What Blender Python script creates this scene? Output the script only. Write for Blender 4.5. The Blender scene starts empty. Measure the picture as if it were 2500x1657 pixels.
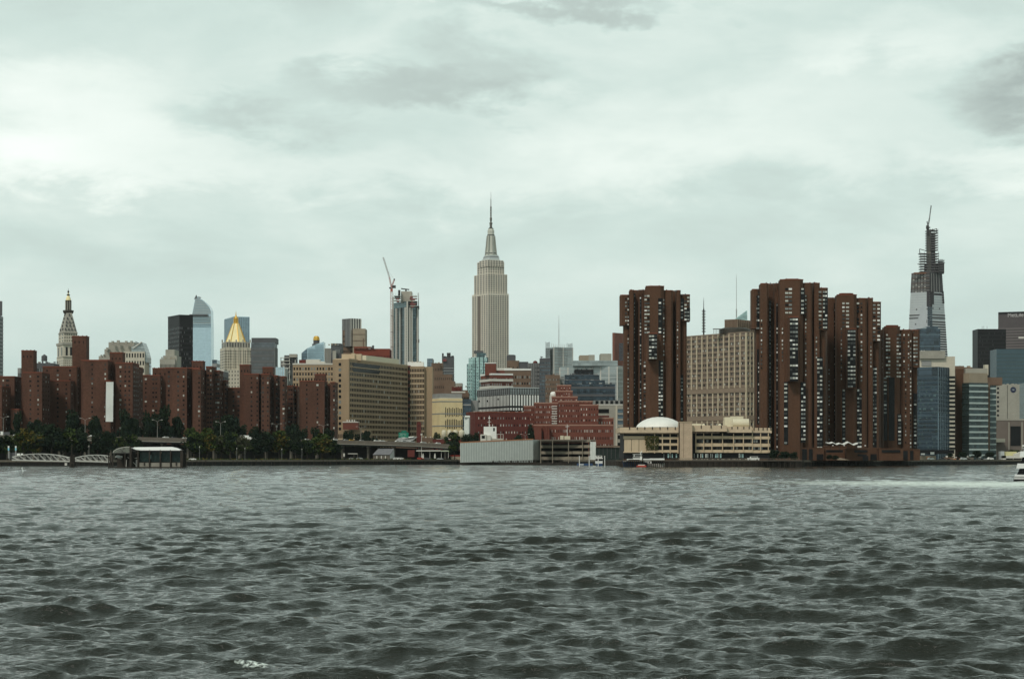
import bpy, bmesh, math, random
import numpy as np
from mathutils import Vector, Matrix
random.seed(7)
scene = bpy.context.scene
COL = scene.collection
R = math.radians

# ---------------------------------------------------------------- camera
HC, FPX, HY = 5.5, 5000.0, 1114.0          # eye height, focal length in photo px, horizon row
cam_d = bpy.data.cameras.new('camera'); cam = bpy.data.objects.new('camera', cam_d); COL.objects.link(cam)
cam.location = (0, 0, HC); cam.rotation_euler = (R(90), 0, 0)
cam_d.sensor_width = 36; cam_d.lens = 36 * FPX / 2500.0
cam_d.shift_y = (HY - 828.5) / 2500.0
cam_d.clip_start = 0.5; cam_d.clip_end = 60000
scene.camera = cam
scene.view_settings.view_transform = 'Standard'; scene.view_settings.look = 'None'
scene.view_settings.exposure = 0.02; scene.view_settings.gamma = 1.0

def X(px, D): return (px - 1250) / FPX * D
def Z(py, D): return HC + (HY - py) / FPX * D

# ---------------------------------------------------------------- world
SUN_EL, SUN_AZ = R(48), R(215)
w = bpy.data.worlds.new('World'); scene.world = w; w.use_nodes = True
nt = w.node_tree; nt.nodes.clear(); N = nt.nodes; L = nt.links
def nd(t, **k):
    n = N.new(t)
    for a, b in k.items(): setattr(n, a, b)
    return n
def mth(op, a, b=None, c=None, clamp=False):
    n = nd('ShaderNodeMath', operation=op); n.use_clamp = clamp
    for i, v in enumerate((a, b, c)):
        if v is None: continue
        if isinstance(v, (int, float)): n.inputs[i].default_value = v
        else: L.new(v, n.inputs[i])
    return n.outputs[0]
def wnoise(vec, sc, det, rough, dist=0.0):
    n = nd('ShaderNodeTexNoise'); n.inputs['Scale'].default_value = sc; n.inputs['Detail'].default_value = det
    n.inputs['Roughness'].default_value = rough; n.inputs['Distortion'].default_value = dist
    L.new(vec, n.inputs['Vector']); return n.outputs['Fac']
tc = nd('ShaderNodeTexCoord'); sep = nd('ShaderNodeSeparateXYZ'); L.new(tc.outputs['Generated'], sep.inputs[0])
sx, sy, sz = sep.outputs
zz = mth('ADD', mth('MAXIMUM', sz, 0.0), 0.10)
cmb = nd('ShaderNodeCombineXYZ'); L.new(mth('DIVIDE', sx, zz), cmb.inputs[0]); L.new(mth('DIVIDE', sy, zz), cmb.inputs[1])
az = mth('ARCTAN2', sx, sy); el = mth('ARCSINE', sz)
n1 = wnoise(cmb.outputs[0], 0.85, 9, 0.55, 0.25); n2 = wnoise(cmb.outputs[0], 2.6, 8, 0.6)
cv = nd('ShaderNodeCombineXYZ'); L.new(mth('MULTIPLY', az, 6.0), cv.inputs[0]); L.new(mth('MULTIPLY', el, 17.0), cv.inputs[1]); cv.inputs[2].default_value = 3.1
n3 = wnoise(cv.outputs[0], 1.3, 8, 0.55, 0.3)
cv2 = nd('ShaderNodeCombineXYZ'); L.new(mth('MULTIPLY', az, 6.0), cv2.inputs[0]); L.new(mth('MULTIPLY', el, 14.0), cv2.inputs[1]); cv2.inputs[2].default_value = 8.7
n4 = wnoise(cv2.outputs[0], 3.0, 9, 0.62, 0.2)
azd = mth('ADD', az, mth('MULTIPLY', mth('SUBTRACT', n3, 0.5), 0.18))
eld = mth('ADD', el, mth('MULTIPLY', mth('SUBTRACT', n4, 0.5), 0.075))
def blob(px, py, rx, ry, soft=0.95):
    a0 = math.atan((px - 1250) / FPX); e0 = math.atan((HY - py) / FPX)
    a = mth('DIVIDE', mth('SUBTRACT', azd, a0), rx / FPX); b = mth('DIVIDE', mth('SUBTRACT', eld, e0), ry / FPX)
    r = mth('SQRT', mth('ADD', mth('MULTIPLY', a, a), mth('MULTIPLY', b, b)))
    m = nd('ShaderNodeMapRange', interpolation_type='SMOOTHSTEP'); L.new(r, m.inputs[0])
    m.inputs[1].default_value = 1.0 + soft * .5; m.inputs[2].default_value = max(0.0, 1.0 - soft); m.inputs[3].default_value = 0; m.inputs[4].default_value = 1
    return m.outputs[0]
v = mth('ADD', 0.635, mth('MULTIPLY', mth('SUBTRACT', n1, 0.5), 0.10))
v = mth('ADD', v, mth('MULTIPLY', mth('SUBTRACT', n3, 0.5), 0.34))
v = mth('ADD', v, mth('MULTIPLY', mth('SUBTRACT', n4, 0.5), 0.10))
v = mth('ADD', v, mth('MULTIPLY', mth('SUBTRACT', n2, 0.5), 0.05))
for (px, py, rx, ry, amp) in ((100, 320, 420, 150, .20), (60, 400, 280, 80, .10), (1720, 330, 560, 110, .10), (700, 430, 800, 60, .08), (1250, 480, 300, 60, .06),
                              (2480, 430, 260, 60, .12), (2150, 120, 300, 60, .08), (1030, 215, 330, 60, -.17), (1230, 135, 130, 80, -.13), (540, 285, 220, 55, -.15),
                              (1460, 5, 300, 38, -.19), (2480, 265, 140, 80, -.26), (600, 60, 700, 110, -.05),
                              (1900, 520, 700, 90, -.05), (300, 620, 700, 50, -.03)):
    v = mth('ADD', v, mth('MULTIPLY', blob(px, py, rx, ry), amp))
v = mth('MAXIMUM', v, 0.2)
cr = nd('ShaderNodeValToRGB'); L.new(v, cr.inputs[0])
e = cr.color_ramp.elements
e[0].position = 0.30; e[0].color = (0.35, 0.41, 0.39, 1)
e[1].position = 1.0; e[1].color = (1.12, 1.17, 1.11, 1)
for p, c in ((0.45, (0.51, 0.60, 0.56)), (0.60, (0.665, 0.80, 0.742)), (0.75, (0.88, 0.98, 0.91))):
    q = e.new(p); q.color = (*c, 1)
# cooler and a little darker towards the horizon, as low cloud is
hz = nd('ShaderNodeMapRange', interpolation_type='SMOOTHSTEP'); L.new(el, hz.inputs[0])
hz.inputs[1].default_value = 0.0; hz.inputs[2].default_value = 0.12; hz.inputs[3].default_value = 1; hz.inputs[4].default_value = 0
tint = nd('ShaderNodeMix', data_type='RGBA'); tint.blend_type = 'MIX'
L.new(mth('MULTIPLY', hz.outputs[0], 0.75), tint.inputs['Factor']); L.new(cr.outputs[0], tint.inputs['A']); tint.inputs['B'].default_value = (0.56, 0.705, 0.665, 1)
sky = nd('ShaderNodeTexSky', sky_type='NISHITA'); sky.sun_disc = False; sky.sun_elevation = SUN_EL; sky.sun_rotation = SUN_AZ
bg1 = nd('ShaderNodeBackground'); L.new(sky.outputs[0], bg1.inputs[0]); bg1.inputs[1].default_value = 0.06
bg2 = nd('ShaderNodeBackground'); hi2 = nd('ShaderNodeMapRange'); L.new(el, hi2.inputs[0]); hi2.inputs[1].default_value = R(12); hi2.inputs[2].default_value = R(35)
tm2 = nd('ShaderNodeMix', data_type='RGBA'); tm2.blend_type = 'MULTIPLY'; L.new(hi2.outputs[0], tm2.inputs['Factor']); L.new(tint.outputs['Result'], tm2.inputs['A']); tm2.inputs['B'].default_value = (.92, 1.0, .97, 1)
L.new(tm2.outputs['Result'], bg2.inputs[0]); # added dimming of the unseen upper sky, to darken near wave reflections
hi = nd('ShaderNodeMapRange', interpolation_type='SMOOTHSTEP'); L.new(el, hi.inputs[0]); hi.inputs[1].default_value = R(13); hi.inputs[2].default_value = R(40); hi.inputs[3].default_value = 1.0; hi.inputs[4].default_value = .40
L.new(hi.outputs[0], bg2.inputs[1])
ms = nd('ShaderNodeMixShader'); ms.inputs[0].default_value = 0.94; L.new(bg1.outputs[0], ms.inputs[1]); L.new(bg2.outputs[0], ms.inputs[2])
wo = nd('ShaderNodeOutputWorld'); L.new(ms.outputs[0], wo.inputs[0])

# ---------------------------------------------------------------- sun (veiled)
sd = bpy.data.lights.new('sun', 'SUN'); sd.energy = 1.8; sd.angle = R(10); sd.color = (1, .93, .84)
so = bpy.data.objects.new('sun', sd); COL.objects.link(so); so.rotation_euler = (R(90) - SUN_EL, 0, R(180) - SUN_AZ + R(180)); so.location = (0, -50, 300)
# light comes from behind the left shoulder
so.rotation_euler = (R(42), 0, R(-32))

# ---------------------------------------------------------------- materials
MATS = {}
def mat(name, rgb, rough=.8, var=.18, scale=.25, metal=0.0, spec=.4, streak=0.0, fine=.0):
    """procedural: base colour broken by two noises, optional vertical streaks"""
    if name in MATS: return MATS[name]
    m = bpy.data.materials.new(name); m.use_nodes = True; MATS[name] = m
    t = m.node_tree; n = t.nodes; l = t.links; b = n['Principled BSDF']
    b.inputs['Roughness'].default_value = rough; b.inputs['Metallic'].default_value = metal
    b.inputs['Specular IOR Level'].default_value = spec
    c = n.new('ShaderNodeTexCoord'); mp = n.new('ShaderNodeMapping'); l.new(c.outputs['Object'], mp.inputs[0])
    mp.inputs['Scale'].default_value = (1, 1, .35 if streak else 1)
    a = n.new('ShaderNodeTexNoise'); a.inputs['Scale'].default_value = scale; a.inputs['Detail'].default_value = 7; a.inputs['Roughness'].default_value = .65
    l.new(mp.outputs[0], a.inputs[0])
    f = n.new('ShaderNodeTexNoise'); f.inputs['Scale'].default_value = scale * 9; f.inputs['Detail'].default_value = 3; l.new(c.outputs['Object'], f.inputs[0])
    ad = n.new('ShaderNodeMath'); ad.operation = 'MULTIPLY_ADD'; l.new(f.outputs['Fac'], ad.inputs[0]); ad.inputs[1].default_value = .45 + fine; l.new(a.outputs['Fac'], ad.inputs[2])
    r = n.new('ShaderNodeMapRange'); l.new(ad.outputs[0], r.inputs[0]); r.inputs[1].default_value = .42; r.inputs[2].default_value = 1.05 + fine
    r.inputs[3].default_value = 1 - var; r.inputs[4].default_value = 1 + var
    mx = n.new('ShaderNodeVectorMath'); mx.operation = 'SCALE'; mx.inputs[0].default_value = rgb; l.new(r.outputs[0], mx.inputs['Scale'])
    l.new(mx.outputs[0], b.inputs['Base Color'])
    return m
def gridify(m, pw=2.4, ph=3.6, amt=.35, line=.6):
    t = m.node_tree; n = t.nodes; l = t.links; b = n['Principled BSDF']; src = b.inputs['Base Color'].links[0].from_socket
    c = n.new('ShaderNodeTexCoord'); sp = n.new('ShaderNodeSeparateXYZ'); l.new(c.outputs['Object'], sp.inputs[0])
    def M_(op, a, bb=None):
        q = n.new('ShaderNodeMath'); q.operation = op
        for i, v in enumerate((a, bb)):
            if v is None: continue
            if isinstance(v, (int, float)): q.inputs[i].default_value = v
            else: l.new(v, q.inputs[i])
        return q.outputs[0]
    u = M_('DIVIDE', M_('ADD', sp.outputs[0], M_('MULTIPLY', sp.outputs[1], .8)), pw); v = M_('DIVIDE', sp.outputs[2], ph)
    cb = n.new('ShaderNodeCombineXYZ'); l.new(M_('FLOOR', u), cb.inputs[0]); l.new(M_('FLOOR', v), cb.inputs[1])
    wn = n.new('ShaderNodeTexWhiteNoise'); wn.noise_dimensions = '2D'; l.new(cb.outputs[0], wn.inputs[0])
    fac = M_('ADD', M_('MULTIPLY', wn.outputs['Value'], amt * 2), 1 - amt)
    ln = M_('MULTIPLY', M_('LESS_THAN', M_('FRACT', v), .22), line)
    mx = n.new('ShaderNodeVectorMath'); mx.operation = 'SCALE'; l.new(src, mx.inputs[0]); l.new(M_('MULTIPLY', fac, M_('SUBTRACT', 1.0, ln)), mx.inputs['Scale'])
    l.new(mx.outputs[0], b.inputs['Base Color']); return m
brick = mat('brick_housing', (.098, .042, .026), .9, .6, .09, streak=1, fine=.35)
brick2 = mat('brick_brown', (.092, .043, .023), .9, .40, .10, streak=1, fine=.35)
brick_hosp = mat('brick_hospital', (.165, .052, .035), .9, .28, .12, fine=.2)
brick_dark = mat('brick_dark_red', (.12, .028, .022), .9, .28, .12, fine=.2)
brick_tan = mat('brick_tan', (.36, .26, .165), .9, .22, .15, streak=1, fine=.2)
brick_cap = mat('brick_coping', (.20, .055, .03), .85, .2, .3)
stone_esb = mat('limestone', (.66, .60, .51), .85, .12, .05)
stone_w = mat('pale_stone', (.58, .53, .43), .85, .2, .08, fine=.2)
stone_w2 = mat('weathered_stone', (.36, .34, .29), .9, .25, .08, fine=.2)
conc = mat('concrete', (.42, .39, .33), .85, .2, .2)
conc_beige = mat('concrete_beige', (.56, .44, .30), .85, .22, .18, streak=1)
conc_dark = mat('concrete_dark', (.15, .13, .105), .9, .3, .3)
white = mat('white_paint', (.82, .82, .78), .5, .08, .2)
white_dim = mat('off_white_panel', (.62, .60, .54), .6, .1, .3)
grey = mat('grey_panel', (.28, .28, .27), .7, .2, .15)
greyd = mat('dark_grey_cladding', (.085, .085, .09), .6, .25, .12)
black = mat('black_cladding', (.013, .012, .014), .5, .3, .1, spec=.2)
brownm = mat('brown_masonry', (.17, .11, .075), .85, .25, .12)
tan = mat('tan_masonry', (.33, .27, .20), .85, .2, .12)
g_dark = mat('window_glass_dark', (.010, .010, .011), .15, .5, .3, spec=.12)
g_blind = mat('window_blind', (.50, .51, .46), .6, .25, .4)
g_pale = mat('window_pale', (.20, .215, .205), .3, .5, .4, spec=.4)
g_mid = mat('window_glass_mid', (.045, .046, .045), .2, .5, .3, spec=.3)
gl_blue = mat('glass_pale_blue', (.48, .61, .68), .18, .07, .02, metal=.6, spec=.8)
gl_blue2 = mat('glass_steel_blue', (.17, .235, .28), .2, .12, .03, metal=.6, spec=.8)
gl_navy = mat('glass_navy', (.035, .055, .075), .2, .3, .05, metal=.4, spec=.8)
gl_teal = mat('glass_teal', (.085, .13, .14), .2, .25, .08, metal=.6, spec=.8)
gl_aqua = mat('glass_aqua', (.42, .58, .56), .25, .15, .1, metal=.6, spec=.8)
gl_green = mat('glass_dark_green', (.028, .048, .050), .2, .4, .1, metal=.4, spec=.8)
gl_grey = mat('glass_grey', (.36, .40, .40), .3, .15, .06, metal=.5, spec=.6)
metal_l = mat('light_metal', (.55, .57, .56), .45, .12, .2, metal=.4)
metal_d = mat('dark_steel', (.05, .045, .045), .6, .3, .4, metal=.3)
steel_red = mat('red_oxide_steel', (.20, .055, .05), .7, .3, .3)
crane_red = mat('crane_paint_red', (.42, .12, .09), .5, .2, .3)
gold = mat('gilded_tile', (.93, .80, .44), .5, .12, .3, metal=.0)
gold_d = mat('gilded_ornament', (.70, .42, .07), .4, .2, .5, metal=.5)
bronze = mat('dark_bronze', (.06, .05, .04), .5, .3, .4, metal=.4)
wood = mat('dark_timber', (.035, .028, .022), .9, .4, .8)
asphalt = mat('asphalt', (.05, .05, .05), .9, .2, .4)
red_paint = mat('red_paint', (.45, .05, .03), .5, .1, .5)
rust = mat('rust_orange', (.45, .20, .10), .8, .2, .5)
blue_hull = mat('blue_hull_paint', (.02, .06, .16), .4, .2, .5)
rubber = mat('rubber', (.015, .015, .015), .8, .1, 1)
green_sign = mat('green_sign_paint', (.01, .20, .13), .4, .1, .5)
for m_, k_ in ((gl_blue, (3, 4, .06, .10)), (gl_blue2, (3, 4, .25, .4)), (gl_navy, (3, 3.8, .5, .4)), (gl_teal, (2.4, 3.4, .4, .5)), (gl_aqua, (2.4, 3.2, .2, .3)), (gl_green, (2.5, 4, .4, .3)), (gl_grey, (3, 3.6, .15, .35))): gridify(m_, *k_)
yellow_gl = mat('yellow_panel', (.78, .63, .36), .5, .15, .15)
cream = mat('cream_panel', (.66, .61, .46), .6, .12, .3)
corr = mat('corrugated_panel', (.76, .80, .76), .6, .22, .25, metal=.2, fine=.2)
navy = mat('navy_paint', (.015, .02, .06), .4, .1, .5)
foam_m = mat('foam_white', (.75, .8, .78), .7, .1, 2)
trunk_m = mat('tree_bark', (.05, .038, .028), .9, .3, 1)
lat_glass = mat('lattice_infill', (.17, .13, .105), .5, .4, .2)
def leafmat(name, rgb):
    m = mat(name, rgb, .75, .55, .35, spec=.15, fine=.5)
    return m
leaf1 = leafmat('leaf_dark', (.012, .024, .010)); leaf2 = leafmat('leaf_green', (.046, .070, .016)); leaf3 = leafmat('leaf_yellowing', (.12, .095, .020))
leaf4 = leafmat('leaf_blue_green', (.009, .022, .014)); leaf5 = leafmat('leaf_grey_green', (.075, .078, .045))

# ---------------------------------------------------------------- object helpers
def setp(o, label=None, cat=None, group=None, kind=None):
    if label: o['label'] = label
    if cat: o['category'] = cat
    if group: o['group'] = group
    if kind: o['kind'] = kind
    return o
def mesh_obj(name, verts, faces, mats, parent=None, fm=None, smooth=False):
    me = bpy.data.meshes.new(name); me.from_pydata([tuple(v) for v in verts], [], faces)
    for m in (mats if isinstance(mats, (list, tuple)) else [mats]): me.materials.append(m)
    if fm: me.polygons.foreach_set('material_index', fm)
    if smooth: me.polygons.foreach_set('use_smooth', [True] * len(me.polygons))
    me.update()
    o = bpy.data.objects.new(name, me); COL.objects.link(o)
    if parent: o.parent = parent
    return o
CUBE = [(-.5, -.5, -.5), (.5, -.5, -.5), (.5, .5, -.5), (-.5, .5, -.5), (-.5, -.5, .5), (.5, -.5, .5), (.5, .5, .5), (-.5, .5, .5)]
CF = [(0, 3, 2, 1), (4, 5, 6, 7), (0, 1, 5, 4), (1, 2, 6, 5), (2, 3, 7, 6), (3, 0, 4, 7)]
UNIT = {}
def unit(m, name):
    k = (m.name, name)
    if k not in UNIT:
        me = bpy.data.meshes.new(name); me.from_pydata(CUBE, [], CF); me.materials.append(m); UNIT[k] = me
    return UNIT[k]
def boxverts(c, ang, s):
    ca, sa = math.cos(ang), math.sin(ang)
    return [(c[0] + x * s[0] * ca - y * s[1] * sa, c[1] + x * s[0] * sa + y * s[1] * ca, c[2] + z * s[2]) for x, y, z in CUBE]

class MB:
    """collects shapes into one mesh"""
    def __init__(s): s.v = []; s.f = []; s.m = []; s.mats = []
    def mi(s, m):
        if m not in s.mats: s.mats.append(m)
        return s.mats.index(m)
    def add(s, v, f, m):
        b = len(s.v); s.v += v; i = s.mi(m)
        for q in f: s.f.append(tuple(b + k for k in q)); s.m.append(i)
        return s
    def box(s, c, size, m, ang=0): return s.add(boxverts(c, ang, size), CF, m)
    def bar(s, a, b, r, m, n=5, r2=None):
        a = Vector(a); b = Vector(b); d = (b - a); r2 = r if r2 is None else r2
        if d.length < 1e-6: return s
        q = d.to_track_quat('Z', 'Y').to_matrix()
        vs = []
        for p, rr in ((a, r), (b, r2)):
            for k in range(n):
                t = 2 * math.pi * k / n + .4; vs.append(tuple(p + q @ Vector((math.cos(t) * rr, math.sin(t) * rr, 0))))
        fs = [(k, (k + 1) % n, n + (k + 1) % n, n + k) for k in range(n)] + [tuple(reversed(range(n))), tuple(range(n, 2 * n))]
        return s.add(vs, fs, m)
    def lathe(s, c, prof, m, n=12, rot=0.0, sx=1.0, sy=1.0):
        vs = []
        for r, z in prof:
            for k in range(n):
                t = 2 * math.pi * k / n + rot; vs.append((c[0] + math.cos(t) * r * sx, c[1] + math.sin(t) * r * sy, z))
        fs = []
        for i in range(len(prof) - 1):
            for k in range(n): fs.append((i * n + k, i * n + (k + 1) % n, (i + 1) * n + (k + 1) % n, (i + 1) * n + k))
        fs += [tuple(reversed(range(n))), tuple(range((len(prof) - 1) * n, len(prof) * n))]
        return s.add(vs, fs, m)
    def prism(s, pts, z0, z1, m):
        n = len(pts); vs = [(x, y, z0) for x, y in pts] + [(x, y, z1) for x, y in pts]
        return s.add(vs, [tuple(reversed(range(n))), tuple(range(n, 2 * n))] + [(k, (k + 1) % n, n + (k + 1) % n, n + k) for k in range(n)], m)
    def build(s, name, parent=None, off=None, smooth=False):
        v = s.v
        if off is not None: v = [(a - off[0], b - off[1], c - off[2]) for a, b, c in v]
        return mesh_obj(name, v, s.f, s.mats, parent, s.m, smooth)

GZ = 3.2           # street level behind the quay
class Bld:
    """one building: an Empty at its base and its parts"""
    def __init__(s, name, label, cat, x, D, group=None, z=GZ):
        s.o = bpy.data.objects.new(name, None); COL.objects.link(s.o); s.D = D
        s.loc = (X(x, D), D, z); s.o.location = s.loc; s.z = z
        setp(s.o, label, cat, group); s.items = {}
    def rect(s, x0, x1, D, xc=None, th=16, depth=30, fit=False):
        """footprint, counter-clockwise seen from above is not needed; returns pts and visible faces"""
        if xc is None and fit:
            # the far side corner, not the near one, is the silhouette seen from the river
            r0, r1 = (x0 - 1250) / FPX, (x1 - 1250) / FPX; wd = (r1 - r0) * D
            if x1 < 1250: depth = min(depth, .4 * wd / -r1); x1 = 1250 + r1 * (D + depth) / D * FPX
            elif x0 > 1250: depth = min(depth, .4 * wd / r0); x0 = 1250 + r0 * (D + depth) / D * FPX
        if xc is None:
            t = math.tan(R(th)) if th != 16 else 0.0
            p0 = Vector((X(x0, D), D)); r = (x1 - 1250) / FPX
            c, sn = math.cos(R(th)) if th != 16 else 1.0, math.sin(R(th)) if th != 16 else 0.0
            k = (r * D - p0.x) / (c - r * sn); p1 = p0 + Vector((c, sn)) * k
            nrm = Vector((-sn, c)); pts = [p0, p1, p1 + nrm * depth, p0 + nrm * depth]
            return pts, {'F': (p0, p1), 'R': (p1, p1 + nrm * depth), 'L': (p0 + nrm * depth, p0)}
        c, sn = math.cos(R(th)), math.sin(R(th)); C = Vector((X(xc, D), D)); r0 = (x0 - 1250) / FPX; r1 = (x1 - 1250) / FPX
        t = (r1 * D - C.x) / (c - r1 * sn); u = (r0 * D - C.x) / (-sn - r0 * c)
        if u < 0 or u > 400: u = 40
        p1 = C + Vector((c, sn)) * t; p0 = C + Vector((-sn, c)) * u
        return [p0, C, p1, p1 + (p0 - C)], {'L': (p0, C), 'F': (C, p1), 'R': (p1, p1 + (p0 - C))}
    def block(s, m, x0, x1, D, yt, yb=None, xc=None, th=16, depth=30, part='wall', parent=None, fit=False):
        pts, faces = s.rect(x0, x1, D, xc, th, depth, fit)
        z1 = Z(yt, D); z0 = s.z if yb is None else Z(yb, D)
        b = MB().prism([(p.x, p.y) for p in pts], z0, z1, m); o = b.build(part, s.o, s.loc)
        return {k: (a, c, z0, z1) for k, (a, c) in faces.items()} | {'o': o, 'D': D}
    def item(s, name, m, c, ang, size, pri=None):
        s.items.setdefault(name, []).append((c[2] if pri is None else pri, m, c, ang, size))
    def put(s, f, u, z, w, h, m, name='window', t=.14, out=None, pri=None):
        """box on a face: u along it in metres, z centre"""
        a, b, z0, z1 = f; d = (b - a); ln = d.length; d = d / ln; nrm = Vector((d.y, -d.x))
        off = t * .5 - .02 if out is None else out
        p = a + d * u + nrm * off
        s.item(name, m, (p.x, p.y, z), math.atan2(d.y, d.x), (w, t, h), pri)
    def wins(s, f, cols, rows, fw=.5, fh=.5, u=(0, 1), v=(0, 1), kinds=((g_dark, 1),), name='window', t=.14, skip=0.0):
        a, b, z0, z1 = f; ln = (b - a).length; H = z1 - z0
        ms = [k[0] for k in kinds]; ws = [k[1] for k in kinds]
        cw = ln * (u[1] - u[0]) / cols; ch = H * (v[1] - v[0]) / rows
        for i in range(cols):
            for j in range(rows):
                if skip and random.random() < skip: continue
                s.put(f, ln * u[0] + cw * (i + .5), z0 + H * v[0] + ch * (j + .5), cw * fw, ch * fh, random.choices(ms, ws)[0], name, t)
    def bands(s, f, n, fh, m, name='spandrel', u=(0, 1), v=(0, 1), t=.4):
        a, b, z0, z1 = f; ln = (b - a).length; H = z1 - z0; ch = H * (v[1] - v[0]) / n
        for j in range(n): s.put(f, ln * (u[0] + u[1]) / 2, z0 + H * v[0] + ch * (j + .5), ln * (u[1] - u[0]), ch * fh, m, name, t)
    def ribs(s, f, n, fw, m, name='pier', u=(0, 1), v=(0, 1), t=.6):
        a, b, z0, z1 = f; ln = (b - a).length; H = z1 - z0; cw = ln * (u[1] - u[0]) / n
        for i in range(n + 1): s.put(f, ln * u[0] + cw * i, z0 + H * (v[0] + v[1]) / 2, cw * fw, H * (v[1] - v[0]), m, name, t)
    def pbox(s, name, m, x0, x1, D, y0, y1, depth=6):
        """part box given by the photo rows/columns it spans at distance D"""
        c = (X((x0 + x1) / 2, D), D + depth / 2, Z((y0 + y1) / 2, D))
        s.item(name, m, c, 0, ((x1 - x0) / FPX * D, depth, abs(y1 - y0) / FPX * D), 1e6)
    def mb(s, b, name, smooth=False): return b.build(name, s.o, s.loc, smooth)
    def cap(s, f, m, h=.9, t=.5, faces=('L', 'F', 'R'), name='coping'):
        """thin coping along the roof edge of a block"""
        b = MB()
        for k in faces:
            if k not in f: continue
            a, c, z0, z1 = f[k]; d = c - a; ln = d.length; mid = (a + c) / 2
            b.box((mid.x, mid.y, z1 + h / 2 - .02), (ln - .02 if k == 'F' else ln - t - .02, t, h - (.0 if k == 'F' else .03)), m, math.atan2(d.y, d.x))
        s.mb(b, name)
    def clutter(s, x0, x1, D, y, n, hmax=12, mats=None, depth=4, name='roof_bulkhead'):
        mats = mats or [grey, tan, greyd, brownm]
        for i in range(n):
            c = x0 + (x1 - x0) * (i + random.uniform(.2, .8)) / n; wd = random.uniform(.2, .6) * (x1 - x0) / n; h = random.uniform(.25, 1) * hmax
            s.pbox(name, random.choice(mats), c - wd / 2, c + wd / 2, D + 4, y - h, y + .5, depth)
    def done(s, limit=100):
        for name, lst in s.items.items():
            lst.sort(key=lambda q: -q[0])
            for pri, m, c, ang, size in lst[:limit]:
                o = bpy.data.objects.new(name, unit(m, name)); COL.objects.link(o); o.parent = s.o
                o.location = (c[0] - s.loc[0], c[1] - s.loc[1], c[2] - s.loc[2]); o.rotation_euler = (0, 0, ang); o.scale = size
            if lst[limit:]:
                b = MB()
                for pri, m, c, ang, size in lst[limit:]: b.box(c, size, m, ang)
                setp(b.build(name, s.o, s.loc), kind='stuff')
        return s.o

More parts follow.
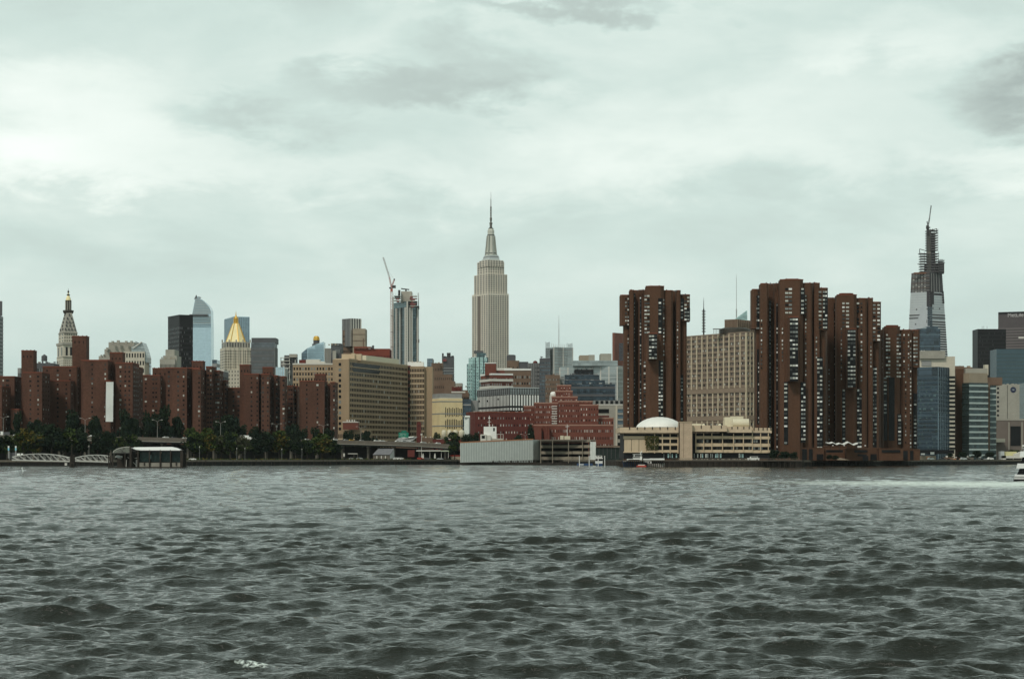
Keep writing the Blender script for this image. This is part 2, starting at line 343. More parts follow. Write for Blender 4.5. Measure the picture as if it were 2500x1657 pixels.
# ---------------------------------------------------------------- water
def build_water():
    rng = np.random.default_rng(11)
    uf = np.linspace(-.32, .32, 1180)
    side = .32 * np.geomspace(1, 22, 40)[1:]
    u = np.concatenate([-side[::-1], uf, side])
    yn = np.linspace(3, 44, 22); yf = [45.0]
    while yf[-1] < 1700: yf.append(yf[-1] * (1.0019 if yf[-1] < 140 else 1.0033))
    y = np.concatenate([yn, np.array(yf)])
    U, Y = np.meshgrid(u, y); Xg = U * Y
    dx = np.maximum(Y * (uf[1] - uf[0]), .01)
    dxu = np.where(np.abs(U) > .321, Y * .08, dx)
    dy = np.where(Y < 45, 2.0, np.where(Y < 140, Y * .0019, Y * .0033))
    Zg = np.zeros_like(Xg); Xo = np.zeros_like(Xg); Yo = np.zeros_like(Xg)
    nw = 150
    lam = np.geomspace(.24, 13, nw) * rng.uniform(.95, 1.05, nw)
    for i in range(nw):
        l = lam[i]; k = 2 * math.pi / l
        th = R(-97) + rng.normal() * R(17 if l > 2.2 else 28 if l > .8 else 42)      # travelling towards the camera, slightly from the left
        dxk, dyk = math.cos(th) * k, math.sin(th) * k
        slope = .047 * math.exp(-((math.log(l / 1.35)) ** 2) / (2 * 1.05 ** 2)) + .017
        if l > 3.5: slope *= .85
        a = slope / k
        ph = rng.uniform(0, 2 * math.pi)
        fade = np.clip(l / (2.2 * (np.abs(math.cos(th)) * dxu + np.abs(math.sin(th)) * dy)) - .6, 0, 1)
        arg = dxk * Xg + dyk * Y + ph
        # slow amplitude groups keep the pattern from looking regular
        g = .65 + .6 * np.sin(Xg * rng.uniform(-.06, .06) + Y * rng.uniform(-.05, .05) + rng.uniform(0, 6)) * np.sin(Y * rng.uniform(-.11, .11) + Xg * rng.uniform(-.1, .1) + rng.uniform(0, 6))
        A = a * fade * g
        Zg += A * np.cos(arg)
        Xo += -A * .6 * math.cos(th) * np.sin(arg); Yo += -A * .6 * math.sin(th) * np.sin(arg)
    # foam: a breaking crest near the camera, a few small ones, and the boat's wake
    F = np.zeros_like(Xg)
    def patch(px, py, rx, ry, amp=1.0):
        D = HC * FPX / (py - HY); x = X(px, D)
        return amp * np.exp(-((Xg - x) / rx) ** 2 - ((Y - D) / ry) ** 2)
    crest = np.clip((Zg - .04) / .15, 0, 1)
    F += patch(640, 1630, .62, .9, 1.5) * (.45 + 1.0 * crest)
    for q in ((1905, 1558, .9, 1.3), (800, 1555, .35, .7), (935, 1558, .35, .6), (630, 1612, .3, .5), (745, 1356, .8, 2), (430, 1405, .5, 1.5), (1815, 1515, .3, .5), (600, 1650, .5, .4), (640, 1325, 2.2, 2), (755, 1203, 2, 4)):
        F += patch(*q, .85) * (.2 + crest)
    F = np.minimum(F, .66)
    wk = np.zeros_like(Xg)
    Dw = HC * FPX / (1182 - HY)
    t = (Xg - X(1820, Dw)) / (X(2500, Dw) - X(1820, Dw))
    for off, wd, am in ((0, 42, .9), (-40, 55, .5)):
        cy = Dw + 30 - 25 * np.clip(t, -.5, 2) + off
        wk += am * np.exp(-((Y - cy) / wd) ** 2) * np.clip(t * 1.4, 0, 1) ** .8
    V = np.stack([Xg + Xo, Y + Yo, Zg], -1).reshape(-1, 3).astype(np.float32)
    ny, nx = Xg.shape
    i = np.arange(ny - 1)[:, None] * nx + np.arange(nx - 1)[None, :]
    q = np.stack([i, i + 1, i + nx + 1, i + nx], -1).reshape(-1, 4).astype(np.int32)
    me = bpy.data.meshes.new('water'); me.vertices.add(len(V)); me.vertices.foreach_set('co', V.ravel())
    me.loops.add(q.size); me.loops.foreach_set('vertex_index', q.ravel())
    me.polygons.add(len(q)); me.polygons.foreach_set('loop_start', np.arange(0, q.size, 4, dtype=np.int32)); me.polygons.foreach_set('loop_total', np.full(len(q), 4, np.int32))
    me.polygons.foreach_set('use_smooth', np.ones(len(q), bool))
    me.update(calc_edges=True)
    for nm, arr in (('foam', F), ('wake', wk)):
        at = me.attributes.new(nm, 'FLOAT', 'POINT'); at.data.foreach_set('value', arr.ravel().astype(np.float32))
    o = bpy.data.objects.new('water', me); COL.objects.link(o); setp(o, 'choppy grey green river water with small dark wave troughs', None, None, 'structure')
    m = bpy.data.materials.new('river_water'); m.use_nodes = True; t = m.node_tree; n = t.nodes; l = t.links; b = n['Principled BSDF']
    b.inputs['Roughness'].default_value = .06; b.inputs['IOR'].default_value = 1.33; b.inputs['Base Color'].default_value = (.019, .021, .016, 1)
    c = n.new('ShaderNodeTexCoord'); prev = None
    for sc, st, di, sy_ in ((2.6, .75, .07, 1.3), (8.0, .8, .024, 1.2), (.6, .4, .14, 1.6)):
        mp = n.new('ShaderNodeMapping'); mp.inputs['Scale'].default_value = (sc * .7, sc * sy_, 1); l.new(c.outputs['Object'], mp.inputs[0])
        z = n.new('ShaderNodeTexNoise'); z.inputs['Scale'].default_value = 1; z.inputs['Detail'].default_value = 4; z.inputs['Roughness'].default_value = .6; z.inputs['Distortion'].default_value = .6; l.new(mp.outputs[0], z.inputs[0])
        bp = n.new('ShaderNodeBump'); bp.inputs['Strength'].default_value = st; bp.inputs['Distance'].default_value = di * 2; l.new(z.outputs['Fac'], bp.inputs['Height'])
        if prev: l.new(prev.outputs[0], bp.inputs['Normal'])
        prev = bp
    l.new(prev.outputs[0], b.inputs['Normal'])
    # foam, broken up by noise
    fo = n.new('ShaderNodeBsdfDiffuse'); fo.inputs[0].default_value = (.72, .80, .76, 1)
    at = n.new('ShaderNodeAttribute'); at.attribute_name = 'foam'; aw = n.new('ShaderNodeAttribute'); aw.attribute_name = 'wake'
    def noise(sc, det, sy=1):
        mp = n.new('ShaderNodeMapping'); mp.inputs['Scale'].default_value = (sc, sc * sy, sc); l.new(c.outputs['Object'], mp.inputs[0])
        z = n.new('ShaderNodeTexNoise'); z.inputs['Scale'].default_value = 1; z.inputs['Detail'].default_value = det; z.inputs['Roughness'].default_value = .7; l.new(mp.outputs[0], z.inputs[0]); return z.outputs['Fac']
    def mm(op, a, bb):
        q = n.new('ShaderNodeMath'); q.operation = op
        for i, v in enumerate((a, bb)):
            if isinstance(v, (int, float)): q.inputs[i].default_value = v
            else: l.new(v, q.inputs[i])
        return q.outputs[0]
    def rng_(x, a, bb):
        q = n.new('ShaderNodeMapRange'); l.new(x, q.inputs[0]); q.inputs[1].default_value = a; q.inputs[2].default_value = bb; return q.outputs[0]
    f1 = rng_(mm('ADD', mm('MULTIPLY', at.outputs['Fac'], .75), noise(7, 8)), .93, 1.08)
    f1 = mm('MULTIPLY', f1, mm('GREATER_THAN', at.outputs['Fac'], .12))
    f2 = mm('MULTIPLY', rng_(mm('ADD', mm('MULTIPLY', aw.outputs['Fac'], .55), noise(.5, 7, .35)), .60, 1.15), rng_(aw.outputs['Fac'], .05, .4))
    fx = n.new('ShaderNodeMixShader'); l.new(mm('MINIMUM', mm('MAXIMUM', f1, mm('MULTIPLY', f2, .95)), 1.0), fx.inputs[0]); l.new(b.outputs[0], fx.inputs[1]); l.new(fo.outputs[0], fx.inputs[2])
    l.new(fx.outputs[0], n['Material Output'].inputs[0])
    me.materials.append(m)
build_water()

# ---------------------------------------------------------------- land
SHORE = [(-2600, 1195), (0, 1200), (260, 1212), (450, 1250), (700, 1310), (1120, 1440), (1300, 1400), (1470, 1300), (1508, 1215), (1517, 1096), (1905, 1075), (1958, 1082), (1962, 1185), (2440, 1430), (3200, 1650), (5200, 1700)]
def build_land():
    pts = [(X(a, D), D) for a, D in SHORE]
    n = len(pts); far = [(x * 12, 16000) for x, _ in pts]
    mesh_obj('ground', [(x, y, GZ) for x, y in pts] + [(x, y, GZ) for x, y in far], [(i, i + 1, n + i + 1, n + i) for i in range(n - 1)], [mat('city_ground', (.07, .068, .06), .95, .3, .05)])
    o = bpy.data.objects['ground']; setp(o, 'flat city ground behind the river wall', kind='structure')
    b = MB(); top = GZ
    for i in range(n - 1):
        (xa, ya), (xb, yb) = pts[i], pts[i + 1]
        d = Vector((xb - xa, yb - ya)); d.normalize(); q = Vector((-d.y, d.x))
        dk = wood if 7 <= i <= 11 else mat('quay_stone_dark', (.014, .013, .011), .85, .5, .5)  # near-black wall face below the coping
        b.add([(xa, ya - .02, -2.5), (xb, yb - .02, -2.5), (xb, yb - .02, top - .9), (xa, ya - .02, top - .9)], [(0, 1, 2, 3)], dk)
        cp = wood if 7 <= i <= 11 else mat('quay_coping', (.16, .14, .11), .9, .4, .4)
        v = [(xa, ya - .35, top - .9), (xb, yb - .35, top - .9), (xb, yb - .35, top + .25), (xa, ya - .35, top + .25), (xa + q.x * 1.2, ya + q.y * 1.2, top + .25), (xb + q.x * 1.2, yb + q.y * 1.2, top + .25),
             (xa, ya, top - .9), (xb, yb, top - .9), (xa + q.x * 1.2, ya + q.y * 1.2, top - .05), (xb + q.x * 1.2, yb + q.y * 1.2, top - .05)]
        b.add(v, [(0, 1, 2, 3), (3, 2, 5, 4), (0, 6, 7, 1), (4, 5, 9, 8)], cp)
    # timber piles and ledge beams along the wall
    rr = random.Random(3)
    for i in range(n - 1):
        (xa, ya), (xb, yb) = pts[i], pts[i + 1]; ln = math.hypot(xb - xa, yb - ya)
        if i in (0, n - 2, n - 3): continue
        for k in range(int(ln / 4)):
            t = (k + rr.random() * .6) / (ln / 4); b.bar((xa + (xb - xa) * t, ya + (yb - ya) * t - .5, -2), (xa + (xb - xa) * t, ya + (yb - ya) * t - .5, top - rr.uniform(.2, 1.4)), .2, wood, 5)
    setp(b.build('quay'), 'long dark stone river wall with a pale coping and timber piles', kind='structure')
    # planted strip behind the wall
    q = MB(); rr = random.Random(5)
    for a0, a1, y0, y1 in ((440, 1118, 1252, 1438),):
        for _ in range(1500):
            t = rr.random(); px = a0 + (a1 - a0) * t; D = y0 + (y1 - y0) * t ** 1.05 + rr.uniform(2, 9); x = X(px, D)
            if px > 900 and rr.random() < .6: continue
            h = rr.uniform(.3, 1.5) * (1.4 if px < 520 else 1); s_ = rr.uniform(.4, 1.1); an = rr.uniform(0, 3.1)
            q.add([(x - s_ * math.cos(an), D - s_ * math.sin(an), GZ), (x + s_ * math.cos(an), D + s_ * math.sin(an), GZ), (x + rr.uniform(-.6, .6), D, GZ + h)], [(0, 1, 2)], rr.choice([leaf2, leaf3, leaf5, leaf1]))
    setp(q.build('shrubbery'), 'low tangle of shrubs and dry grass along the river wall', 'shrubs', kind='stuff')
build_land()

# ---------------------------------------------------------------- brick housing, left
W_H = ((g_dark, .58), (g_mid, .17), (g_pale, .15), (g_blind, .10))
def housing(label, x, D, blocks, shafts=()):
    b = Bld('brick_apartment_house', label, 'apartment building', x, D, 'brown brick housing blocks left')
    for i, (x0, x1, yt, DD, cols) in enumerate(blocks):
        f = b.block(brick, x0, x1, DD, yt, depth=26, part='wall', fit=True)
        b.cap(f, brick_cap, .7, .5, ('F', 'R', 'L'), 'parapet')
        H = f['F'][3] - f['F'][2]
        for c in cols:                                     # columns of windows by photo column
            u = (X(c, DD) - f['F'][0].x); fl = (f['F'][1] - f['F'][0]).length
            if u > fl - 1 or u < 1: u = fl * .8
            n = int(H / 3.4)
            for j in range(n):
                z = f['F'][3] - 2.6 - j * 3.4
                if z < GZ + 3: break
                b.put(f['F'], u, z, random.choice((1.0, 1.0, 1.5)), 1.35, random.choices([k[0] for k in W_H], [k[1] for k in W_H])[0])
        if x1 < 1250:
            for j in range(int(H / 3.4)):
                z = f['R'][3] - 2.6 - j * 3.4
                for uu in (.2, .5, .8): b.put(f['R'], uu * (f['R'][1] - f['R'][0]).length, z, 1.2, 1.35, random.choices([k[0] for k in W_H], [k[1] for k in W_H])[0])
    for (x0, x1, yt, DD) in shafts:
        f = b.block(brick, x0, x1, DD, yt, depth=11, part='stair_tower', fit=True)
        b.cap(f, brick_cap, .7, .5, ('F', 'R', 'L'), 'parapet')
        for c in (.2, .5, .8): b.put(f['F'], (f['F'][1] - f['F'][0]).length * c, f['F'][3] - 4, .8, 1.6, g_dark)
        mx = (x0 + x1) / 2
        for k in range(4): b.pbox('vent_stack', greyd, x0 + (x1 - x0) * (k + .3) / 4, x0 + (x1 - x0) * (k + .5) / 4, DD + 3, yt - 3.5, yt - 1.5, 1)
    return b.done()
housing('leftmost brown brick housing block, cut by the left edge of the frame', 20, 1500,
        [(-60, 56, 920, 1500, (8, 20, 45)), (-60, 26, 944, 1470, (3, 12, 20)), (56, 122, 910, 1490, (74, 101)), (26, 60, 1000, 1480, (36, 48))], [(52, 90, 857, 1506)])
housing('brown brick housing block in front of the clock tower, with the tallest square stair tower', 150, 1540,
        [(104, 205, 896, 1540, (115, 141, 171, 185)), (122, 190, 930, 1528, (141, 170))], [(176, 218, 822, 1548)])
housing('brown brick housing block carrying a long white vertical banner', 270, 1470,
        [(198, 300, 880, 1500, (222, 240, 252)), (203, 280, 881, 1478, (225, 257)), (282, 340, 887, 1484, (294, 306, 322)), (300, 349, 896, 1500, (330, 342)), (257, 279, 930, 1470, ())], [(268, 306, 862, 1496)])
housing('brown brick housing block with rows of white blinds, right of the bannered block', 375, 1560,
        [(343, 405, 917, 1560, (356, 374, 390))], [(372, 416, 900, 1568)])
housing('wide brown brick housing block below the black tower and the curved glass tower', 465, 1480,
        [(405, 500, 899, 1496, (412, 435, 478)), (416, 470, 899, 1478, (435, 464)), (470, 503, 902, 1470, (486,)), (503, 527, 896, 1490, (508, 520)), (522, 545, 906, 1500, (528, 538)), (545, 557, 930, 1516, (550,))], [(468, 501, 883, 1500)])
housing('brown brick housing block below the gilded pyramid tower', 620, 1480,
        [(556, 600, 948, 1520, (570, 592)), (596, 642, 914, 1490, (614, 628)), (638, 668, 914, 1478, (642, 655)), (668, 684, 918, 1492, (675,)), (684, 701, 920, 1484, (692,)), (698, 724, 943, 1530, (706, 716))], [(585, 614, 892, 1504), (641, 670, 898, 1500)])
housing('brown brick housing block in front of the long tan hospital, rightmost of the row', 770, 1500,
        [(700, 735, 944, 1540, (712, 728)), (731, 800, 931, 1500, (749, 775)), (800, 808, 940, 1512, ()), (806, 825, 934, 1504, (815,))], [(768, 797, 915, 1512)])
# banner
bm = MB(); D = 1466; x0, x1 = X(259, D), X(277, D); z0, z1 = Z(1029, D), Z(932, D)
rows = 24; vs = []; fs = []
for j in range(rows + 1):
    t = j / rows; y = D + .15 * math.sin(t * 9)
    for x in (x0 - .35 * t, x1 - .35 * t): vs += [(x, y, z1 + (z0 - z1) * t), (x, y + .12, z1 + (z0 - z1) * t)]
for j in range(rows):
    k = j * 4; fs += [(k, k + 4, k + 6, k + 2), (k + 1, k + 3, k + 7, k + 5), (k, k + 1, k + 5, k + 4), (k + 2, k + 6, k + 7, k + 3)]
bm.add(vs, fs, mat('banner_cloth', (.72, .74, .70), .8, .10, .35, streak=1))
setp(bm.build('banner'), 'long plain white vertical banner hung on the brick housing block', 'banner')

# ---------------------------------------------------------------- far skyline, left
def simple(name, label, cat, m, x0, x1, D, yt, yb=None, xc=None, th=16, win=None, kinds=((g_dark, 1),), bands=None, ribs=None, clutter=0, cap=None, depth=30, extra=None, group=None):
    b = Bld(name, label, cat, (x0 + x1) / 2, D, group)
    f = b.block(m, x0, x1, D, yt, yb, xc, th, depth, fit=True)
    fs = [k for k in (('L', 'F') if xc is not None else ('F',) + (('R',) if x1 < 1200 else ()) + (('L',) if x0 > 1300 else ()))]
    for k in fs:
        ln = (f[k][1] - f[k][0]).length; fl = (f['F'][1] - f['F'][0]).length
        if win: b.wins(f[k], max(1, round(win[0] * ln / fl)), win[1], win[2], win[3], v=win[4] if len(win) > 4 else (.05, .97), kinds=kinds)
        if bands: b.bands(f[k], bands[0], bands[1], bands[2], v=bands[3] if len(bands) > 3 else (0, 1))
        if ribs: b.ribs(f[k], max(1, round(ribs[0] * ln / fl)), ribs[1], ribs[2], v=ribs[3] if len(ribs) > 3 else (0, 1))
    if cap: b.cap(f, cap, 1.6, .8)
    if clutter: b.clutter(x0 + 1, x1 - 1, D + 2, yt, clutter, 5)
    if extra: extra(b, f)
    return b.done()

def e1(b, f):
    b.pbox('roof_bulkhead', greyd, -30, 4.5, 3005, 735, 771, 3)
simple('striped_tower', 'tall tower of white and dark stripes with dark cap at the left edge', 'tower', greyd, -30, 7.5, 3000, 770, bands=(38, .45, grey), extra=e1)
def e2(b, f):
    m = MB(); c = (X(102, 2200), 2212); m.lathe(c, [(3.2, Z(880, 2200)), (3.2, Z(868, 2200)), (.2, Z(863, 2200))], greyd, 10)
    for q in ((-2, -2), (2, -2), (2, 2), (-2, 2)): m.bar((c[0] + q[0], c[1] + q[1], Z(886, 2200)), (c[0] + q[0], c[1] + q[1], Z(879, 2200)), .3, greyd)
    b.mb(m, 'water_tank'); b.clutter(90, 144, 2200, 885, 6, 4)
simple('office_block', 'low dark grey building with rooftop water tank left of clock tower', 'building', greyd, 88, 145, 2200, 886, win=(16, 10, .5, .4), kinds=((g_pale, .4), (g_dark, .6)), extra=e2)
simple('apartment_block', 'sliver of grey building just left of the first brick stair tower', 'building', grey, 43, 54, 2300, 898, win=(3, 10, .5, .4))

# clock tower: square shaft, arcade, pyramid roof, dark cupola, gilded lantern
def clock_tower():
    D = 2520; b = Bld('clock_tower', 'pale stone campanile with pyramid roof and small gilded lantern', 'tower', 166, D)
    def sq(m, x0, x1, yt, yb, part='wall', DD=D):
        xc = x0 + (x1 - x0) * .28; return b.block(m, x0, x1, DD, yt, yb, xc, 24, part=part)
    f = sq(stone_w, 138.5, 193.5, 870, None)
    for k in ('L', 'F'): b.wins(f[k], 3 if k == 'L' else 9, 30, .45, .45, v=(.3, .97), kinds=((g_dark, .6), (g_mid, .4)))
    f = sq(stone_w, 139.5, 192.5, 841, 870, 'arcade')
    for k, n in (('L', 2), ('F', 3)):
        a, c, z0, z1 = f[k]; ln = (c - a).length
        for i in range(n):
            b.put(f[k], ln * (.22 + .56 * (i / max(1, n - 1))), z0 + (z1 - z0) * .45, ln * .13, (z1 - z0) * .7, g_dark, 'arch_opening', .3)
    sq(stone_w2, 137, 195, 835, 841, 'cornice', D - 2); sq(stone_w2, 138, 194, 869.5, 871, 'string_course', D - 1.5)
    f = sq(stone_w, 143, 189, 812, 835, 'upper_stage')
    for k in ('L', 'F'): b.wins(f[k], 2 if k == 'L' else 6, 3, .4, .45, kinds=((g_dark, 1),))
    sq(stone_w2, 142, 190, 810.5, 812.3, 'cornice', D - 1.5)
    # pyramid
    pts, _ = b.rect(143.5, 188.5, D + 2, 143.5 + 45 * .28, 24); cx = sum(p.x for p in pts) / 4; cy = sum(p.y for p in pts) / 4
    z0, z1 = Z(810.5, D), Z(762, D); q = .40; r0 = (pts[0] - pts[1]).length / 2
    sx_ = X(166.8, D + 20) - cx
    top = [((p.x - cx) * q + cx + sx_, (p.y - cy) * q + cy) for p in pts]
    m = MB(); m.add([(p.x, p.y, z0) for p in pts] + [(x, y, z1) for x, y in top], [(0, 1, 5, 4), (1, 2, 6, 5), (2, 3, 7, 6), (3, 0, 4, 7), (4, 5, 6, 7)], stone_w2)
    b.mb(m, 'roof')
    for row, n in ((.08, 4), (.27, 3), (.45, 3), (.64, 2), (.82, 1)):     # dormers
        P0 = pts[1] * (1 - row) + Vector(top[1]) * row; P1 = pts[2] * (1 - row) + Vector(top[2]) * row
        P9 = pts[0] * (1 - row) + Vector(top[0]) * row
        for (A, B_, nn) in ((P0, P1, n), (P9, P0, max(1, n - 2))):
            for i in range(nn):
                p = A + (B_ - A) * ((i + .5) / nn if nn > 1 else .5); b.item('dormer', greyd, (p.x, p.y - .6, z0 + (z1 - z0) * row + 2), R(24), (1.3, 1.6, 2.6))
    c = (X(166.8, D + 20), D + 20); m = MB()
    s_ = .504
    m.lathe(c, [(11 * s_, Z(763, D)), (13.4 * s_, Z(758, D)), (13.4 * s_, Z(755, D)), (8 * s_, Z(754, D))], bronze, 12); b.mb(m, 'balcony')
    m = MB(); m.lathe(c, [(6.4 * s_, Z(755, D)), (6.4 * s_, Z(733, D)), (7.6 * s_, Z(732, D)), (7.6 * s_, Z(730, D))], bronze, 8); b.mb(m, 'cupola')
    for k in range(8):
        a = 2 * math.pi * k / 8; b.item('column', stone_w2, (c[0] + math.cos(a) * 7 * s_, c[1] + math.sin(a) * 7 * s_, Z(743, D)), a, (.7, .7, (754 - 732) * s_))
    m = MB(); m.lathe(c, [(6.6 * s_, Z(730, D)), (5.6 * s_, Z(725, D)), (3 * s_, Z(719, D)), (1.5 * s_, Z(713, D)), (1.2 * s_, Z(711, D))], gold, 12); b.mb(m, 'lantern_dome')
    m = MB(); m.lathe(c, [(1.4 * s_, Z(719, D)), (4 * s_, Z(718, D)), (4 * s_, Z(716, D)), (1.4 * s_, Z(714, D)), (1.4 * s_, Z(712, D)), (2.6 * s_, Z(709.5, D)), (1.6 * s_, Z(706.5, D)), (.4 * s_, Z(705.5, D)), (.3 * s_, Z(701, D))], bronze, 10); b.mb(m, 'finial')
    b.done()
clock_tower()

def e3(b, f):
    D = 2300
    b.block(stone_w2, 241, 256, D + 5, 869, part='setback'); b.block(stone_w2, 255, 267, D + 4, 852, part='setback'); b.block(stone_w2, 265, 328, D + 8, 835, part='setback')
    f2 = b.block(stone_w, 300, 353, D - 6, 858, part='wall'); b.wins(f2['F'], 8, 14, .5, .55, kinds=((g_dark, .7), (g_mid, .3)))
    for xx, w_ in ((245, 3), (251, 3), (259, 4), (272, 5), (285, 6), (305, 5), (318, 5)): b.pbox('chimney', stone_w2, xx, xx + w_, D, 834 - random.uniform(1, 4) + (34 if xx < 256 else 18 if xx < 265 else 0), 838 + (34 if xx < 256 else 18 if xx < 265 else 0), 4)
    m = MB()      # sloping glass roof
    prof = [(322, 858), (322, 848), (332, 842), (348, 836), (352, 846), (356, 858), (360, 872)]
    pts = [(X(a, D), Z(c, D)) for a, c in prof] + [(X(360, D), Z(885, D)), (X(322, D), Z(885, D))]
    n = len(pts); m.add([(x, D - 3, z) for x, z in pts] + [(x, D + 24, z) for x, z in pts], [tuple(range(n)), tuple(reversed(range(n, 2 * n)))] + [(i, n + i, n + (i + 1) % n, (i + 1) % n) for i in range(n)], gl_grey)
    b.mb(m, 'glass_roof')
    m = MB(); m.bar((X(326, D), D - 4, Z(851, D)), (X(348, D), D - 4, Z(835, D)), .8, white_dim); m.bar((X(332, D), D - 4, Z(834, D)), (X(342, D), D - 4, Z(839, D)), .4, greyd); b.mb(m, 'roof_beam')
simple('apartment_tower', 'pale ornate stepped stone building with sloping glass roof, behind the bannered block', 'building', stone_w2, 241, 348, 2300, 872, win=(26, 14, .45, .5), extra=e3)
simple('glass_tower', 'narrow pale blue glass tower right of the stone building with glass roof', 'tower', gl_blue, 349, 361, 3200, 866, bands=(16, .2, gl_blue2))
simple('glass_tower', 'short steel blue glass tower between the stone building and the brick blocks', 'tower', gl_blue2, 360, 369, 3300, 884, bands=(12, .2, gl_navy))
def e4(b, f):
    D = 2300; b.block(stone_w2, 404, 426, D + 6, 853, part='upper_stage'); b.block(stone_w2, 398, 432, D + 3, 868, part='upper_stage')
    b.clutter(392, 430, D - 2, 875, 5, 6, [stone_w2, tan], name='chimney')
simple('apartment_tower', 'small beige stepped masonry building at the foot of the black tower', 'building', stone_w2, 390, 438, 2300, 876, win=(12, 10, .4, .5), extra=e4)
def e5(b, f):
    for k in ('L', 'F'): b.wins(f[k], 9 if k == 'L' else 12, 30, .62, .5, v=(.02, .93), kinds=((g_dark, .75), (greyd, .25)))
simple('black_tower', 'plain black slab tower with two faces, left of the curved glass tower', 'tower', black, 410, 471, 2600, 771, xc=438, th=28, extra=e5, cap=black)
simple('office_block', 'small blue grey block between the curved tower and gilded pyramid tower', 'building', gl_blue2, 518, 537, 2800, 878, bands=(9, .3, grey))
def curved_tower():
    D = 5000; b = Bld('curved_glass_tower', 'pale blue glass skyscraper with slanted curved top', 'tower', 492, D)
    left = [(464, 905), (466, 800), (468, 772), (478, 721)]; right = [(484, 726), (495, 733), (504, 741), (511, 750), (514, 757), (515.5, 800), (516.5, 905)]
    pr = left + right; pts = [(X(a, D), Z(c, D)) for a, c in pr]; pts[0] = (pts[0][0], GZ); pts[-1] = (pts[-1][0], GZ); n = len(pts)
    m = MB(); m.add([(x, D, z) for x, z in pts] + [(x, D + 45, z) for x, z in pts], [tuple(reversed(range(n))), tuple(range(n, 2 * n))] + [(i, (i + 1) % n, n + (i + 1) % n, n + i) for i in range(n)], gl_blue); b.mb(m, 'wall')
    def xl(y): return 464 + (905 - y) * .02 if y > 800 else (466 + (800 - y) * .071 if y > 772 else 468 + (772 - y) * .196)
    def xr(y): return 516 if y > 757 else np.interp(y, [726, 733, 741, 750, 757], [484, 495, 504, 511, 514])
    for y in range(729, 830, 4):
        if 765 < y < 772: continue
        h = 1.9 if y < 800 else 1.0
        if y > 800 and y % 8: continue
        b.item('mullion_band', grey if y < 790 else gl_blue2, (X((xl(y) + xr(y)) / 2, D), D - .6, Z(y, D)), 0, (X(xr(y), D) - X(xl(y), D) - 2, 1.2, h))
    b.pbox('observation_deck', greyd, 462, 506, D - 14, 767, 770.5, 13)
    m = MB(); m.add([(X(474, D), D - 1, Z(730, D)), (X(479, D), D - 1, Z(720, D)), (X(482, D), D - 1, Z(727, D)), (X(474, D), D + 8, Z(730, D)), (X(479, D), D + 8, Z(720, D)), (X(482, D), D + 8, Z(727, D))], [(0, 2, 1), (3, 4, 5), (0, 1, 4, 3), (1, 2, 5, 4)], greyd)
    m.bar((X(484, D), D, Z(725, D)), (X(491, D), D, Z(727, D)), 1.2, greyd); b.mb(m, 'roof_crane'); b.done()
curved_tower()
simple('glass_slab_tower', 'flat topped steel blue glass tower right behind the gilded pyramid', 'tower', gl_blue2, 548, 609, 4500, 774, xc=570, th=20, ribs=(9, .2, gl_blue), cap=gl_blue)
def gold_tower():
    D = 2500; s_ = D / FPX; b = Bld('gilded_pyramid_tower', 'stone tower topped by a gilded octagonal pyramid', 'tower', 576, D)
    f = b.block(stone_w, 537, 614, D, 848, None, 549, 18, part='wall')
    for k in ('L', 'F'): b.wins(f[k], 3 if k == 'L' else 11, 26, .5, .5, v=(.35, .98), kinds=((g_dark, .6), (g_mid, .3), (stone_w2, .1)))
    f2 = b.block(stone_w2, 541, 611, D + 3, 834, 849, 552, 18, part='upper_stage')
    for k in ('L', 'F'): b.wins(f2[k], 2 if k == 'L' else 9, 1, .35, .7, kinds=((g_mid, 1),))
    f3 = b.block(stone_w, 556, 592, D - 20, 902, None, part='lower_wing'); b.wins(f3['F'], 5, 14, .3, .5, v=(.4, 1), kinds=((g_mid, 1),))
    b.ribs(f['F'], 6, .10, stone_w, 'pier', v=(.4, 1), t=1.0)
    for t in (0, .25, .5, .75, 1): b.pbox('pinnacle', stone_w2, 541 + 68 * t, 544 + 68 * t, D - 1, 829, 836, 2)
    c = (X(576, D + 22), D + 22); m = MB(); m.lathe(c, [(26.5 * s_, Z(835, D)), (24.5 * s_, Z(832, D)), (7.6 * s_, Z(787, D))], gold, 8, R(22.5)); b.mb(m, 'roof')
    for k in range(8):
        a = R(22.5 + 45 * k); A = Vector((c[0] + math.cos(a) * 25 * s_, c[1] + math.sin(a) * 25 * s_, Z(832, D))); Bp = Vector((c[0] + math.cos(a) * 7.7 * s_, c[1] + math.sin(a) * 7.7 * s_, Z(787, D)))
        m = MB(); m.bar(A, Bp, .5, gold_d, 4); b.mb(m, 'roof_rib')
    m = MB(); m.lathe(c, [(6.6 * s_, Z(787, D)), (6.6 * s_, Z(785, D)), (4.6 * s_, Z(784, D)), (4.6 * s_, Z(776, D)), (5.4 * s_, Z(775, D)), (3 * s_, Z(771, D)), (1.6 * s_, Z(767, D)), (.8 * s_, Z(762, D)), (.2 * s_, Z(756, D))], gold_d, 8, R(22.5)); b.mb(m, 'lantern')
    for k in range(8):
        a = R(45 * k); m = MB(); p = (c[0] + math.cos(a) * 5.6 * s_, c[1] + math.sin(a) * 5.6 * s_)
        m.lathe(p, [(.6 * s_, Z(786, D)), (.5 * s_, Z(776, D)), (.1 * s_, Z(770, D))], gold_d, 5); b.mb(m, 'pinnacle')
    b.done()
gold_tower()
def e6(b, f): b.block(greyd, 614, 673, 2408, 824.5, 838, part='penthouse')
simple('grey_glass_slab', 'grey glass slab with faint horizontal banding, right of gilded pyramid tower', 'tower', gridify(mat('slab_grey_glass', (.12, .14, .155), .4, .15, .1, metal=.1), 3, 3.6, .25, .4), 613, 677, 2400, 836, bands=(19, .35, greyd, (0, .96)), ribs=(22, .2, grey, (0, .96)), extra=e6)
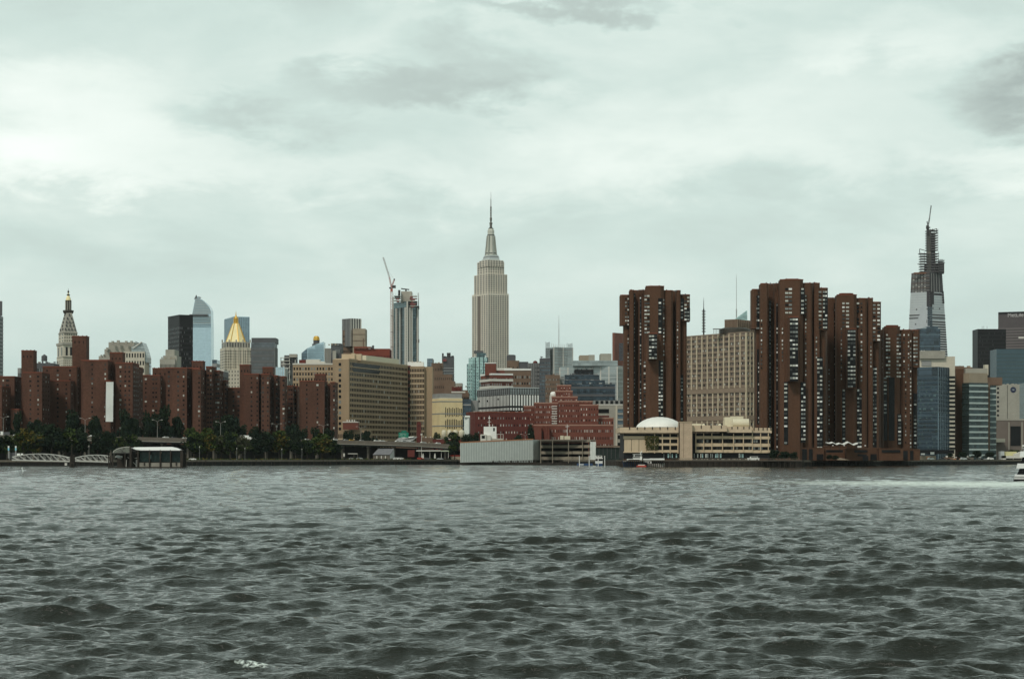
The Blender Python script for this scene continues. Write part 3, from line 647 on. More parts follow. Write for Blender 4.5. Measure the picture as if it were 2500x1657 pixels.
simple('low_building', 'white roofed dark low building between two brick housing blocks', 'building', greyd, 531, 558, 1900, 907, cap=white_dim, win=(6, 8, .5, .5))
def e7(b, f):
    D = 2600
    for i, xx in enumerate((685, 692, 699, 706, 713, 720, 725)): b.pbox('column', white_dim if i % 2 else greyd, xx, xx + 1.4, D - 2, 872 + (i % 3) * 3, 930, 2)
    for y in (872, 880, 888, 897, 908): b.pbox('floor_slab', white_dim, 684, 708, D - 3, y, y + 1.3, 6)
    b.pbox('roof_bulkhead', greyd, 694, 722, D, 867, 884, 14); b.pbox('roof_bulkhead', stone_w2, 706, 725, D - 4, 864, 872, 8)
simple('unfinished_building', 'half built frame of pale slabs and dark columns left of tan hospital', 'building', grey, 686, 726, 2610, 880, win=(8, 10, .5, .4), extra=e7)
simple('glass_block', 'pale blue glass block in front of the half built frame', 'building', gl_blue, 673, 702, 2300, 896, ribs=(4, .1, white_dim))

# ---------------------------------------------------------------- skyline, centre left
def slanted(b, D, prof, m, part, depth=25):
    pts = [(X(a, D), Z(c, D)) for a, c in prof]; n = len(pts); q = MB()
    q.add([(x, D, z) for x, z in pts] + [(x, D + depth, z) for x, z in pts], [tuple(reversed(range(n))), tuple(range(n, 2 * n))] + [(i, (i + 1) % n, n + (i + 1) % n, n + i) for i in range(n)], m); b.mb(q, part)
b = Bld('slanted_glass_tower', 'pale blue glass building with a slanted roofline left of the striped dark tower', 'tower', 770, 2600)
slanted(b, 2600, [(736, 900), (736, 862), (751, 849), (751, 900)], gl_blue2, 'wing')
slanted(b, 2595, [(750, 900), (750, 850), (772, 840), (790, 834), (792, 900)], gl_blue, 'wall')
for i, y in enumerate(range(842, 896, 5)): b.pbox('mullion_band', gl_blue2, 751.5 if y > 850 else 768, 790, 2593.6, y, y + 1.2, 1.2)
b.done()
b = Bld('gilded_cupola_tower', 'dark drum with a small golden octagonal cupola behind slanted glass building', 'tower', 771, 3000)
b.block(greyd, 762, 780, 3000, 839)
c = (X(771, 3000), 3010); m = MB(); m.lathe(c, [(8 * .6, Z(840, 3000)), (8 * .6, Z(831, 3000)), (9 * .6, Z(830, 3000)), (7.5 * .6, Z(829, 3000))], greyd, 8, R(22)); b.mb(m, 'drum')
m = MB(); m.lathe(c, [(8.3 * .6, Z(830, 3000)), (7.6 * .6, Z(823, 3000)), (5.5 * .6, Z(820, 3000)), (3 * .6, Z(819, 3000))], gold_d, 8, R(22)); b.mb(m, 'cupola'); b.done()
def e8(b, f): b.clutter(800, 838, 2395, 842, 5, 7, [greyd, grey, tan]); b.pbox('stair_tower', stone_w2, 812, 820, 2390, 856, 900, 8)
simple('apartment_block', 'pale grey building with sloped shoulder left of the striped dark tower', 'building', stone_w2, 793, 814, 2410, 850, ribs=(4, .4, grey), extra=None)
simple('apartment_block', 'dark grey flat roofed building touching the striped dark tower', 'building', greyd, 808, 838, 2400, 838, win=(8, 12, .4, .4), kinds=((g_mid, .5), (g_pale, .5)), extra=e8)
def e9(b, f):
    D = 2480; f1 = b.block(greyd, 836, 881, D, 777, 845, 857, 40, part='striped_crown')
    for k, n in (('L', 6), ('F', 4)): b.ribs(f1[k], n, .3 if k == 'L' else .4, grey if k == 'L' else white_dim, 'pier', t=.3)
    f2 = b.block(tan, 861, 892, D - 12, 802, None, part='wing')
    b.put(f2['F'], 13, f2['F'][3] - 22, 1.2, 20, brownm, 'pipe', .4); b.bands(f2['F'], 12, .08, brownm, 'string_course', v=(.4, .98))
simple('striped_crown_tower', 'dark brown tower with black and white striped crown and a tan wing', 'tower', brownm, 837, 866, 2490, 806, win=(9, 24, .5, .4), extra=e9)
def e10(b, f):
    b.pbox('coping', brick_cap, 864, 905, 1898, 846, 850, 3); b.clutter(866, 915, 1900, 850, 4, 4, [greyd, stone_w2]); b.pbox('penthouse', brick_dark, 893, 954, 1905, 855, 882, 10); b.pbox('water_tank', greyd, 908, 913, 1898, 843, 850, 3)
simple('red_brick_building', 'dark red brick block showing above tan hospital roof beside the crane', 'building', mat('brick_bright_red', (.20, .045, .028), .9, .25, .15), 864, 956, 1900, 851, win=(24, 9, .3, .4), extra=e10)
# unfinished tower + crane
def unfinished_tower():
    D = 3000; b = Bld('unfinished_glass_tower', 'unfinished glass tower with white vertical fins and bare concrete top floors', 'tower', 990, D)
    f = b.block(gl_teal, 959, 1019, D, 735, None, 992, 30, part='wall')
    for k, us in (('L', (.0, .32, .6, .98)), ('F', (.28, .98))):
        a, c, z0, z1 = f[k]; ln = (c - a).length
        for u in us: b.put(f[k], ln * u, (z0 + z1) / 2 - 6, 1.6, z1 - z0 - 6, white_dim, 'fin', 2.2)
        b.bands(f[k], 56, .25, gl_navy, 'floor_line', v=(0, .97), t=.3)
    b.put(f['F'], 1.0, (f['F'][2] + f['F'][3]) / 2, 1.4, f['F'][3] - f['F'][2], white_dim, 'fin', 2.4); b.put(f['F'], 8.5, (f['F'][2] + f['F'][3]) / 2, 1.4, f['F'][3] - f['F'][2], white_dim, 'fin', 2.4)
    for j, y in enumerate((722, 728, 734, 740, 746)):
        b.pbox('floor_slab', steel_red if j % 2 else conc, 1000, 1018, D - 3, y, y + 1.5, 12); b.pbox('formwork', steel_red, 1001 + (j * 7) % 5, 1008 + (j * 5) % 9, D - 3.5, y + 1.5, y + 4.5, 6)
    for j, y in enumerate((722, 727, 733)):
        b.pbox('floor_slab', conc, 961, 978, D - 2, y, y + 1.3, 14); b.pbox('formwork', steel_red if j else metal_d, 964 + j * 2, 974, D - 3, y + 1.3, y + 4, 6)
    b.block(conc, 979, 1005, D + 10, 711, 740, part='core'); b.pbox('core_wall', metal_d, 972, 977, D + 4, 708, 730, 6)
    for i, xx in enumerate((961, 966, 971, 1006, 1010, 1014, 1018)): b.pbox('guard_post', metal_l, xx, xx + .7, D - 1, 714 + i % 3 * 2, 724, .5)
    m = MB(); m.bar((X(978, D), D + 12, Z(703, D)), (X(998, D), D + 12, Z(705.5, D)), .9, metal_d); m.bar((X(990, D), D + 12, Z(712, D)), (X(990, D), D + 12, Z(704, D)), 1.2, metal_d); b.mb(m, 'placing_boom')
    m = MB(); x = X(1020.5, D); m.box((x, D + 14, (Z(713, D) + GZ) / 2), (1.4, 1.4, Z(713, D) - GZ), metal_l); b.mb(m, 'hoist_mast')
    for y in (751, 832): b.pbox('hoist_cage', metal_d, 1017, 1023.5, D + 8, y - 4, y + 4, 4)
    b.done()
unfinished_tower()
def lattice(m, A, B, r, n, mt, rb):
    A = Vector(A); B = Vector(B); d = (B - A).normalized(); s1 = d.cross(Vector((0, 1, 0))).normalized() * r; s2 = Vector((0, r, 0))
    cs = [s1 + s2, s1 - s2, -s1 - s2, -s1 + s2]
    for c in cs: m.bar(A + c, B + c, rb, mt, 4)
    for i in range(n):
        p = A + (B - A) * (i / n); q = A + (B - A) * ((i + 1) / n)
        for k in range(4): m.bar(p + cs[k], q + cs[(k + 1) % 4], rb * .7, mt, 3)
def tower_crane():
    D = 2990; o = bpy.data.objects.new('tower_crane', None); COL.objects.link(o); o.location = (X(955, D), D, GZ); loc = tuple(o.location)
    setp(o, 'pale red luffing tower crane with raised jib beside unfinished glass tower', 'crane')
    m = MB(); lattice(m, (X(955, D), D, GZ), (X(955.5, D), D, Z(712, D)), 1.3, 60, mat('crane_paint_pale', (.60, .45, .41), .5, .2, .3), .34); m.build('mast', o, loc)
    m = MB(); m.box((X(959.3, D), D + 6, (Z(724, D) + GZ) / 2), (1.5, 1.5, Z(724, D) - GZ), white_dim); m.build('hoist_track', o, loc)
    m = MB(); m.box((X(956, D), D, Z(708, D)), (3.4, 4, 5), crane_red); m.box((X(953, D), D - 1, Z(703, D)), (3.2, 3, 2), metal_d); m.box((X(962, D), D, Z(700, D)), (5, 4, 4), metal_d); m.build('cab', o, loc)
    m = MB(); lattice(m, (X(956, D), D, Z(703, D)), (X(950.5, D), D, Z(676, D)), .8, 8, crane_red, .3); lattice(m, (X(950.5, D), D, Z(676, D)), (X(935.5, D), D, Z(628, D)), .8, 18, mat('crane_jib_grey', (.40, .36, .33), .5, .2, .3), .26); m.build('jib', o, loc)
    m = MB(); lattice(m, (X(956, D), D, Z(701, D)), (X(962.5, D), D, Z(683, D)), .7, 6, crane_red, .3); m.box((X(962.6, D), D, Z(682, D)), (2, 2, 2), metal_d); m.build('counter_jib', o, loc)
    m = MB(); m.bar((X(962.6, D), D, Z(682, D)), (X(945, D), D, Z(658, D)), .10, metal_d, 3); m.build('pendant_cable', o, loc)
    for y in (771, 810, 847): m = MB(); m.bar((X(955, D), D, Z(y, D)), (X(961, D), D + 10, Z(y, D)), .6, metal_d, 4); m.build('wall_tie', o, loc)
tower_crane()
simple('office_block', 'small grey box tower right of the unfinished glass tower', 'building', gl_blue2, 1043, 1058, 2500, 875, ribs=(3, .15, grey))
def e11(b, f):
    f1 = b.block(brownm, 1055, 1104, 2150, 914, part='wing'); f2 = b.block(brownm, 1084, 1110, 2140, 930, part='wing'); b.wins(f1['F'], 10, 10, .3, .3); b.clutter(1058, 1083, 2190, 886, 3, 3)
simple('brown_brick_building', 'stepped brown brick building right of the tan hospital', 'building', brownm, 1053, 1083, 2200, 886, win=(7, 12, .3, .35), extra=e11)
def e12(b, f):
    D = 2600
    for i, (a, c, y) in enumerate(((1079, 1083, 858), (1084, 1088, 865), (1091, 1100, 857), (1095, 1099, 862), (1102, 1108, 864))): b.pbox('column', metal_d, a, c, D, y + 4, 872, 6)
    b.bands(f['F'], 3, .12, metal_l, v=(.82, .9)); b.pbox('floor_slab', steel_red, 1081, 1090, D - 2, 876, 882, 5)
simple('dark_tower', 'dark blue tower with ragged unfinished top behind brown brick building', 'tower', greyd, 1079, 1109, 2600, 870, win=(8, 30, .6, .5, (.02, .85)), kinds=((gl_navy, 1),), extra=e12)
def e13(b, f):
    b.pbox('penthouse', brick_dark, 1103, 1127, 1800, 944, 956, 12); b.pbox('fascia', white_dim, 1102, 1136, 1788, 955, 958.5, 3); b.pbox('penthouse', brownm, 1126, 1142, 1802, 952, 968, 12); b.clutter(1104, 1140, 1790, 944, 4, 4, [brick_dark, tan])
simple('low_brick_building', 'low red brown rooftops with a white fascia above yellow panelled building', 'building', brownm, 1100, 1146, 1795, 958, win=(10, 8, .4, .4), extra=e13)
simple('pale_block', 'small pale block behind the low red brown rooftops', 'building', stone_w2, 1109, 1130, 2300, 935, win=(6, 6, .4, .4))
# aqua glass tower in front of the great skyscraper's foot
def e14(b, f):
    D = 2300; f0 = b.block(gl_aqua, 1139.5, 1153, D - 6, 888, part='wing'); b.wins(f0['F'], 3, 26, .4, .5, kinds=((gl_teal, .7), (g_pale, .3))); f1 = b.block(gl_aqua, 1144, 1154, D - 3, 874, part='wing')
    b.block(gl_teal, 1163, 1186, D + 8, 861, 875, part='penthouse'); b.pbox('penthouse', greyd, 1157, 1180, D + 12, 856, 862, 8); b.clutter(1156, 1190, D + 3, 872, 5, 5, [gl_teal, greyd, metal_l])
simple('aqua_glass_tower', 'pale aqua glass apartment tower at the left foot of the tallest skyscraper', 'tower', gl_aqua, 1151, 1191, 2300, 872, win=(9, 32, .45, .4), kinds=((gl_teal, .5), (g_pale, .2), (gl_aqua, .3)), ribs=(4, .2, gl_teal), extra=e14)

# ---------------------------------------------------------------- the great stepped skyscraper with a mast
def great_tower():
    D = 3400; s_ = D / FPX; b = Bld('art_deco_skyscraper', 'tallest limestone skyscraper with stepped shoulders and needle mast', 'skyscraper', 1197, D)
    wk = ((mat('esb_window', (.085, .078, .068), .4, .4, .1), .7), (mat('esb_window_b', (.16, .145, .12), .4, .3, .1), .3))
    TH = 30
    def st(x0, xc, x1, yt, yb, DD, cl, cf, rows, part='wall', v=(.02, .98)):
        f = b.block(stone_esb, x0, x1, DD, yt, yb, xc, TH, part=part)
        for k, n in (('L', cl), ('F', cf)):
            if n: b.wins(f[k], n, rows, .5 if k == 'L' else .5, .58, v=v, kinds=wk, t=.3)
        return f
    st(1165, 1191, 1231, 637, 672, D + 12, 4, 7, 6)
    st(1157.5, 1191, 1238.5, 668, 718, D + 6, 5, 8, 10)
    f = st(1152.5, 1191.5, 1242, 715, None, D, 7, 9, 62, v=(.27, .99))
    # left face recess: a proud strip with its shade put into the colour
    a, c, z0, z1 = f['L']; ln = (c - a).length
    b.put(f['L'], ln * .46, (Z(870, D) + Z(720, D)) / 2, ln * .16, (870 - 720) * s_, mat('esb_recess_shade', (.16, .13, .11), .9, .2, .1), 'recess', .5, pri=1e6)
    # crown
    st(1170, 1190, 1229, 634, 650, D + 10, 3, 6, 3)
    st(1171, 1190.5, 1227, 634, 640, D + 12, 0, 0, 1)
    b.block(metal_l, 1177, 1220, D + 16, 631, 636, 1194, TH, part='parapet_step'); b.block(metal_l, 1179, 1219, D + 18, 627, 632, 1195, TH, part='parapet_step'); b.block(metal_d, 1180, 1218, D + 20, 625.5, 627, 1195, TH, part='parapet_step'); b.block(metal_l, 1181, 1217, D + 20, 622, 625.6, 1195.5, TH, part='parapet_step')
    cx, cy = X(1198.5, D + 40), D + 40
    m = MB(); mm = mat('mast_cladding', (.54, .54, .47), .5, .12, .1, metal=.2)
    m.lathe((cx, cy), [(16 * s_, Z(623, D)), (14.5 * s_, Z(617, D)), (12.5 * s_, Z(606, D)), (10.8 * s_, Z(590, D)), (9.7 * s_, Z(575, D)), (8.9 * s_, Z(568, D)), (8.9 * s_, Z(557, D)), (7.4 * s_, Z(555, D)), (6.8 * s_, Z(552, D))], mm, 8, R(22.5)); b.mb(m, 'mast')
    for k in range(8):
        a = R(45 * k + 22.5); q = MB(); dx, dy = math.cos(a), math.sin(a)
        q.bar((cx + dx * 15 * s_, cy + dy * 15 * s_, Z(620, D)), (cx + dx * 9.6 * s_, cy + dy * 9.6 * s_, Z(570, D)), 1.2, mat('mast_glazing', (.30, .31, .27), .5, .2, .2), 4); b.mb(q, 'buttress')
    for y in (568, 613): q = MB(); q.lathe((cx, cy), [((9.6 if y < 600 else 14.8) * s_, Z(y + 1, D)), ((9.8 if y < 600 else 14.8) * s_, Z(y - 1, D))], greyd, 8, R(22.5)); b.mb(q, 'ring')
    m = MB(); m.lathe((cx, cy), [(6.2 * s_, Z(553, D)), (6.8 * s_, Z(552, D)), (5.5 * s_, Z(550.5, D)), (2.8 * s_, Z(549, D))], metal_d, 10); b.mb(m, 'cap')
    am = mat('antenna_metal', (.13, .12, .10), .6, .2, .2)
    m = MB(); pr = [(3.2, 550), (3.0, 541), (4.1, 539), (4.1, 537.5), (1.8, 536), (2.6, 531), (2.9, 526), (2.0, 524)]
    for i, y in enumerate(range(522, 500, -2)): pr.append((2.1 if i % 2 else 1.5, y))
    pr += [(2.0, 500), (2.0, 498), (1.0, 497), (.8, 480), (.45, 478), (.25, 461)]
    m.lathe((cx, cy), [(r * s_, Z(y, D)) for r, y in pr], am, 8); b.mb(m, 'antenna')
    b.done()
great_tower()

# ---------------------------------------------------------------- tan hospital, long
def tan_hospital():
    D = 1650; b = Bld('long_hospital', 'long tan fifteen storey hospital slab with regular rows of dark windows', 'hospital', 930, D)
    wk = ((g_dark, .93), (g_mid, .04), (g_pale, .03)); FH = 13.1                     # storey in photo px
    wk2 = ((g_dark, .7), (g_pale, .25), (g_mid, .05))
    f = b.block(brick_tan, 715, 814, D + 40, 890, depth=30, part='wing'); H = f['F'][3] - f['F'][2]; b.cap(f, white_dim, 1.2, .6)
    n = int(H / (FH * (D + 40) / FPX)); b.wins(f['F'], 14, n, .5, .5, v=(1 - n * FH * (D + 40) / FPX / H - .005, .985), kinds=wk2)
    b.bands(f['F'], n, .10, conc_beige, 'sill_course', v=(1 - n * FH * (D + 40) / FPX / H - .03, .96), t=.2)
    b.pbox('penthouse', white_dim, 747, 780, D + 48, 877, 891, 12); b.pbox('penthouse', white_dim, 780, 793, D + 48, 882, 891, 10); b.pbox('penthouse', brick_dark, 730, 746, D + 52, 878, 891, 10)
    b.clutter(800, 822, D + 44, 889, 3, 6)
    # corner tower
    f = b.block(brick_tan, 812, 851.8, D - .8, 877.5, depth=12, part='wing'); H = f['F'][3] - f['F'][2]; ch = FH * D / FPX
    n = int(H / ch)
    for j in range(n):
        b.put(f['F'], (X(830, D) - f['F'][0].x), f['F'][3] - ch * (j + .9), 2.0, ch * .55, random.choice((g_dark, g_dark, g_pale)))
    b.pbox('penthouse', conc_beige, 834, 882, D + 16, 864, 880, 14); b.pbox('penthouse', conc_beige, 858, 866, D + 14, 862, 880, 10)
    # long face in real rows, slightly receding to the right
    f = b.block(brick_tan, 852, 996, D, 877, th=70.8, depth=13, part='wall'); H = f['F'][3] - f['F'][2]; b.cap(f, conc_beige, .8, .5)
    ch = FH * D / FPX; n = int(H / ch)
    b.wins(f['F'], 37, n, .58, .54, v=(1 - n * ch / H + .012, .985), u=(.015, .99), kinds=wk)
    b.bands(f['F'], n, .14, mat('sill_tan', (.40, .30, .20), .85, .15, .2), 'sill_course', v=(1 - n * ch / H - .02, .953), t=.28)
    p0, p1 = f['F'][0], f['F'][1]; dr = (p1 - p0).normalized(); zt = f['F'][3]
    def ua(px): r = (px - 1250) / FPX; return (r * p0.y - p0.x) / (dr.x - r * dr.y)
    ul = ua(862), ua(925)
    for dz, hh in ((4.0, 3.0), (8.2, 2.6)): b.put(f['F'], sum(ul) / 2, zt - dz, ul[1] - ul[0], hh, g_dark, 'loggia', .3, pri=1e6)
    b.put(f['F'], sum(ul) / 2, zt - 5.9, ul[1] - ul[0], .5, conc_beige, 'loggia_rail', .7, pri=1e6)
    nin = Vector((-dr.y, dr.x)); pc = p0 + dr * (ua(902) + ua(982)) / 2 + nin * 6; b.item('penthouse', cream, (pc.x, pc.y, zt + 2.6), math.atan2(dr.y, dr.x), (ua(982) - ua(902), 6, 5.2), 1e6)
    pc = p0 + dr * ua(888) + nin * 7; b.item('penthouse', greyd, (pc.x, pc.y, zt + 1.6), math.atan2(dr.y, dr.x), (9, 5, 3.2), 1e6)
    f = b.block(brick_dark, 994, 1002, D + 128, 892, depth=10, part='recess')
    b.wins(f['F'], 1, 14, .7, .5, kinds=((g_dark, 1),))
    f = b.block(brick_tan, 1001, 1056, D + 22, 894, xc=1036, th=58, part='wing') if False else b.block(brick_tan, 1001, 1036, D + 118, 894, depth=26, part='wing')
    H = f['F'][3] - f['F'][2]; ch = FH * (D + 118) / FPX; n = int(H / ch); b.wins(f['F'], 9, n, .55, .55, v=(1 - n * ch / H, .985), kinds=wk); b.bands(f['F'], n, .16, conc_beige, 'sill_course', v=(1 - n * ch / H - .03, .955), t=.28)
    b.block(brick_tan, 1036, 1056, D + 121, 895, depth=23, part='wing')
    b.pbox('penthouse', white, 995, 1034, D + 135, 883, 896, 10); b.clutter(1003, 1030, D + 131, 884, 4, 3, [conc_beige, greyd])
    # low front annexe
    f = b.block(brick_tan, 825, 900, D - 40, 1050, depth=34, part='annexe'); b.wins(f['F'], 15, 2, .5, .5, v=(.12, .98), kinds=wk); b.bands(f['F'], 2, .12, conc_beige, 'sill_course', v=(.1, .9), t=.3)
    f = b.block(brick_hosp, 837, 874, D - 44, 1031, 1048, depth=12, part='annexe'); b.cap(f, white_dim, .8, .5)
    for i in range(4): b.pbox('vent_stack', white_dim, 846 + i * 6, 849 + i * 6, D - 38, 1024, 1031, 2)
    b.done()
tan_hospital()
def chimney_():
    D = 1600; b = Bld('brick_chimney', 'dark red brick chimney tower in front of the tan hospital', 'chimney', 1022, D)
    b.block(brick_dark, 1017, 1028, D, 1033, depth=4); b.pbox('cap', brick_dark, 1018.5, 1026.5, D + .6, 1029, 1034, 3); b.pbox('slot', g_dark, 1022, 1023.5, D - .1, 1036, 1042, .15); b.done()
chimney_()
# yellow panelled building
def yellow():
    D = 1640; b = Bld('yellow_panel_building', 'yellow panelled building with vertical dark slots and grey louvred roof', 'building', 1100, D)
    f = b.block(yellow_gl, 1055, 1129, D, 972, xc=1075, th=20, part='wall')
    b.block(grey, 1055.5, 1128, D + 3, 960, 972, 1076, 20, part='louvre_screen'); b.block(white_dim, 1056, 1128, D + 1, 971, 973.5, 1075, 20, part='fascia')
    for k in ('L', 'F'): b.bands(f[k], 5, .08, grey, 'floor_line', v=(.05, 1.05), t=.2)
    a, c, z0, z1 = f['F']; ln = (c - a).length
    for i in range(10):
        for j in range(4):
            b.put(f['F'], ln * (.20 + .80 * (i + .5) / 10), z0 + (z1 - z0) * (.19 + .195 * j), ln * .032, (z1 - z0) * random.choice((.12, .15, .16)), g_dark)
    for i in range(4):
        b.put(f['L'], (f['L'][1] - f['L'][0]).length * (.12 + i * .24), z0 + (z1 - z0) * .18, .5, (z1 - z0) * .3, brownm, 'slot', .2)
    f2 = b.block(gl_navy, 1128, 1150, D + 8, 974, part='glass_wing'); b.bands(f2['F'], 5, .12, grey, 'floor_line', v=(.05, 1.0), t=.3)
    b.block(grey, 1144, 1166, D + 14, 977, 1010, part='wing'); b.done()
yellow()
# striped medical building
def striped():
    D = 1780; b = Bld('striped_building', 'white and dark vertically striped building with grey screened roof floors', 'building', 1240, D)
    f = b.block(black, 1165, 1317, D, 962, xc=1244, th=22, part='wall')
    a, c, z0, z1 = f['F']
    def zrow(y): return Z(y, D)
    for k, n in (('L', 23), ('F', 11)):
        A, C, _, _ = f[k]; ln = (C - A).length
        for i in range(n):
            wfr = .55 if k == 'F' else .42
            u = ln * (i + .5) / n
            b.put(f[k], u, (zrow(963.5) + zrow(990)) / 2, ln / n * wfr, zrow(963.5) - zrow(990), white, 'stripe_panel', .16)
            b.put(f[k], u, (zrow(995) + zrow(1001)) / 2, ln / n * wfr, zrow(995) - zrow(1001), white, 'lower_panel', .16)
            b.put(f[k], u, (zrow(1008) + zrow(1016)) / 2, ln / n * wfr, zrow(1008) - zrow(1016), white_dim, 'lower_panel', .5)
        if k == 'L':
            for u, y in ((.08, 974), (.34, 975), (.66, 972)): b.put(f[k], ln * u, zrow(y), ln * .035, 1.6, g_dark, 'vent', .4)
    f2 = b.block(gl_grey, 1166, 1316, D + 1, 947, 962, 1244.5, 22, part='roof_screen')
    for k, n in (('L', 16), ('F', 12)):
        b.ribs(f2[k], n, .3, greyd, 'screen_rib', t=.5)
        b.put(f2[k], (f2[k][1] - f2[k][0]).length / 2, f2[k][3] + .4, (f2[k][1] - f2[k][0]).length, .8, metal_l, 'fascia', .6)
    b.done()
striped()
def e15(b, f):
    for k in ('L', 'F'): b.bands(f[k], 7, .35, white_dim, 'balcony', v=(.4, .98), t=1.0)
    f1 = b.block(brick_hosp, 1184, 1211, 1965, 887, 916, part='stair_tower'); b.cap(f1, white, .8, .6); f1 = b.block(brick_hosp, 1211, 1232, 1970, 904, 916, part='penthouse')
    b.cap(f, white, 1.6, .8)
simple('banded_apartment_block', 'red brick apartment block with white balcony bands and brick penthouse tower', 'building', brick_hosp, 1173, 1252, 1960, 915, xc=1200, th=20, win=(12, 14, .5, .5, (.1, .98)), kinds=((g_dark, .5), (g_pale, .5)), extra=e15)
def e16(b, f):
    b.cap(f, white, 1.8, .9); b.pbox('penthouse', white_dim, 1213, 1250, 2050, 898, 906, 12)
simple('brown_apartment_block', 'grey brown apartment block with a white roof edge behind the banded block', 'building', brownm, 1232, 1296, 2040, 904, win=(11, 12, .5, .4, (.1, .96)), kinds=((g_pale, .5), (g_dark, .5)), extra=e16)
def e17(b, f):
    b.block(greyd, 1237, 1259, 2520, 869, part='penthouse'); m = MB(); c = (X(1248, 2520), 2528); m.lathe(c, [(5.4, Z(870, 2520)), (5.4, Z(866, 2520)), (3, Z(865, 2520))], greyd, 14); b.mb(m, 'drum')
simple('brown_tower', 'brown brick tower with rounded dark top at right foot of tallest skyscraper', 'tower', brownm, 1238, 1268, 2500, 880, win=(3, 10, .2, .3), extra=e17)
simple('dark_block', 'low dark block between the brown tower and the domed grey tower', 'building', greyd, 1266, 1289, 2500, 886, cap=greyd, win=(5, 6, .4, .4), kinds=((gl_navy, 1),))
def e18(b, f):
    m = MB(); c = (X(1307, 2300), 2310); m.lathe(c, [(2.6, Z(888, 2300)), (2.6, Z(883, 2300)), (1.8, Z(880.5, 2300)), (.3, Z(879, 2300))], brick_dark, 10); b.mb(m, 'water_tank')
simple('grey_tower', 'grey ribbed tower carrying a domed red water tank', 'tower', grey, 1287, 1317, 2300, 886, ribs=(7, .4, greyd), win=(8, 22, .4, .4), extra=e18)
def e19(b, f):
    m = MB(); m.bar((X(1322, 2290), 2296, Z(874, 2290)), (X(1321, 2290), 2296, Z(869, 2290)), .4, metal_d); m.bar((X(1319, 2290), 2296, Z(870, 2290)), (X(1326, 2290), 2296, Z(871, 2290)), .4, metal_d); b.mb(m, 'roof_crane')
simple('dark_slab', 'dark grey blue slab with flat top beside the pronged glass tower', 'tower', greyd, 1317, 1344, 2290, 874, win=(7, 26, .5, .4), kinds=((gl_blue2, .6), (gl_navy, .4)), extra=e19)
simple('stepped_brown_building', 'purple brown lower building in front of the pronged glass tower', 'building', brownm, 1331, 1367, 2150, 915, win=(10, 16, .4, .4, (.1, .97)), kinds=((g_mid, .6), (g_pale, .4)), clutter=3)
def pronged():
    D = 4000; b = Bld('pronged_glass_tower', 'pale grey banded skyscraper with glass prongs and thin mast', 'skyscraper', 1366, D)
    f = b.block(gl_grey, 1341, 1398, D, 847, xc=1352, th=30)  # haze of distance put into the pale glass colour
    for k in ('L', 'F'): b.bands(f[k], 26, .35, grey, 'louvre_band', v=(.3, .99)); 
    b.ribs(f['F'], 2, .10, white_dim, 'pier')
    for x0, x1, y in ((1332, 1343, 834), (1386, 1398.5, 837)):
        for i in range(5): b.pbox('prong', gl_grey, x0 + i * (x1 - x0) / 5, x0 + i * (x1 - x0) / 5 + 1.0, D - 5, y + (i * 3) % 4, 905, 3)
        for j in range(12): b.pbox('prong_rail', metal_l, x0, x1, D - 4.5, y + 3 + j * 4, y + 4 + j * 4, 2)
    f3 = b.block(gl_grey, 1332, 1343, D - 1, 850, part='wing')
    for i in range(9): b.pbox('screen_post', metal_l, 1346 + i * 4.6, 1347 + i * 4.6, D, 838 + (i * 5) % 4, 848, 2)
    m = MB(); m.lathe((X(1365, D), D + 20), [(1.0, Z(850, D)), (.7, Z(800, D)), (.25, Z(768, D))], metal_l, 6); b.mb(m, 'mast'); b.done()
pronged()
def e20(b, f):
    D = 2150
    for k in ('L', 'F'): b.bands(f[k], 16, .14, metal_l, 'floor_line', v=(.25, .99), t=.3); b.ribs(f[k], 16 if k == 'F' else 7, .12, white_dim, 'mullion', v=(.25, .99), t=.3)
    b.block(gl_grey, 1399, 1508, D + 5, 880, 893, part='upper_stage'); b.block(tan, 1415, 1437, D + 12, 867, 882, part='penthouse'); b.block(stone_w2, 1437, 1452, D + 12, 866, 882, part='penthouse'); b.block(stone_w2, 1466, 1493, D + 12, 863, 882, part='penthouse')
simple('broad_glass_building', 'broad pale grey glass building behind the stepped dark building', 'building', gl_grey, 1367, 1530, 2150, 892, xc=1507, th=62, extra=e20)
def stepped_dark():
    D = 1880; b = Bld('stepped_dark_building', 'dark glass building stepping down to the right, behind red hospital', 'building', 1440, D)
    for i, (x0, x1, y, dd) in enumerate(((1379, 1463, 915, 10), (1403, 1449, 902, 16), (1378, 1477, 928, 5), (1380, 1502, 937, 0))):
        f = b.block(gl_navy if i != 1 else black, x0, x1, D + dd, y, part='tier'); b.bands(f['F'], 3 if i < 3 else 9, .3, greyd, 'floor_line', v=(.55 if i < 3 else .1, 1), t=.3); b.clutter(x0 + 2, x1 - 2, D + dd, y, 5, 4, [greyd, grey])
        b.wins(f['F'], 26, 12, .3, .25, v=(.2, 1), kinds=((gl_blue2, .25), (g_dark, .6), (gl_navy, .15)), t=.1)
    b.done()
stepped_dark()
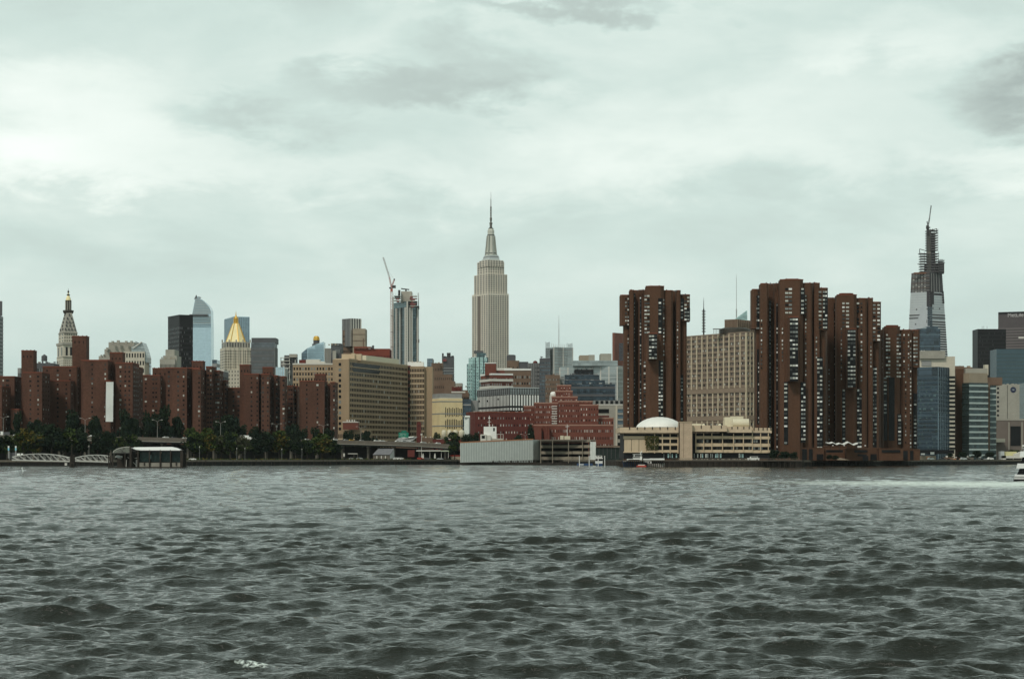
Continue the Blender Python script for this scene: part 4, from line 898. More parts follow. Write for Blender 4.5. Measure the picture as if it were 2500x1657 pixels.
def beige_clinic():
    D = 1700; b = Bld('pale_clinic_building', 'pale grey clinic building with dark ribbon window beside the brown towers', 'building', 1490, D)
    f = b.block(stone_w2, 1458, 1540, D, 989, part='wall'); b.cap(f, white_dim, 1, .5)
    b.block(grey, 1450, 1540, D + 12, 977, 990, part='upper_stage')
    for x in range(1454, 1522, 12): b.pbox('opening', g_dark, x, x + 7, D + 11.5, 978, 988, .5)
    b.pbox('ribbon_window', g_dark, 1460, 1487, D - .2, 998, 1008, .4); b.pbox('spandrel', brick_dark, 1460, 1487, D - .2, 1014, 1018, .4)
    for y in (998, 1012, 1026, 1042, 1062, 1080):
        b.pbox('ribbon_window', gl_blue2 if y < 1050 else g_dark, 1508, 1522, D - .2, y, y + 9, .4)
    b.pbox('pier', stone_w, 1503, 1507, D - .3, 990, 1090, .6); b.done()
beige_clinic()
# red brick hospital with stepped tower
def red_hospital():
    D = 1600; b = Bld('red_brick_hospital', 'red brick hospital with stepped central tower and pale stone trim', 'hospital', 1400, D)
    wk = ((g_dark, .45), (white_dim, .3), (g_pale, .25)); pink = mat('trim_pink_stone', (.36, .20, .15), .8, .15, .3)
    def seg(x0, x1, yt, dd, cols, rows, yb=1086, part='wall', cap=True):
        f = b.block(brick_hosp, x0, x1, D + dd, yt, None, depth=18, part=part)
        H = Z(yt, D + dd) - Z(yb, D + dd)
        z1 = f['F'][3]; v1 = .985; v0 = max(.02, 1 - H / (z1 - f['F'][2]))
        if cols: b.wins(f['F'], cols, rows, .30, .36, v=(v0, v1), kinds=wk)
        if cap: b.cap(f, pink, 1.0, .5)
        return f
    seg(1279, 1308, 993, 24, 8, 8); seg(1305, 1363, 985, 12, 15, 8); seg(1360, 1366, 985, 22, 0, 1, cap=False)
    seg(1364, 1447, 981, 8, 20, 8); seg(1416, 1461, 990, 4, 7, 7); seg(1460, 1498, 1022, 10, 6, 1, 1040)
    for j in range(8): b.pbox('stair_window', white_dim, 1347, 1360, D + 11.5, 990 + j * 6, 992.5 + j * 6, .4)
    seg(1348, 1410, 970, 22, 10, 1, 980); seg(1357, 1398, 956, 26, 7, 2, 968, 'tower'); seg(1361, 1394, 942, 29, 5, 2, 954, 'tower')
    f = seg(1303, 1498, 1039, -30, 0, 4, part='front_wing'); b.wins((f['F'][0], f['F'][1], f['F'][2], f['F'][3]), 38, 4, .30, .36, u=(.22, .99), v=(.1, .95), kinds=wk)
    f = b.block(brick_hosp, 1303, 1322, D - 36, 1042, part='pavilion'); f = b.block(brick_hosp, 1328, 1341, D - 36, 1040, part='pavilion')
    b.ribs(f['F'], 3, .2, brick_dark, 'pier', t=.4)
    m = MB(); c = (X(1352, D + 40), D + 45); m.lathe(c, [(2.6, Z(964, D)), (2.8, Z(956, D)), (2.0, Z(952.5, D)), (.4, Z(951, D))], white, 12); b.mb(m, 'water_tank')
    b.block(white_dim, 1343, 1360, D + 35, 964, 985, part='penthouse')
    for xx in (1410, 1420, 1432, 1441): b.pbox('parapet_block', pink, xx, xx + 3, D + 7, 978, 982, 1)
    b.done()
red_hospital()
def dark_red():
    D = 1560; b = Bld('dark_red_brick_building', 'long low dark red brick building behind the corrugated parking garage', 'building', 1215, D)
    f = b.block(brick_dark, 1138, 1294, D, 1007, xc=1160, th=14, part='wall'); b.cap(f, brick_cap, .8, .5)
    wk = ((g_dark, .4), (white_dim, .3), (g_pale, .3))
    b.wins(f['F'], 19, 5, .28, .30, v=(.2, .96), u=(.04, .99), kinds=wk); b.block(brick_dark, 1190, 1294, D + 20, 1004, part='upper_stage')
    b.clutter(1150, 1280, D + 8, 1006, 9, 3, [white_dim, grey]); b.done()
    D = 1540; b = Bld('pale_blue_block', 'pale blue grey windowless block left of the long dark red building', 'building', 1140, D)
    m = MB(); m.prism([(X(1133, D), D + 2), (X(1145, D), D), (X(1147, D), D + 3), (X(1147, D), D + 12), (X(1133, D), D + 12)], GZ, Z(1018, D), corr); m.prism([(X(1135, D), D + 3), (X(1147, D), D + 3.2), (X(1147, D), D + 10), (X(1135, D), D + 10)], Z(1018, D), Z(1014, D), corr); b.mb(m, 'wall')
    b.pbox('cornice', white_dim, 1133, 1147, D - .2, 1017, 1018.4, 2); b.done()
dark_red()
# storage tanks
lt = ['leftmost white rounded storage tank', 'second white rounded storage tank from left, behind tree', 'third white rounded storage tank from left', 'rightmost white rounded storage tank, beside the pale blue block']
for i, (x0, x1) in enumerate(((1078, 1090), (1092, 1103), (1105, 1118), (1120, 1134))):
    D = 1530; o = bpy.data.objects.new('storage_tank', None); COL.objects.link(o); o.location = (X((x0 + x1) / 2, D), D, GZ); setp(o, lt[i], 'tank', 'white storage tanks'); r = (x1 - x0) / 2 / FPX * D
    m = MB(); m.lathe((0, 0), [(r, Z(1069, D) - GZ), (r, Z(1055, D) - GZ), (r * .92, Z(1052, D) - GZ), (r * .65, Z(1050, D) - GZ), (r * .2, Z(1049, D) - GZ)], cream, 20); m.build('tank_body', o, smooth=True)
    m = MB(); m.lathe((0, 0), [(r * 1.04, 0), (r * 1.04, Z(1069, D) - GZ)], conc_dark, 14); m.build('stand', o)
# pale hospital lattice block
def lattice_hospital():
    D = 1560; b = Bld('lattice_hospital_tower', 'broad beige hospital tower with a grid of pale vertical piers', 'hospital', 1760, D)
    f = b.block(lat_glass, 1664, 1847, D, 812, xc=1822, th=33, part='wall')
    wk = ((g_mid, .4), (mat('lattice_pane_brown', (.17, .13, .10), .5, .3, .2), .4), (g_dark, .2))
    pierm = mat('lattice_pier', (.54, .46, .33), .8, .15, .2); spm = mat('lattice_spandrel', (.245, .185, .135), .85, .25, .2)
    for k, n in (('L', 12), ('F', 3)):
        a, c, z0, z1 = f[k]; ln = (c - a).length
        b.bands(f[k], 25, .40, spm, 'spandrel', t=.5)
        b.wins(f[k], n * 4, 25, .5, .42, v=(-.02, .98), kinds=wk + ((g_blind, .12),))
        b.ribs(f[k], n, .17, pierm, 'pier', t=.8)
        for vv in (.55, .33): b.put(f[k], ln / 2, z0 + (z1 - z0) * vv, ln, 3.6, spm, 'plant_floor', .9)
    b.cap(f, spm, 1.0, .6, ('L', 'F'))
    D2 = D + 20
    m = MB(); c = (X(1796, D2), D2 + 8); m.lathe(c, [(12, Z(813, D2)), (12, Z(803, D2)), (9, Z(799, D2))], bronze, 20); b.mb(m, 'round_penthouse')
    for i in range(9): b.pbox('roof_frame_post', bronze, 1742 + i * 3.6, 1742.6 + i * 3.6, D2, 803, 814, .6)
    b.pbox('roof_frame_rail', bronze, 1741, 1776, D2, 802, 803.4, 3)
    f = b.block(brownm, 1770, 1840, D2 + 30, 779, xc=1800, th=55, part='penthouse')
    for k in ('L', 'F'): b.ribs(f[k], 9, .25, spm, 'pier', t=.5)
    b.done()
lattice_hospital()
for (x, D, y0, y1, lb, r) in ((1718, 1700, 815, 726, 'dark needle antenna mast above left part of the lattice hospital', .5), (1798, 3600, 790, 668, 'faint tall white antenna mast behind the lattice hospital penthouse', .8)):
    m = MB(); m.lathe((0, 0), [(r * 1.3, 0), (r * 1.3, Z(755, D) - GZ), (r * .6, Z(753, D) - GZ), (r * .45, Z(y1 + 12, D) - GZ), (.06, Z(y1, D) - GZ)], metal_d if x < 1750 else mat('mast_pale', (.38, .40, .38), .5, .1, .2), 6)
    if x < 1750:
        for y in range(760, 812, 7): m.box((0, 0, Z(y, D) - GZ), (3.0, .4, .9), metal_d)
    o = m.build('antenna_mast'); o.location = (X(x, D), D, GZ); setp(o, lb, 'mast')
b = Bld('glass_wedge_tower', 'sliver of a pale aqua glass wedge behind the lattice hospital penthouse', 'tower', 1817, 3500); slanted(b, 3500, [(1795, 800), (1796, 778), (1824, 757), (1825, 800)], gl_aqua, 'wall')
for y in (765, 770, 775): b.pbox('mullion_band', gl_grey, 1814 - (y - 765), 1824, 3499, y, y + 1, 1)
b.done()
def e21(b, f):
    for j in range(10): b.pbox('window', gl_navy, 1511, 1521, 2599.6, 838 + j * 4.3, 841 + j * 4.3, .4)
simple('red_brown_tower', 'plain red brown tower half hidden behind the leftmost waterside tower', 'tower', brick_hosp if False else mat('brick_red_brown', (.21, .085, .06), .9, .25, .12, fine=.2), 1495, 1540, 2600, 812, xc=1500, th=50, extra=e21)

# ---------------------------------------------------------------- brown riverside towers
def river_tower(label, D, segs, cols, strips, brk=brick2, lows=()):
    x0 = min(s[0] for s in segs); x1 = max(s[1] for s in segs)
    b = Bld('riverside_tower', label, 'apartment tower', (x0 + x1) / 2, D, 'brown brick riverside towers')
    for (a, c, yt, yb, dd) in segs:
        xa, xb = X(a, D + dd), X(c, D + dd); ch = min(2.2, (xb - xa) * .22) if c - a > 9 and dd < 12 else .02
        if dd < 0: ch = .02
        y0_ = D + dd; y1_ = y0_ + 9
        z1_ = Z(yt, D + dd); z0_ = b.z if yb is None else Z(yb, D + dd)
        MBp = MB().prism([(xa, y0_ + ch), (xa + ch, y0_), (xb - ch, y0_), (xb, y0_ + ch), (xb, y1_), (xa, y1_)], z0_, z1_, brk); MBp.build('wing', b.o, b.loc)
        q = MB().prism([(xa - .06, y0_ + ch - .06), (xa + ch, y0_ - .12), (xb - ch, y0_ - .12), (xb + .06, y0_ + ch - .06), (xb + .06, y0_ + 1.2), (xa - .06, y0_ + 1.2)], z1_ + .003, z1_ + .45, brick_cap); q.build('parapet', b.o, b.loc)
    yc = max(s[2] for s in segs if s[3] is None and s[1] - s[0] > 9) + 4
    b.block(brk, x0 + 12, x1 - 12, D + 22, yc, depth=16, part='core', fit=True)
    def dd_at(x, y):
        v = 99
        for (a, c, yt, yb, dd) in segs:
            if a <= x <= c and y >= yt and (yb is None or y <= yb): v = min(v, dd)
        return v
    for (a, c, y0, y1) in strips:                       # dark strips on the wall: glazing, and recess shade put into colour
        dd = dd_at((a + c) / 2, (y0 + y1) / 2); dd = 8 if dd == 99 else dd
        b.pbox('glazing_strip', g_dark, a, c, D + dd - .18, y0, y1, .3)
    for (x, wd, y0, y1, st, pw, n) in cols:             # window columns
        k = 0; y = y0
        while y < y1:
            dd = dd_at(x, y); dd = 8 if dd == 99 else dd
            for i in range(n):
                if random.random() < .05: continue
                cx = x + (i - (n - 1) / 2) * wd * 1.12
                m = g_blind if random.random() < pw * .85 else random.choice((g_dark, g_mid, g_pale, g_pale))
                if m is g_blind and random.random() < .35: m = white
                c3 = (X(cx, D + dd), D + dd - .22, Z(y + st * .28, D + dd)); b.item('window', m, c3, 0, (wd * random.uniform(.85, 1) / FPX * D, .3, st * random.uniform(.40, .48) / FPX * D))
            y += st; k += 1
    for (x, y) in [((s[0] * (1 - t) + s[1] * t), s[2]) for s in segs if s[3] is None for t in (.25, .7)]:
        if random.random() < .8: b.pbox('roof_vent', greyd, x, x + random.uniform(1.5, 3.5), D + 6, y - random.uniform(1.5, 4), y + .5, 1.5)
    for (a, c, y0, y1) in lows: b.pbox('opening', g_dark, a, c, D - 1.2, y0, y1, .4)
    return b.done()
ST = 8.9
river_tower('leftmost brown riverside tower, standing alone left of the lattice hospital', 1215,
    [(1523, 1538, 721, None, 10), (1514, 1538, 721, 794, 8), (1537, 1548, 709, None, 6), (1548, 1560, 710, None, 14), (1559, 1574, 709, None, 9), (1573, 1580, 709, None, 3), (1577, 1622, 699, None, 0), (1621, 1643, 710, None, 3), (1643, 1652, 711, None, 16), (1651, 1662, 710, None, 6), (1661, 1677, 720, None, 10), (1661, 1685, 720, 784, 8), (1583, 1605, 814, 877, -7)],
    [(1528, 4, 727, 790, ST, .3, 1), (1533.5, 3.5, 727, 1030, ST, .35, 1), (1548.5, 3, 720, 1030, ST, .25, 1), (1563.5, 3.5, 725, 1030, ST, .25, 1), (1579.5, 6, 720, 812, ST, .35, 2), (1575, 7, 882, 1030, ST, .45, 1),
     (1594, 6, 818, 872, ST, .4, 3), (1611, 6, 728, 812, ST, .5, 1), (1620.5, 3, 730, 872, ST, .4, 1), (1613, 5, 884, 1018, ST, .45, 2), (1654, 3, 785, 895, ST, .5, 1), (1664, 7, 728, 778, ST, .5, 1), (1677, 6, 724, 782, ST, .35, 2), (1662.5, 4, 922, 1020, ST, .4, 2)],
    [(1546, 1551, 716, 1040), (1562, 1566, 724, 1040), (1607, 1618, 728, 815), (1608, 1619, 880, 1030), (1659, 1670, 728, 780), (1672, 1685, 752, 782), (1657, 1668, 915, 1030), (1584, 1604, 816, 874)])
river_tower('tallest brown riverside tower, just right of the lattice hospital', 1190,
    [(1846, 1858, 707, None, 10), (1836, 1858, 707, 802, 8), (1857, 1876, 693, None, 2), (1876, 1892, 694, None, 16), (1891, 1906, 693, None, 9), (1905, 1962, 683, None, 0), (1918, 1952, 682, 690, 4), (1961, 1984, 692, None, 3), (1983, 1989, 692, None, 16), (1988, 2002, 692, None, 5), (2001, 2016, 704, None, 9), (1996, 2022, 704, 806, 6), (1926, 1950, 774, 930, -6)],
    [(1850, 3.5, 712, 800, 9.6, .2, 2), (1859, 3, 780, 900, 9.6, .5, 1), (1854, 7, 884, 1035, 10.2, .5, 1), (1880, 3, 740, 1110, 9.6, .45, 1), (1897, 3, 742, 1100, 9.6, .3, 1), (1910, 3, 800, 880, 9.6, .5, 1), (1925, 8, 703, 770, 9.6, .45, 2), (1918, 8, 935, 1080, 10.2, .7, 1),
     (1938, 6, 777, 928, 10.2, .55, 3), (1959, 7, 703, 765, 9.6, .5, 1), (1967, 3, 720, 930, 9.6, .6, 1), (1961, 5, 936, 1070, 10.2, .45, 2), (1993, 3.5, 812, 870, 9.6, .5, 1), (2002, 7, 710, 800, 9.6, .5, 1), (2014, 5, 710, 800, 9.6, .6, 2), (2001, 6, 875, 1100, 10.2, .55, 2)],
    [(1848, 1859, 720, 800), (1848, 1858, 852, 1035), (1878, 1882, 735, 1110), (1895, 1899, 740, 1110), (1928, 1949, 776, 930), (1955, 1965, 703, 768), (1955, 1967, 932, 1080), (1914, 1924, 932, 1085), (2009, 2021, 712, 804), (1995, 2009, 872, 1105)])
river_tower('third brown riverside tower from the left, behind the zigzag canopy', 1235,
    [(2020, 2036, 728, None, 12), (2034, 2046, 729, None, 18), (2044, 2093, 720, None, 0), (2050, 2084, 717, 726, 4), (2092, 2118, 729, None, 3), (2117, 2121, 729, None, 15), (2120, 2132, 729, None, 5), (2131, 2147, 738, None, 10), (2122, 2152, 738, 833, 6), (2068, 2090, 803, 948, -6)],
    [(2038, 3, 745, 1090, 9.4, .3, 1), (2024, 3, 900, 1090, 9.4, .3, 1), (2059, 6, 738, 795, 9.4, .4, 1), (2069, 8, 738, 795, 9.4, .6, 1), (2054, 3, 800, 930, 9.4, .3, 1), (2079, 6, 806, 944, 9.6, .5, 3), (2094, 7, 738, 795, 9.4, .6, 1), (2103, 4, 738, 930, 9.4, .55, 1),
     (2060, 6, 950, 1075, 9.8, .6, 1), (2098, 5, 950, 1090, 9.8, .5, 2), (2134, 7, 742, 832, 9.4, .5, 1), (2145, 7, 742, 832, 9.4, .5, 1), (2126, 3, 835, 895, 9.4, .4, 1), (2134, 6, 898, 1100, 9.6, .4, 2)],
    [(2036, 2040, 740, 1100), (2069, 2089, 805, 945), (2056, 2064, 950, 1080), (2093, 2104, 950, 1095), (2128, 2140, 895, 1100)])
river_tower('rightmost and lowest of the brown riverside towers', 1270,
    [(2152, 2162, 806, None, 8), (2160, 2199, 798, None, 0), (2164, 2194, 795, 802, 3), (2198, 2228, 806, None, 3), (2226, 2240, 812, None, 10), (2226, 2246, 806, 897, 6), (2151, 2160, 830, None, 14)],
    [(2168, 5, 815, 918, 9.2, .55, 2), (2194, 5, 815, 918, 9.2, .5, 2), (2156, 4, 820, 920, 9.2, .5, 1), (2207, 3.5, 815, 925, 9.2, .5, 1), (2218, 3, 815, 925, 9.2, .4, 1), (2223, 3, 830, 1090, 9.2, .5, 1), (2235, 5, 822, 895, 9.2, .55, 2), (2161, 7, 920, 1030, 9.4, .4, 1), (2196, 7, 1013, 1085, 9.4, .6, 1), (2211, 3, 930, 1085, 9.2, .35, 1), (2234, 6, 975, 1090, 9.4, .5, 1)],
    [(2170, 2184, 921, 1075), (2157, 2166, 935, 1075), (2191, 2201, 1010, 1085), (2230, 2239, 960, 1095)])
# podium of the towers
def podium():
    D = 1186; b = Bld('brick_podium', 'low brown brick podium with dark slots joining the riverside towers', 'podium', 2090, D)
    for i, (a, c, y, dd) in enumerate(((1952, 2012, 1094, 6), (2010, 2070, 1090, 8), (2066, 2124, 1096, 2), (2120, 2150, 1094, 10), (2146, 2205, 1096, 6), (2202, 2246, 1098, 16))):
        f = b.block(brick2, a, c, D + dd, y, depth=40, part='wall'); b.cap(f, brick2, .5, .4)
    for (a, c, y0, y1, dd) in ((2017, 2058, 1098, 1104, 1.9), (2086, 2118, 1098, 1104, 1.7), (2153, 2198, 1098, 1104, 5.7), (2094, 2116, 1108, 1113, 1.7), (1957, 1970, 1096, 1122, 5.7), (1975, 1984, 1096, 1122, 5.7), (1994, 2010, 1108, 1122, 5.7), (2106, 2120, 1112, 1124, 1.7), (2126, 2140, 1108, 1122, 9.7), (2205, 2216, 1100, 1122, 15.7), (2222, 2230, 1100, 1122, 15.7)):
        b.pbox('opening', g_dark, a, c, D + dd - .15, y0, y1, .4)
    for i, xx in enumerate((2032, 2038, 2060, 2098, 2111)): b.pbox('lamp_globe', white, xx, xx + 3, D + 9, 1086 + i % 2 * 3, 1088.5 + i % 2 * 3, .7)
    m = MB()
    a0 = X(2046, D - 4); a1 = X(2075, D - 4); m.add([(a0, D - 4, GZ + .3), (a1, D - 4, GZ + .3), (a0, D - 4, Z(1116, D)), (a0, D + 1, GZ + .3), (a1, D + 1, GZ + .3), (a0, D + 1, Z(1116, D))], [(0, 1, 2), (5, 4, 3), (0, 2, 5, 3), (1, 4, 5, 2)], tan); b.mb(m, 'ramp')
    b.done()
    D = 1180; m = MB(); pr = [(2016, 1077), (2019, 1080), (2027, 1081), (2034, 1079), (2043, 1084), (2051, 1081), (2060, 1084), (2072, 1078), (2084, 1085), (2095, 1081)]
    for i in range(1, len(pr) - 1):
        (xa, ya), (xb, yb) = pr[i], pr[i + 1]; t = .45
        m.add([(X(xa, D), D, Z(ya, D)), (X(xb, D), D, Z(yb, D)), (X(xb, D), D + 6, Z(yb - 1.5, D)), (X(xa, D), D + 6, Z(ya - 1.5, D)), (X(xa, D), D, Z(ya, D) - t), (X(xb, D), D, Z(yb, D) - t), (X(xb, D), D + 6, Z(yb - 1.5, D) - t), (X(xa, D), D + 6, Z(ya - 1.5, D) - t)], [(0, 1, 2, 3), (7, 6, 5, 4), (0, 4, 5, 1), (2, 6, 7, 3), (1, 5, 6, 2), (0, 3, 7, 4)], white)
    o = bpy.data.objects.new('zigzag_canopy', None); COL.objects.link(o); o.location = (X(2055, D), D, Z(1094, D)); setp(o, 'white folded zigzag canopy on the brick podium between two riverside towers', 'canopy')
    m.build('canopy_roof', o, tuple(o.location))
    for xx in (2030, 2051, 2071, 2092): m = MB(); m.bar((X(xx, D), D + 3, Z(1097, D)), (X(xx, D), D + 3, Z(1082, D)), .15, metal_d); m.build('post', o, tuple(o.location))
podium()

# ---------------------------------------------------------------- skyline, right
def crane_tower():
    D = 3500; s_ = D / FPX; b = Bld('unfinished_skyscraper', 'tapering skyscraper under construction with open steel crown and silver cladding', 'skyscraper', 2270, D)
    pan = mat('silver_panel', (.48, .50, .52), .45, .12, .06, metal=.3); dkf = mat('open_floor_dark', (.075, .068, .072), .7, .4, .1); slotm = mat('open_slot', (.035, .03, .035), .8, .3, .1)
    def xl(y): return 2231 - (y - 680) * .052
    def xr(y): return 2308 + (y - 680) * .063
    # tapering clad body
    def taper(m_, y0, y1, l0, l1, r0, r1, dd, part, dep=36):
        z0, z1 = Z(y0, D), Z(y1, D); q = MB(); k = .62
        def ring(l, r, z): 
            c = l + (r - l) * .50
            return [(X(l, D), D + dd + 22, z), (X(c, D), D + dd, z), (X(r, D), D + dd + 22, z), (X((l + r) / 2, D), D + dd + dep + 10, z)]
        v = ring(l0, r0, z0) + ring(l1, r1, z1); q.add(v, [(0, 1, 5, 4), (1, 2, 6, 5), (2, 3, 7, 6), (3, 0, 4, 7), (4, 5, 6, 7), (3, 2, 1, 0)], m_); b.mb(q, part); return v
    taper(pan, 1112, 712, xl(1112), xl(712), xr(1112), xr(712), 0, 'wall'); taper(dkf, 712, 664, xl(712), xl(664), xr(712), xr(664), 1.5, 'open_floors')
    taper(dkf, 664, 640, 2264, 2266, xr(664) - 2, 2304, 8, 'open_floors', 22)
    def face_bar(name, m_, y, h, side, u0=0, u1=1, out=.5):
        l, r = xl(y), xr(y); c = l + (r - l) * .5
        A, B_ = ((X(l, D), D + 22), (X(c, D), D)) if side == 'L' else ((X(c, D), D), (X(r, D), D + 22))
        A = Vector(A); B_ = Vector(B_); d = B_ - A; ln = d.length; n = Vector((d.y, -d.x)) / ln
        p = A + d * (u0 + u1) / 2 + n * out * .5; b.item(name, m_, (p.x, p.y, Z(y, D)), math.atan2(d.y, d.x), (ln * (u1 - u0) - .05, out, h))
    for y in range(716, 880, 6):
        face_bar('floor_line', metal_l, y, 1.3, 'L'); 
        if y < 778: face_bar('floor_line', mat('silver_line', (.56, .58, .58), .45, .1, .1, metal=.3), y, 1.6, 'R', 0, 1)
        else: face_bar('floor_line', mat('silver_line', (.56, .58, .58)), y, 1.6, 'R', 0, 1); face_bar('open_band', slotm, y + 3, 2.6, 'R', 0, 1, .4)
    for y in (768, 775): face_bar('louvre_band', greyd, y, 2.4, 'L', 0, 1, .7); face_bar('louvre_band', greyd, y, 2.4, 'R', .12, 1, .7)
    for (y, sd, u) in ((754, 'L', .35), (754, 'L', .88), (752, 'R', .2), (752, 'R', .65), (782, 'L', .85), (790, 'L', .33), (786, 'L', .85)): face_bar('louvre', greyd, y, 2.4, sd, u - .03, u + .03, .9)
    for y in range(712, 746, 3): face_bar('open_slot', slotm, y + 1.5, 2.4, 'L', .86, 1, 1.2); face_bar('open_slot', slotm, y + 1.5, 2.4, 'R', 0, .26 if y < 740 else .14, 1.2)
    for y in range(748, 796, 5): face_bar('hoist_bay', gl_navy, y, 3, 'L', .90, 1, .9); face_bar('hoist_bay', gl_navy, y, 3, 'R', 0, .14, .9)
    for y in (717,): face_bar('open_band', slotm, y, 3.2, 'R', .3, .85, .8)
    for i in range(5): face_bar('open_slot', slotm, 712 + i * 6, 3.8, 'R', .88, 1, .8)
    for j, y in enumerate(range(666, 712, 6)):
        face_bar('slab_edge', grey if j % 2 else mat('slab_rust', (.17, .12, .10), .8, .3, .1), y, .8, 'L'); face_bar('slab_edge', greyd, y, .8, 'R')
        for u in (.12, .3, .5, .7): face_bar('column_line', grey, y + 3, 4.2, 'R', u, u + .025, .7)
        for u in (.1, .25, .4, .55, .72): face_bar('light_gap', white_dim if (j + int(u * 10)) % 3 == 0 else grey, y + 3, 1.4, 'L', u, u + .07, .6)
    # open steel floors of the crown: slabs and columns with sky between
    def frame(x0, x1, y0, y1, dd, dep, step=5.9):
        y = y0; j = 0
        while y <= y1:
            b.pbox('steel_floor', mat('steel_grey', (.12, .11, .115), .6, .3, .3), x0, x1, D + dd, y, y + 1.9, dep); y += step; j += 1
        for i in range(int((x1 - x0) / 8) + 1):
            xx = x0 + (x1 - x0) * i / int((x1 - x0) / 8)
            for q in (0, dep - 1): b.pbox('steel_column', metal_d, xx - .35, xx + .35, D + dd + q, y0 - 3, y1 + 3, .8)
    frame(2263, 2290, 562, 612, 8, 16); frame(2248, 2292, 618, 664, 7, 18, 6.2); frame(2291, 2305, 636, 662, 9, 14, 6)
    b.pbox('core', mat('core_concrete', (.22, .20, .17), .85, .3, .2), 2264, 2273, D + 10, 560, 670, 8); b.pbox('core', metal_d, 2274, 2283, D + 12, 572, 670, 8)
    b.pbox('open_floors', dkf, 2291, 2305, D + 12, 640, 668, 8)
    m = MB()
    for (xa, ya, xb, yb) in ((2272, 563, 2289, 557), (2289, 557, 2289, 570), (2272, 563, 2280, 558), (2247, 607, 2262, 611), (2247, 607, 2247, 620), (2243, 619, 2250, 620), (2242, 644, 2250, 643), (2303, 640, 2309, 641), (2295, 633, 2305, 633)): m.bar((X(xa, D), D + 7, Z(ya, D)), (X(xb, D), D + 7, Z(yb, D)), .6, metal_d, 4)
    b.mb(m, 'outrigger'); b.pbox('rust_net', mat('rust_net', (.20, .09, .05), .9, .3, .1), 2232, 2262, D + 4, 665, 668, 6)
    b.done()
    # crane on top
    o = bpy.data.objects.new('tower_crane', None); COL.objects.link(o); o.location = (X(2268, D), D + 9, Z(563, D)); loc = tuple(o.location); setp(o, 'dark tower crane perched on top of the unfinished tapering skyscraper', 'crane'); Y = D + 9
    m = MB(); lattice(m, (X(2269, D), Y, Z(575, D)), (X(2268.5, D), Y, Z(556, D)), 1.2, 6, metal_d, .4); m.build('mast', o, loc)
    m = MB(); m.box((X(2267, D), Y, Z(553.5, D)), (4.4, 4, 6), metal_d); m.box((X(2272, D), Y, Z(554, D)), (2, 2, 2), metal_d); m.build('cab', o, loc)
    m = MB(); lattice(m, (X(2268, D), Y, Z(552, D)), (X(2266, D), Y, Z(539, D)), .6, 4, metal_d, .3); m.build('counter_jib', o, loc)
    m = MB(); lattice(m, (X(2268.5, D), Y, Z(551, D)), (X(2272, D), Y, Z(531, D)), .7, 5, metal_d, .35); lattice(m, (X(2272, D), Y, Z(531, D)), (X(2276, D), Y, Z(500, D)), .55, 9, metal_d, .3); m.build('jib', o, loc)
crane_tower()
def e22(b, f): b.bands(f['F'], 11, .06, gl_blue2, 'floor_line', t=.3); b.block(gl_navy, 2262, 2290, 2412, 797, 805, part='penthouse')
simple('navy_glass_tower', 'dark navy glass block in front of the unfinished tapering skyscraper', 'tower', gl_navy, 2226, 2296, 2400, 802, extra=e22)
def blue_hospital():
    D = 1480; b = Bld('blue_glass_hospital', 'blue glass hospital tower with pale concrete top right of riverside towers', 'hospital', 2285, D)
    f = b.block(gl_navy, 2232, 2316, D, 895, xc=2290, th=52, part='wall')
    nv = mat('glass_hospital_blue', (.028, .050, .072), .25, .4, .08, metal=.15, spec=.5)
    for k, n in (('L', 8), ('F', 6)):
        b.wins(f[k], n * 2, 19, .74, .60, v=(.02, .9), kinds=((nv, .75), (gl_teal, .25)), t=.2)
        b.bands(f[k], 19, .06, gl_blue2, 'floor_line', v=(.03, .91), t=.3)
        if k == 'F': b.ribs(f[k], n, .12, gl_blue2, 'mullion', t=.5)
    f = b.block(stone_w, 2246, 2331.5, D + 14, 870, None, part='core'); b.block(stone_w2, 2246, 2308, D + 12, 856, 875, part='penthouse')
    b.pbox('louvre', grey, 2250, 2274, D + 13.6, 880, 893, .5)
    for j in range(18): b.pbox('ribbon_window', g_dark, 2317.5, 2332, D + 13.6, 918 + j * 10.2, 922.8 + j * 10.2, .5)
    for xx in (2260, 2266): m = MB(); m.lathe((X(xx + 1, D), D + 16), [(1.0, Z(856, D)), (1.0, Z(854, D)), (.3, Z(852.5, D))], white, 10); b.mb(m, 'roof_dome')
    b.pbox('plinth', g_dark, 2240, 2330, D - .5, 1098, 1107, 1); b.done()
blue_hospital()
def banded():
    D = 1500; b = Bld('banded_glass_building', 'green glass building with white horizontal bands and brown top floors', 'building', 2400, D)
    b.block(brownm, 2331, 2353, D + 30, 893, part='wing', depth=8); b.block(brick2, 2333, 2352, D + 24, 900, part='wing')
    f = b.block(gl_green, 2349, 2412, D, 934, xc=2366, th=22, part='wall')
    for k in ('L', 'F'):
        b.bands(f[k], 13, .30 if k == 'F' else .2, mat('spandrel_pale_green', (.40, .47, .45), .4, .15, .2) if k == 'F' else gl_teal, 'spandrel', v=(.02, 1), t=.4)
    f = b.block(gl_green, 2410, 2432, D + 24, 941, part='wing'); b.bands(f['F'], 13, .30, mat('spandrel_pale_green', (0, 0, 0)), 'spandrel', v=(.02, 1), t=.4)
    b.pbox('pier', brownm, 2411, 2417, D + 18, 934, 1100, 5)
    f = b.block(brownm, 2352, 2447, D + 28, 921, 940, part='upper_stage'); b.block(tan, 2352, 2411, D + 2, 910, 934, 2367, 22, part='upper_stage')
    b.block(brownm, 2332, 2374, D + 34, 896, part='upper_stage'); b.pbox('penthouse', stone_w2, 2357, 2411, D + 26, 899, 911, 10); b.pbox('penthouse', stone_w, 2405, 2413, D + 36, 890, 915, 6); b.clutter(2334, 2372, D + 36, 896, 3, 4); b.done()
banded()
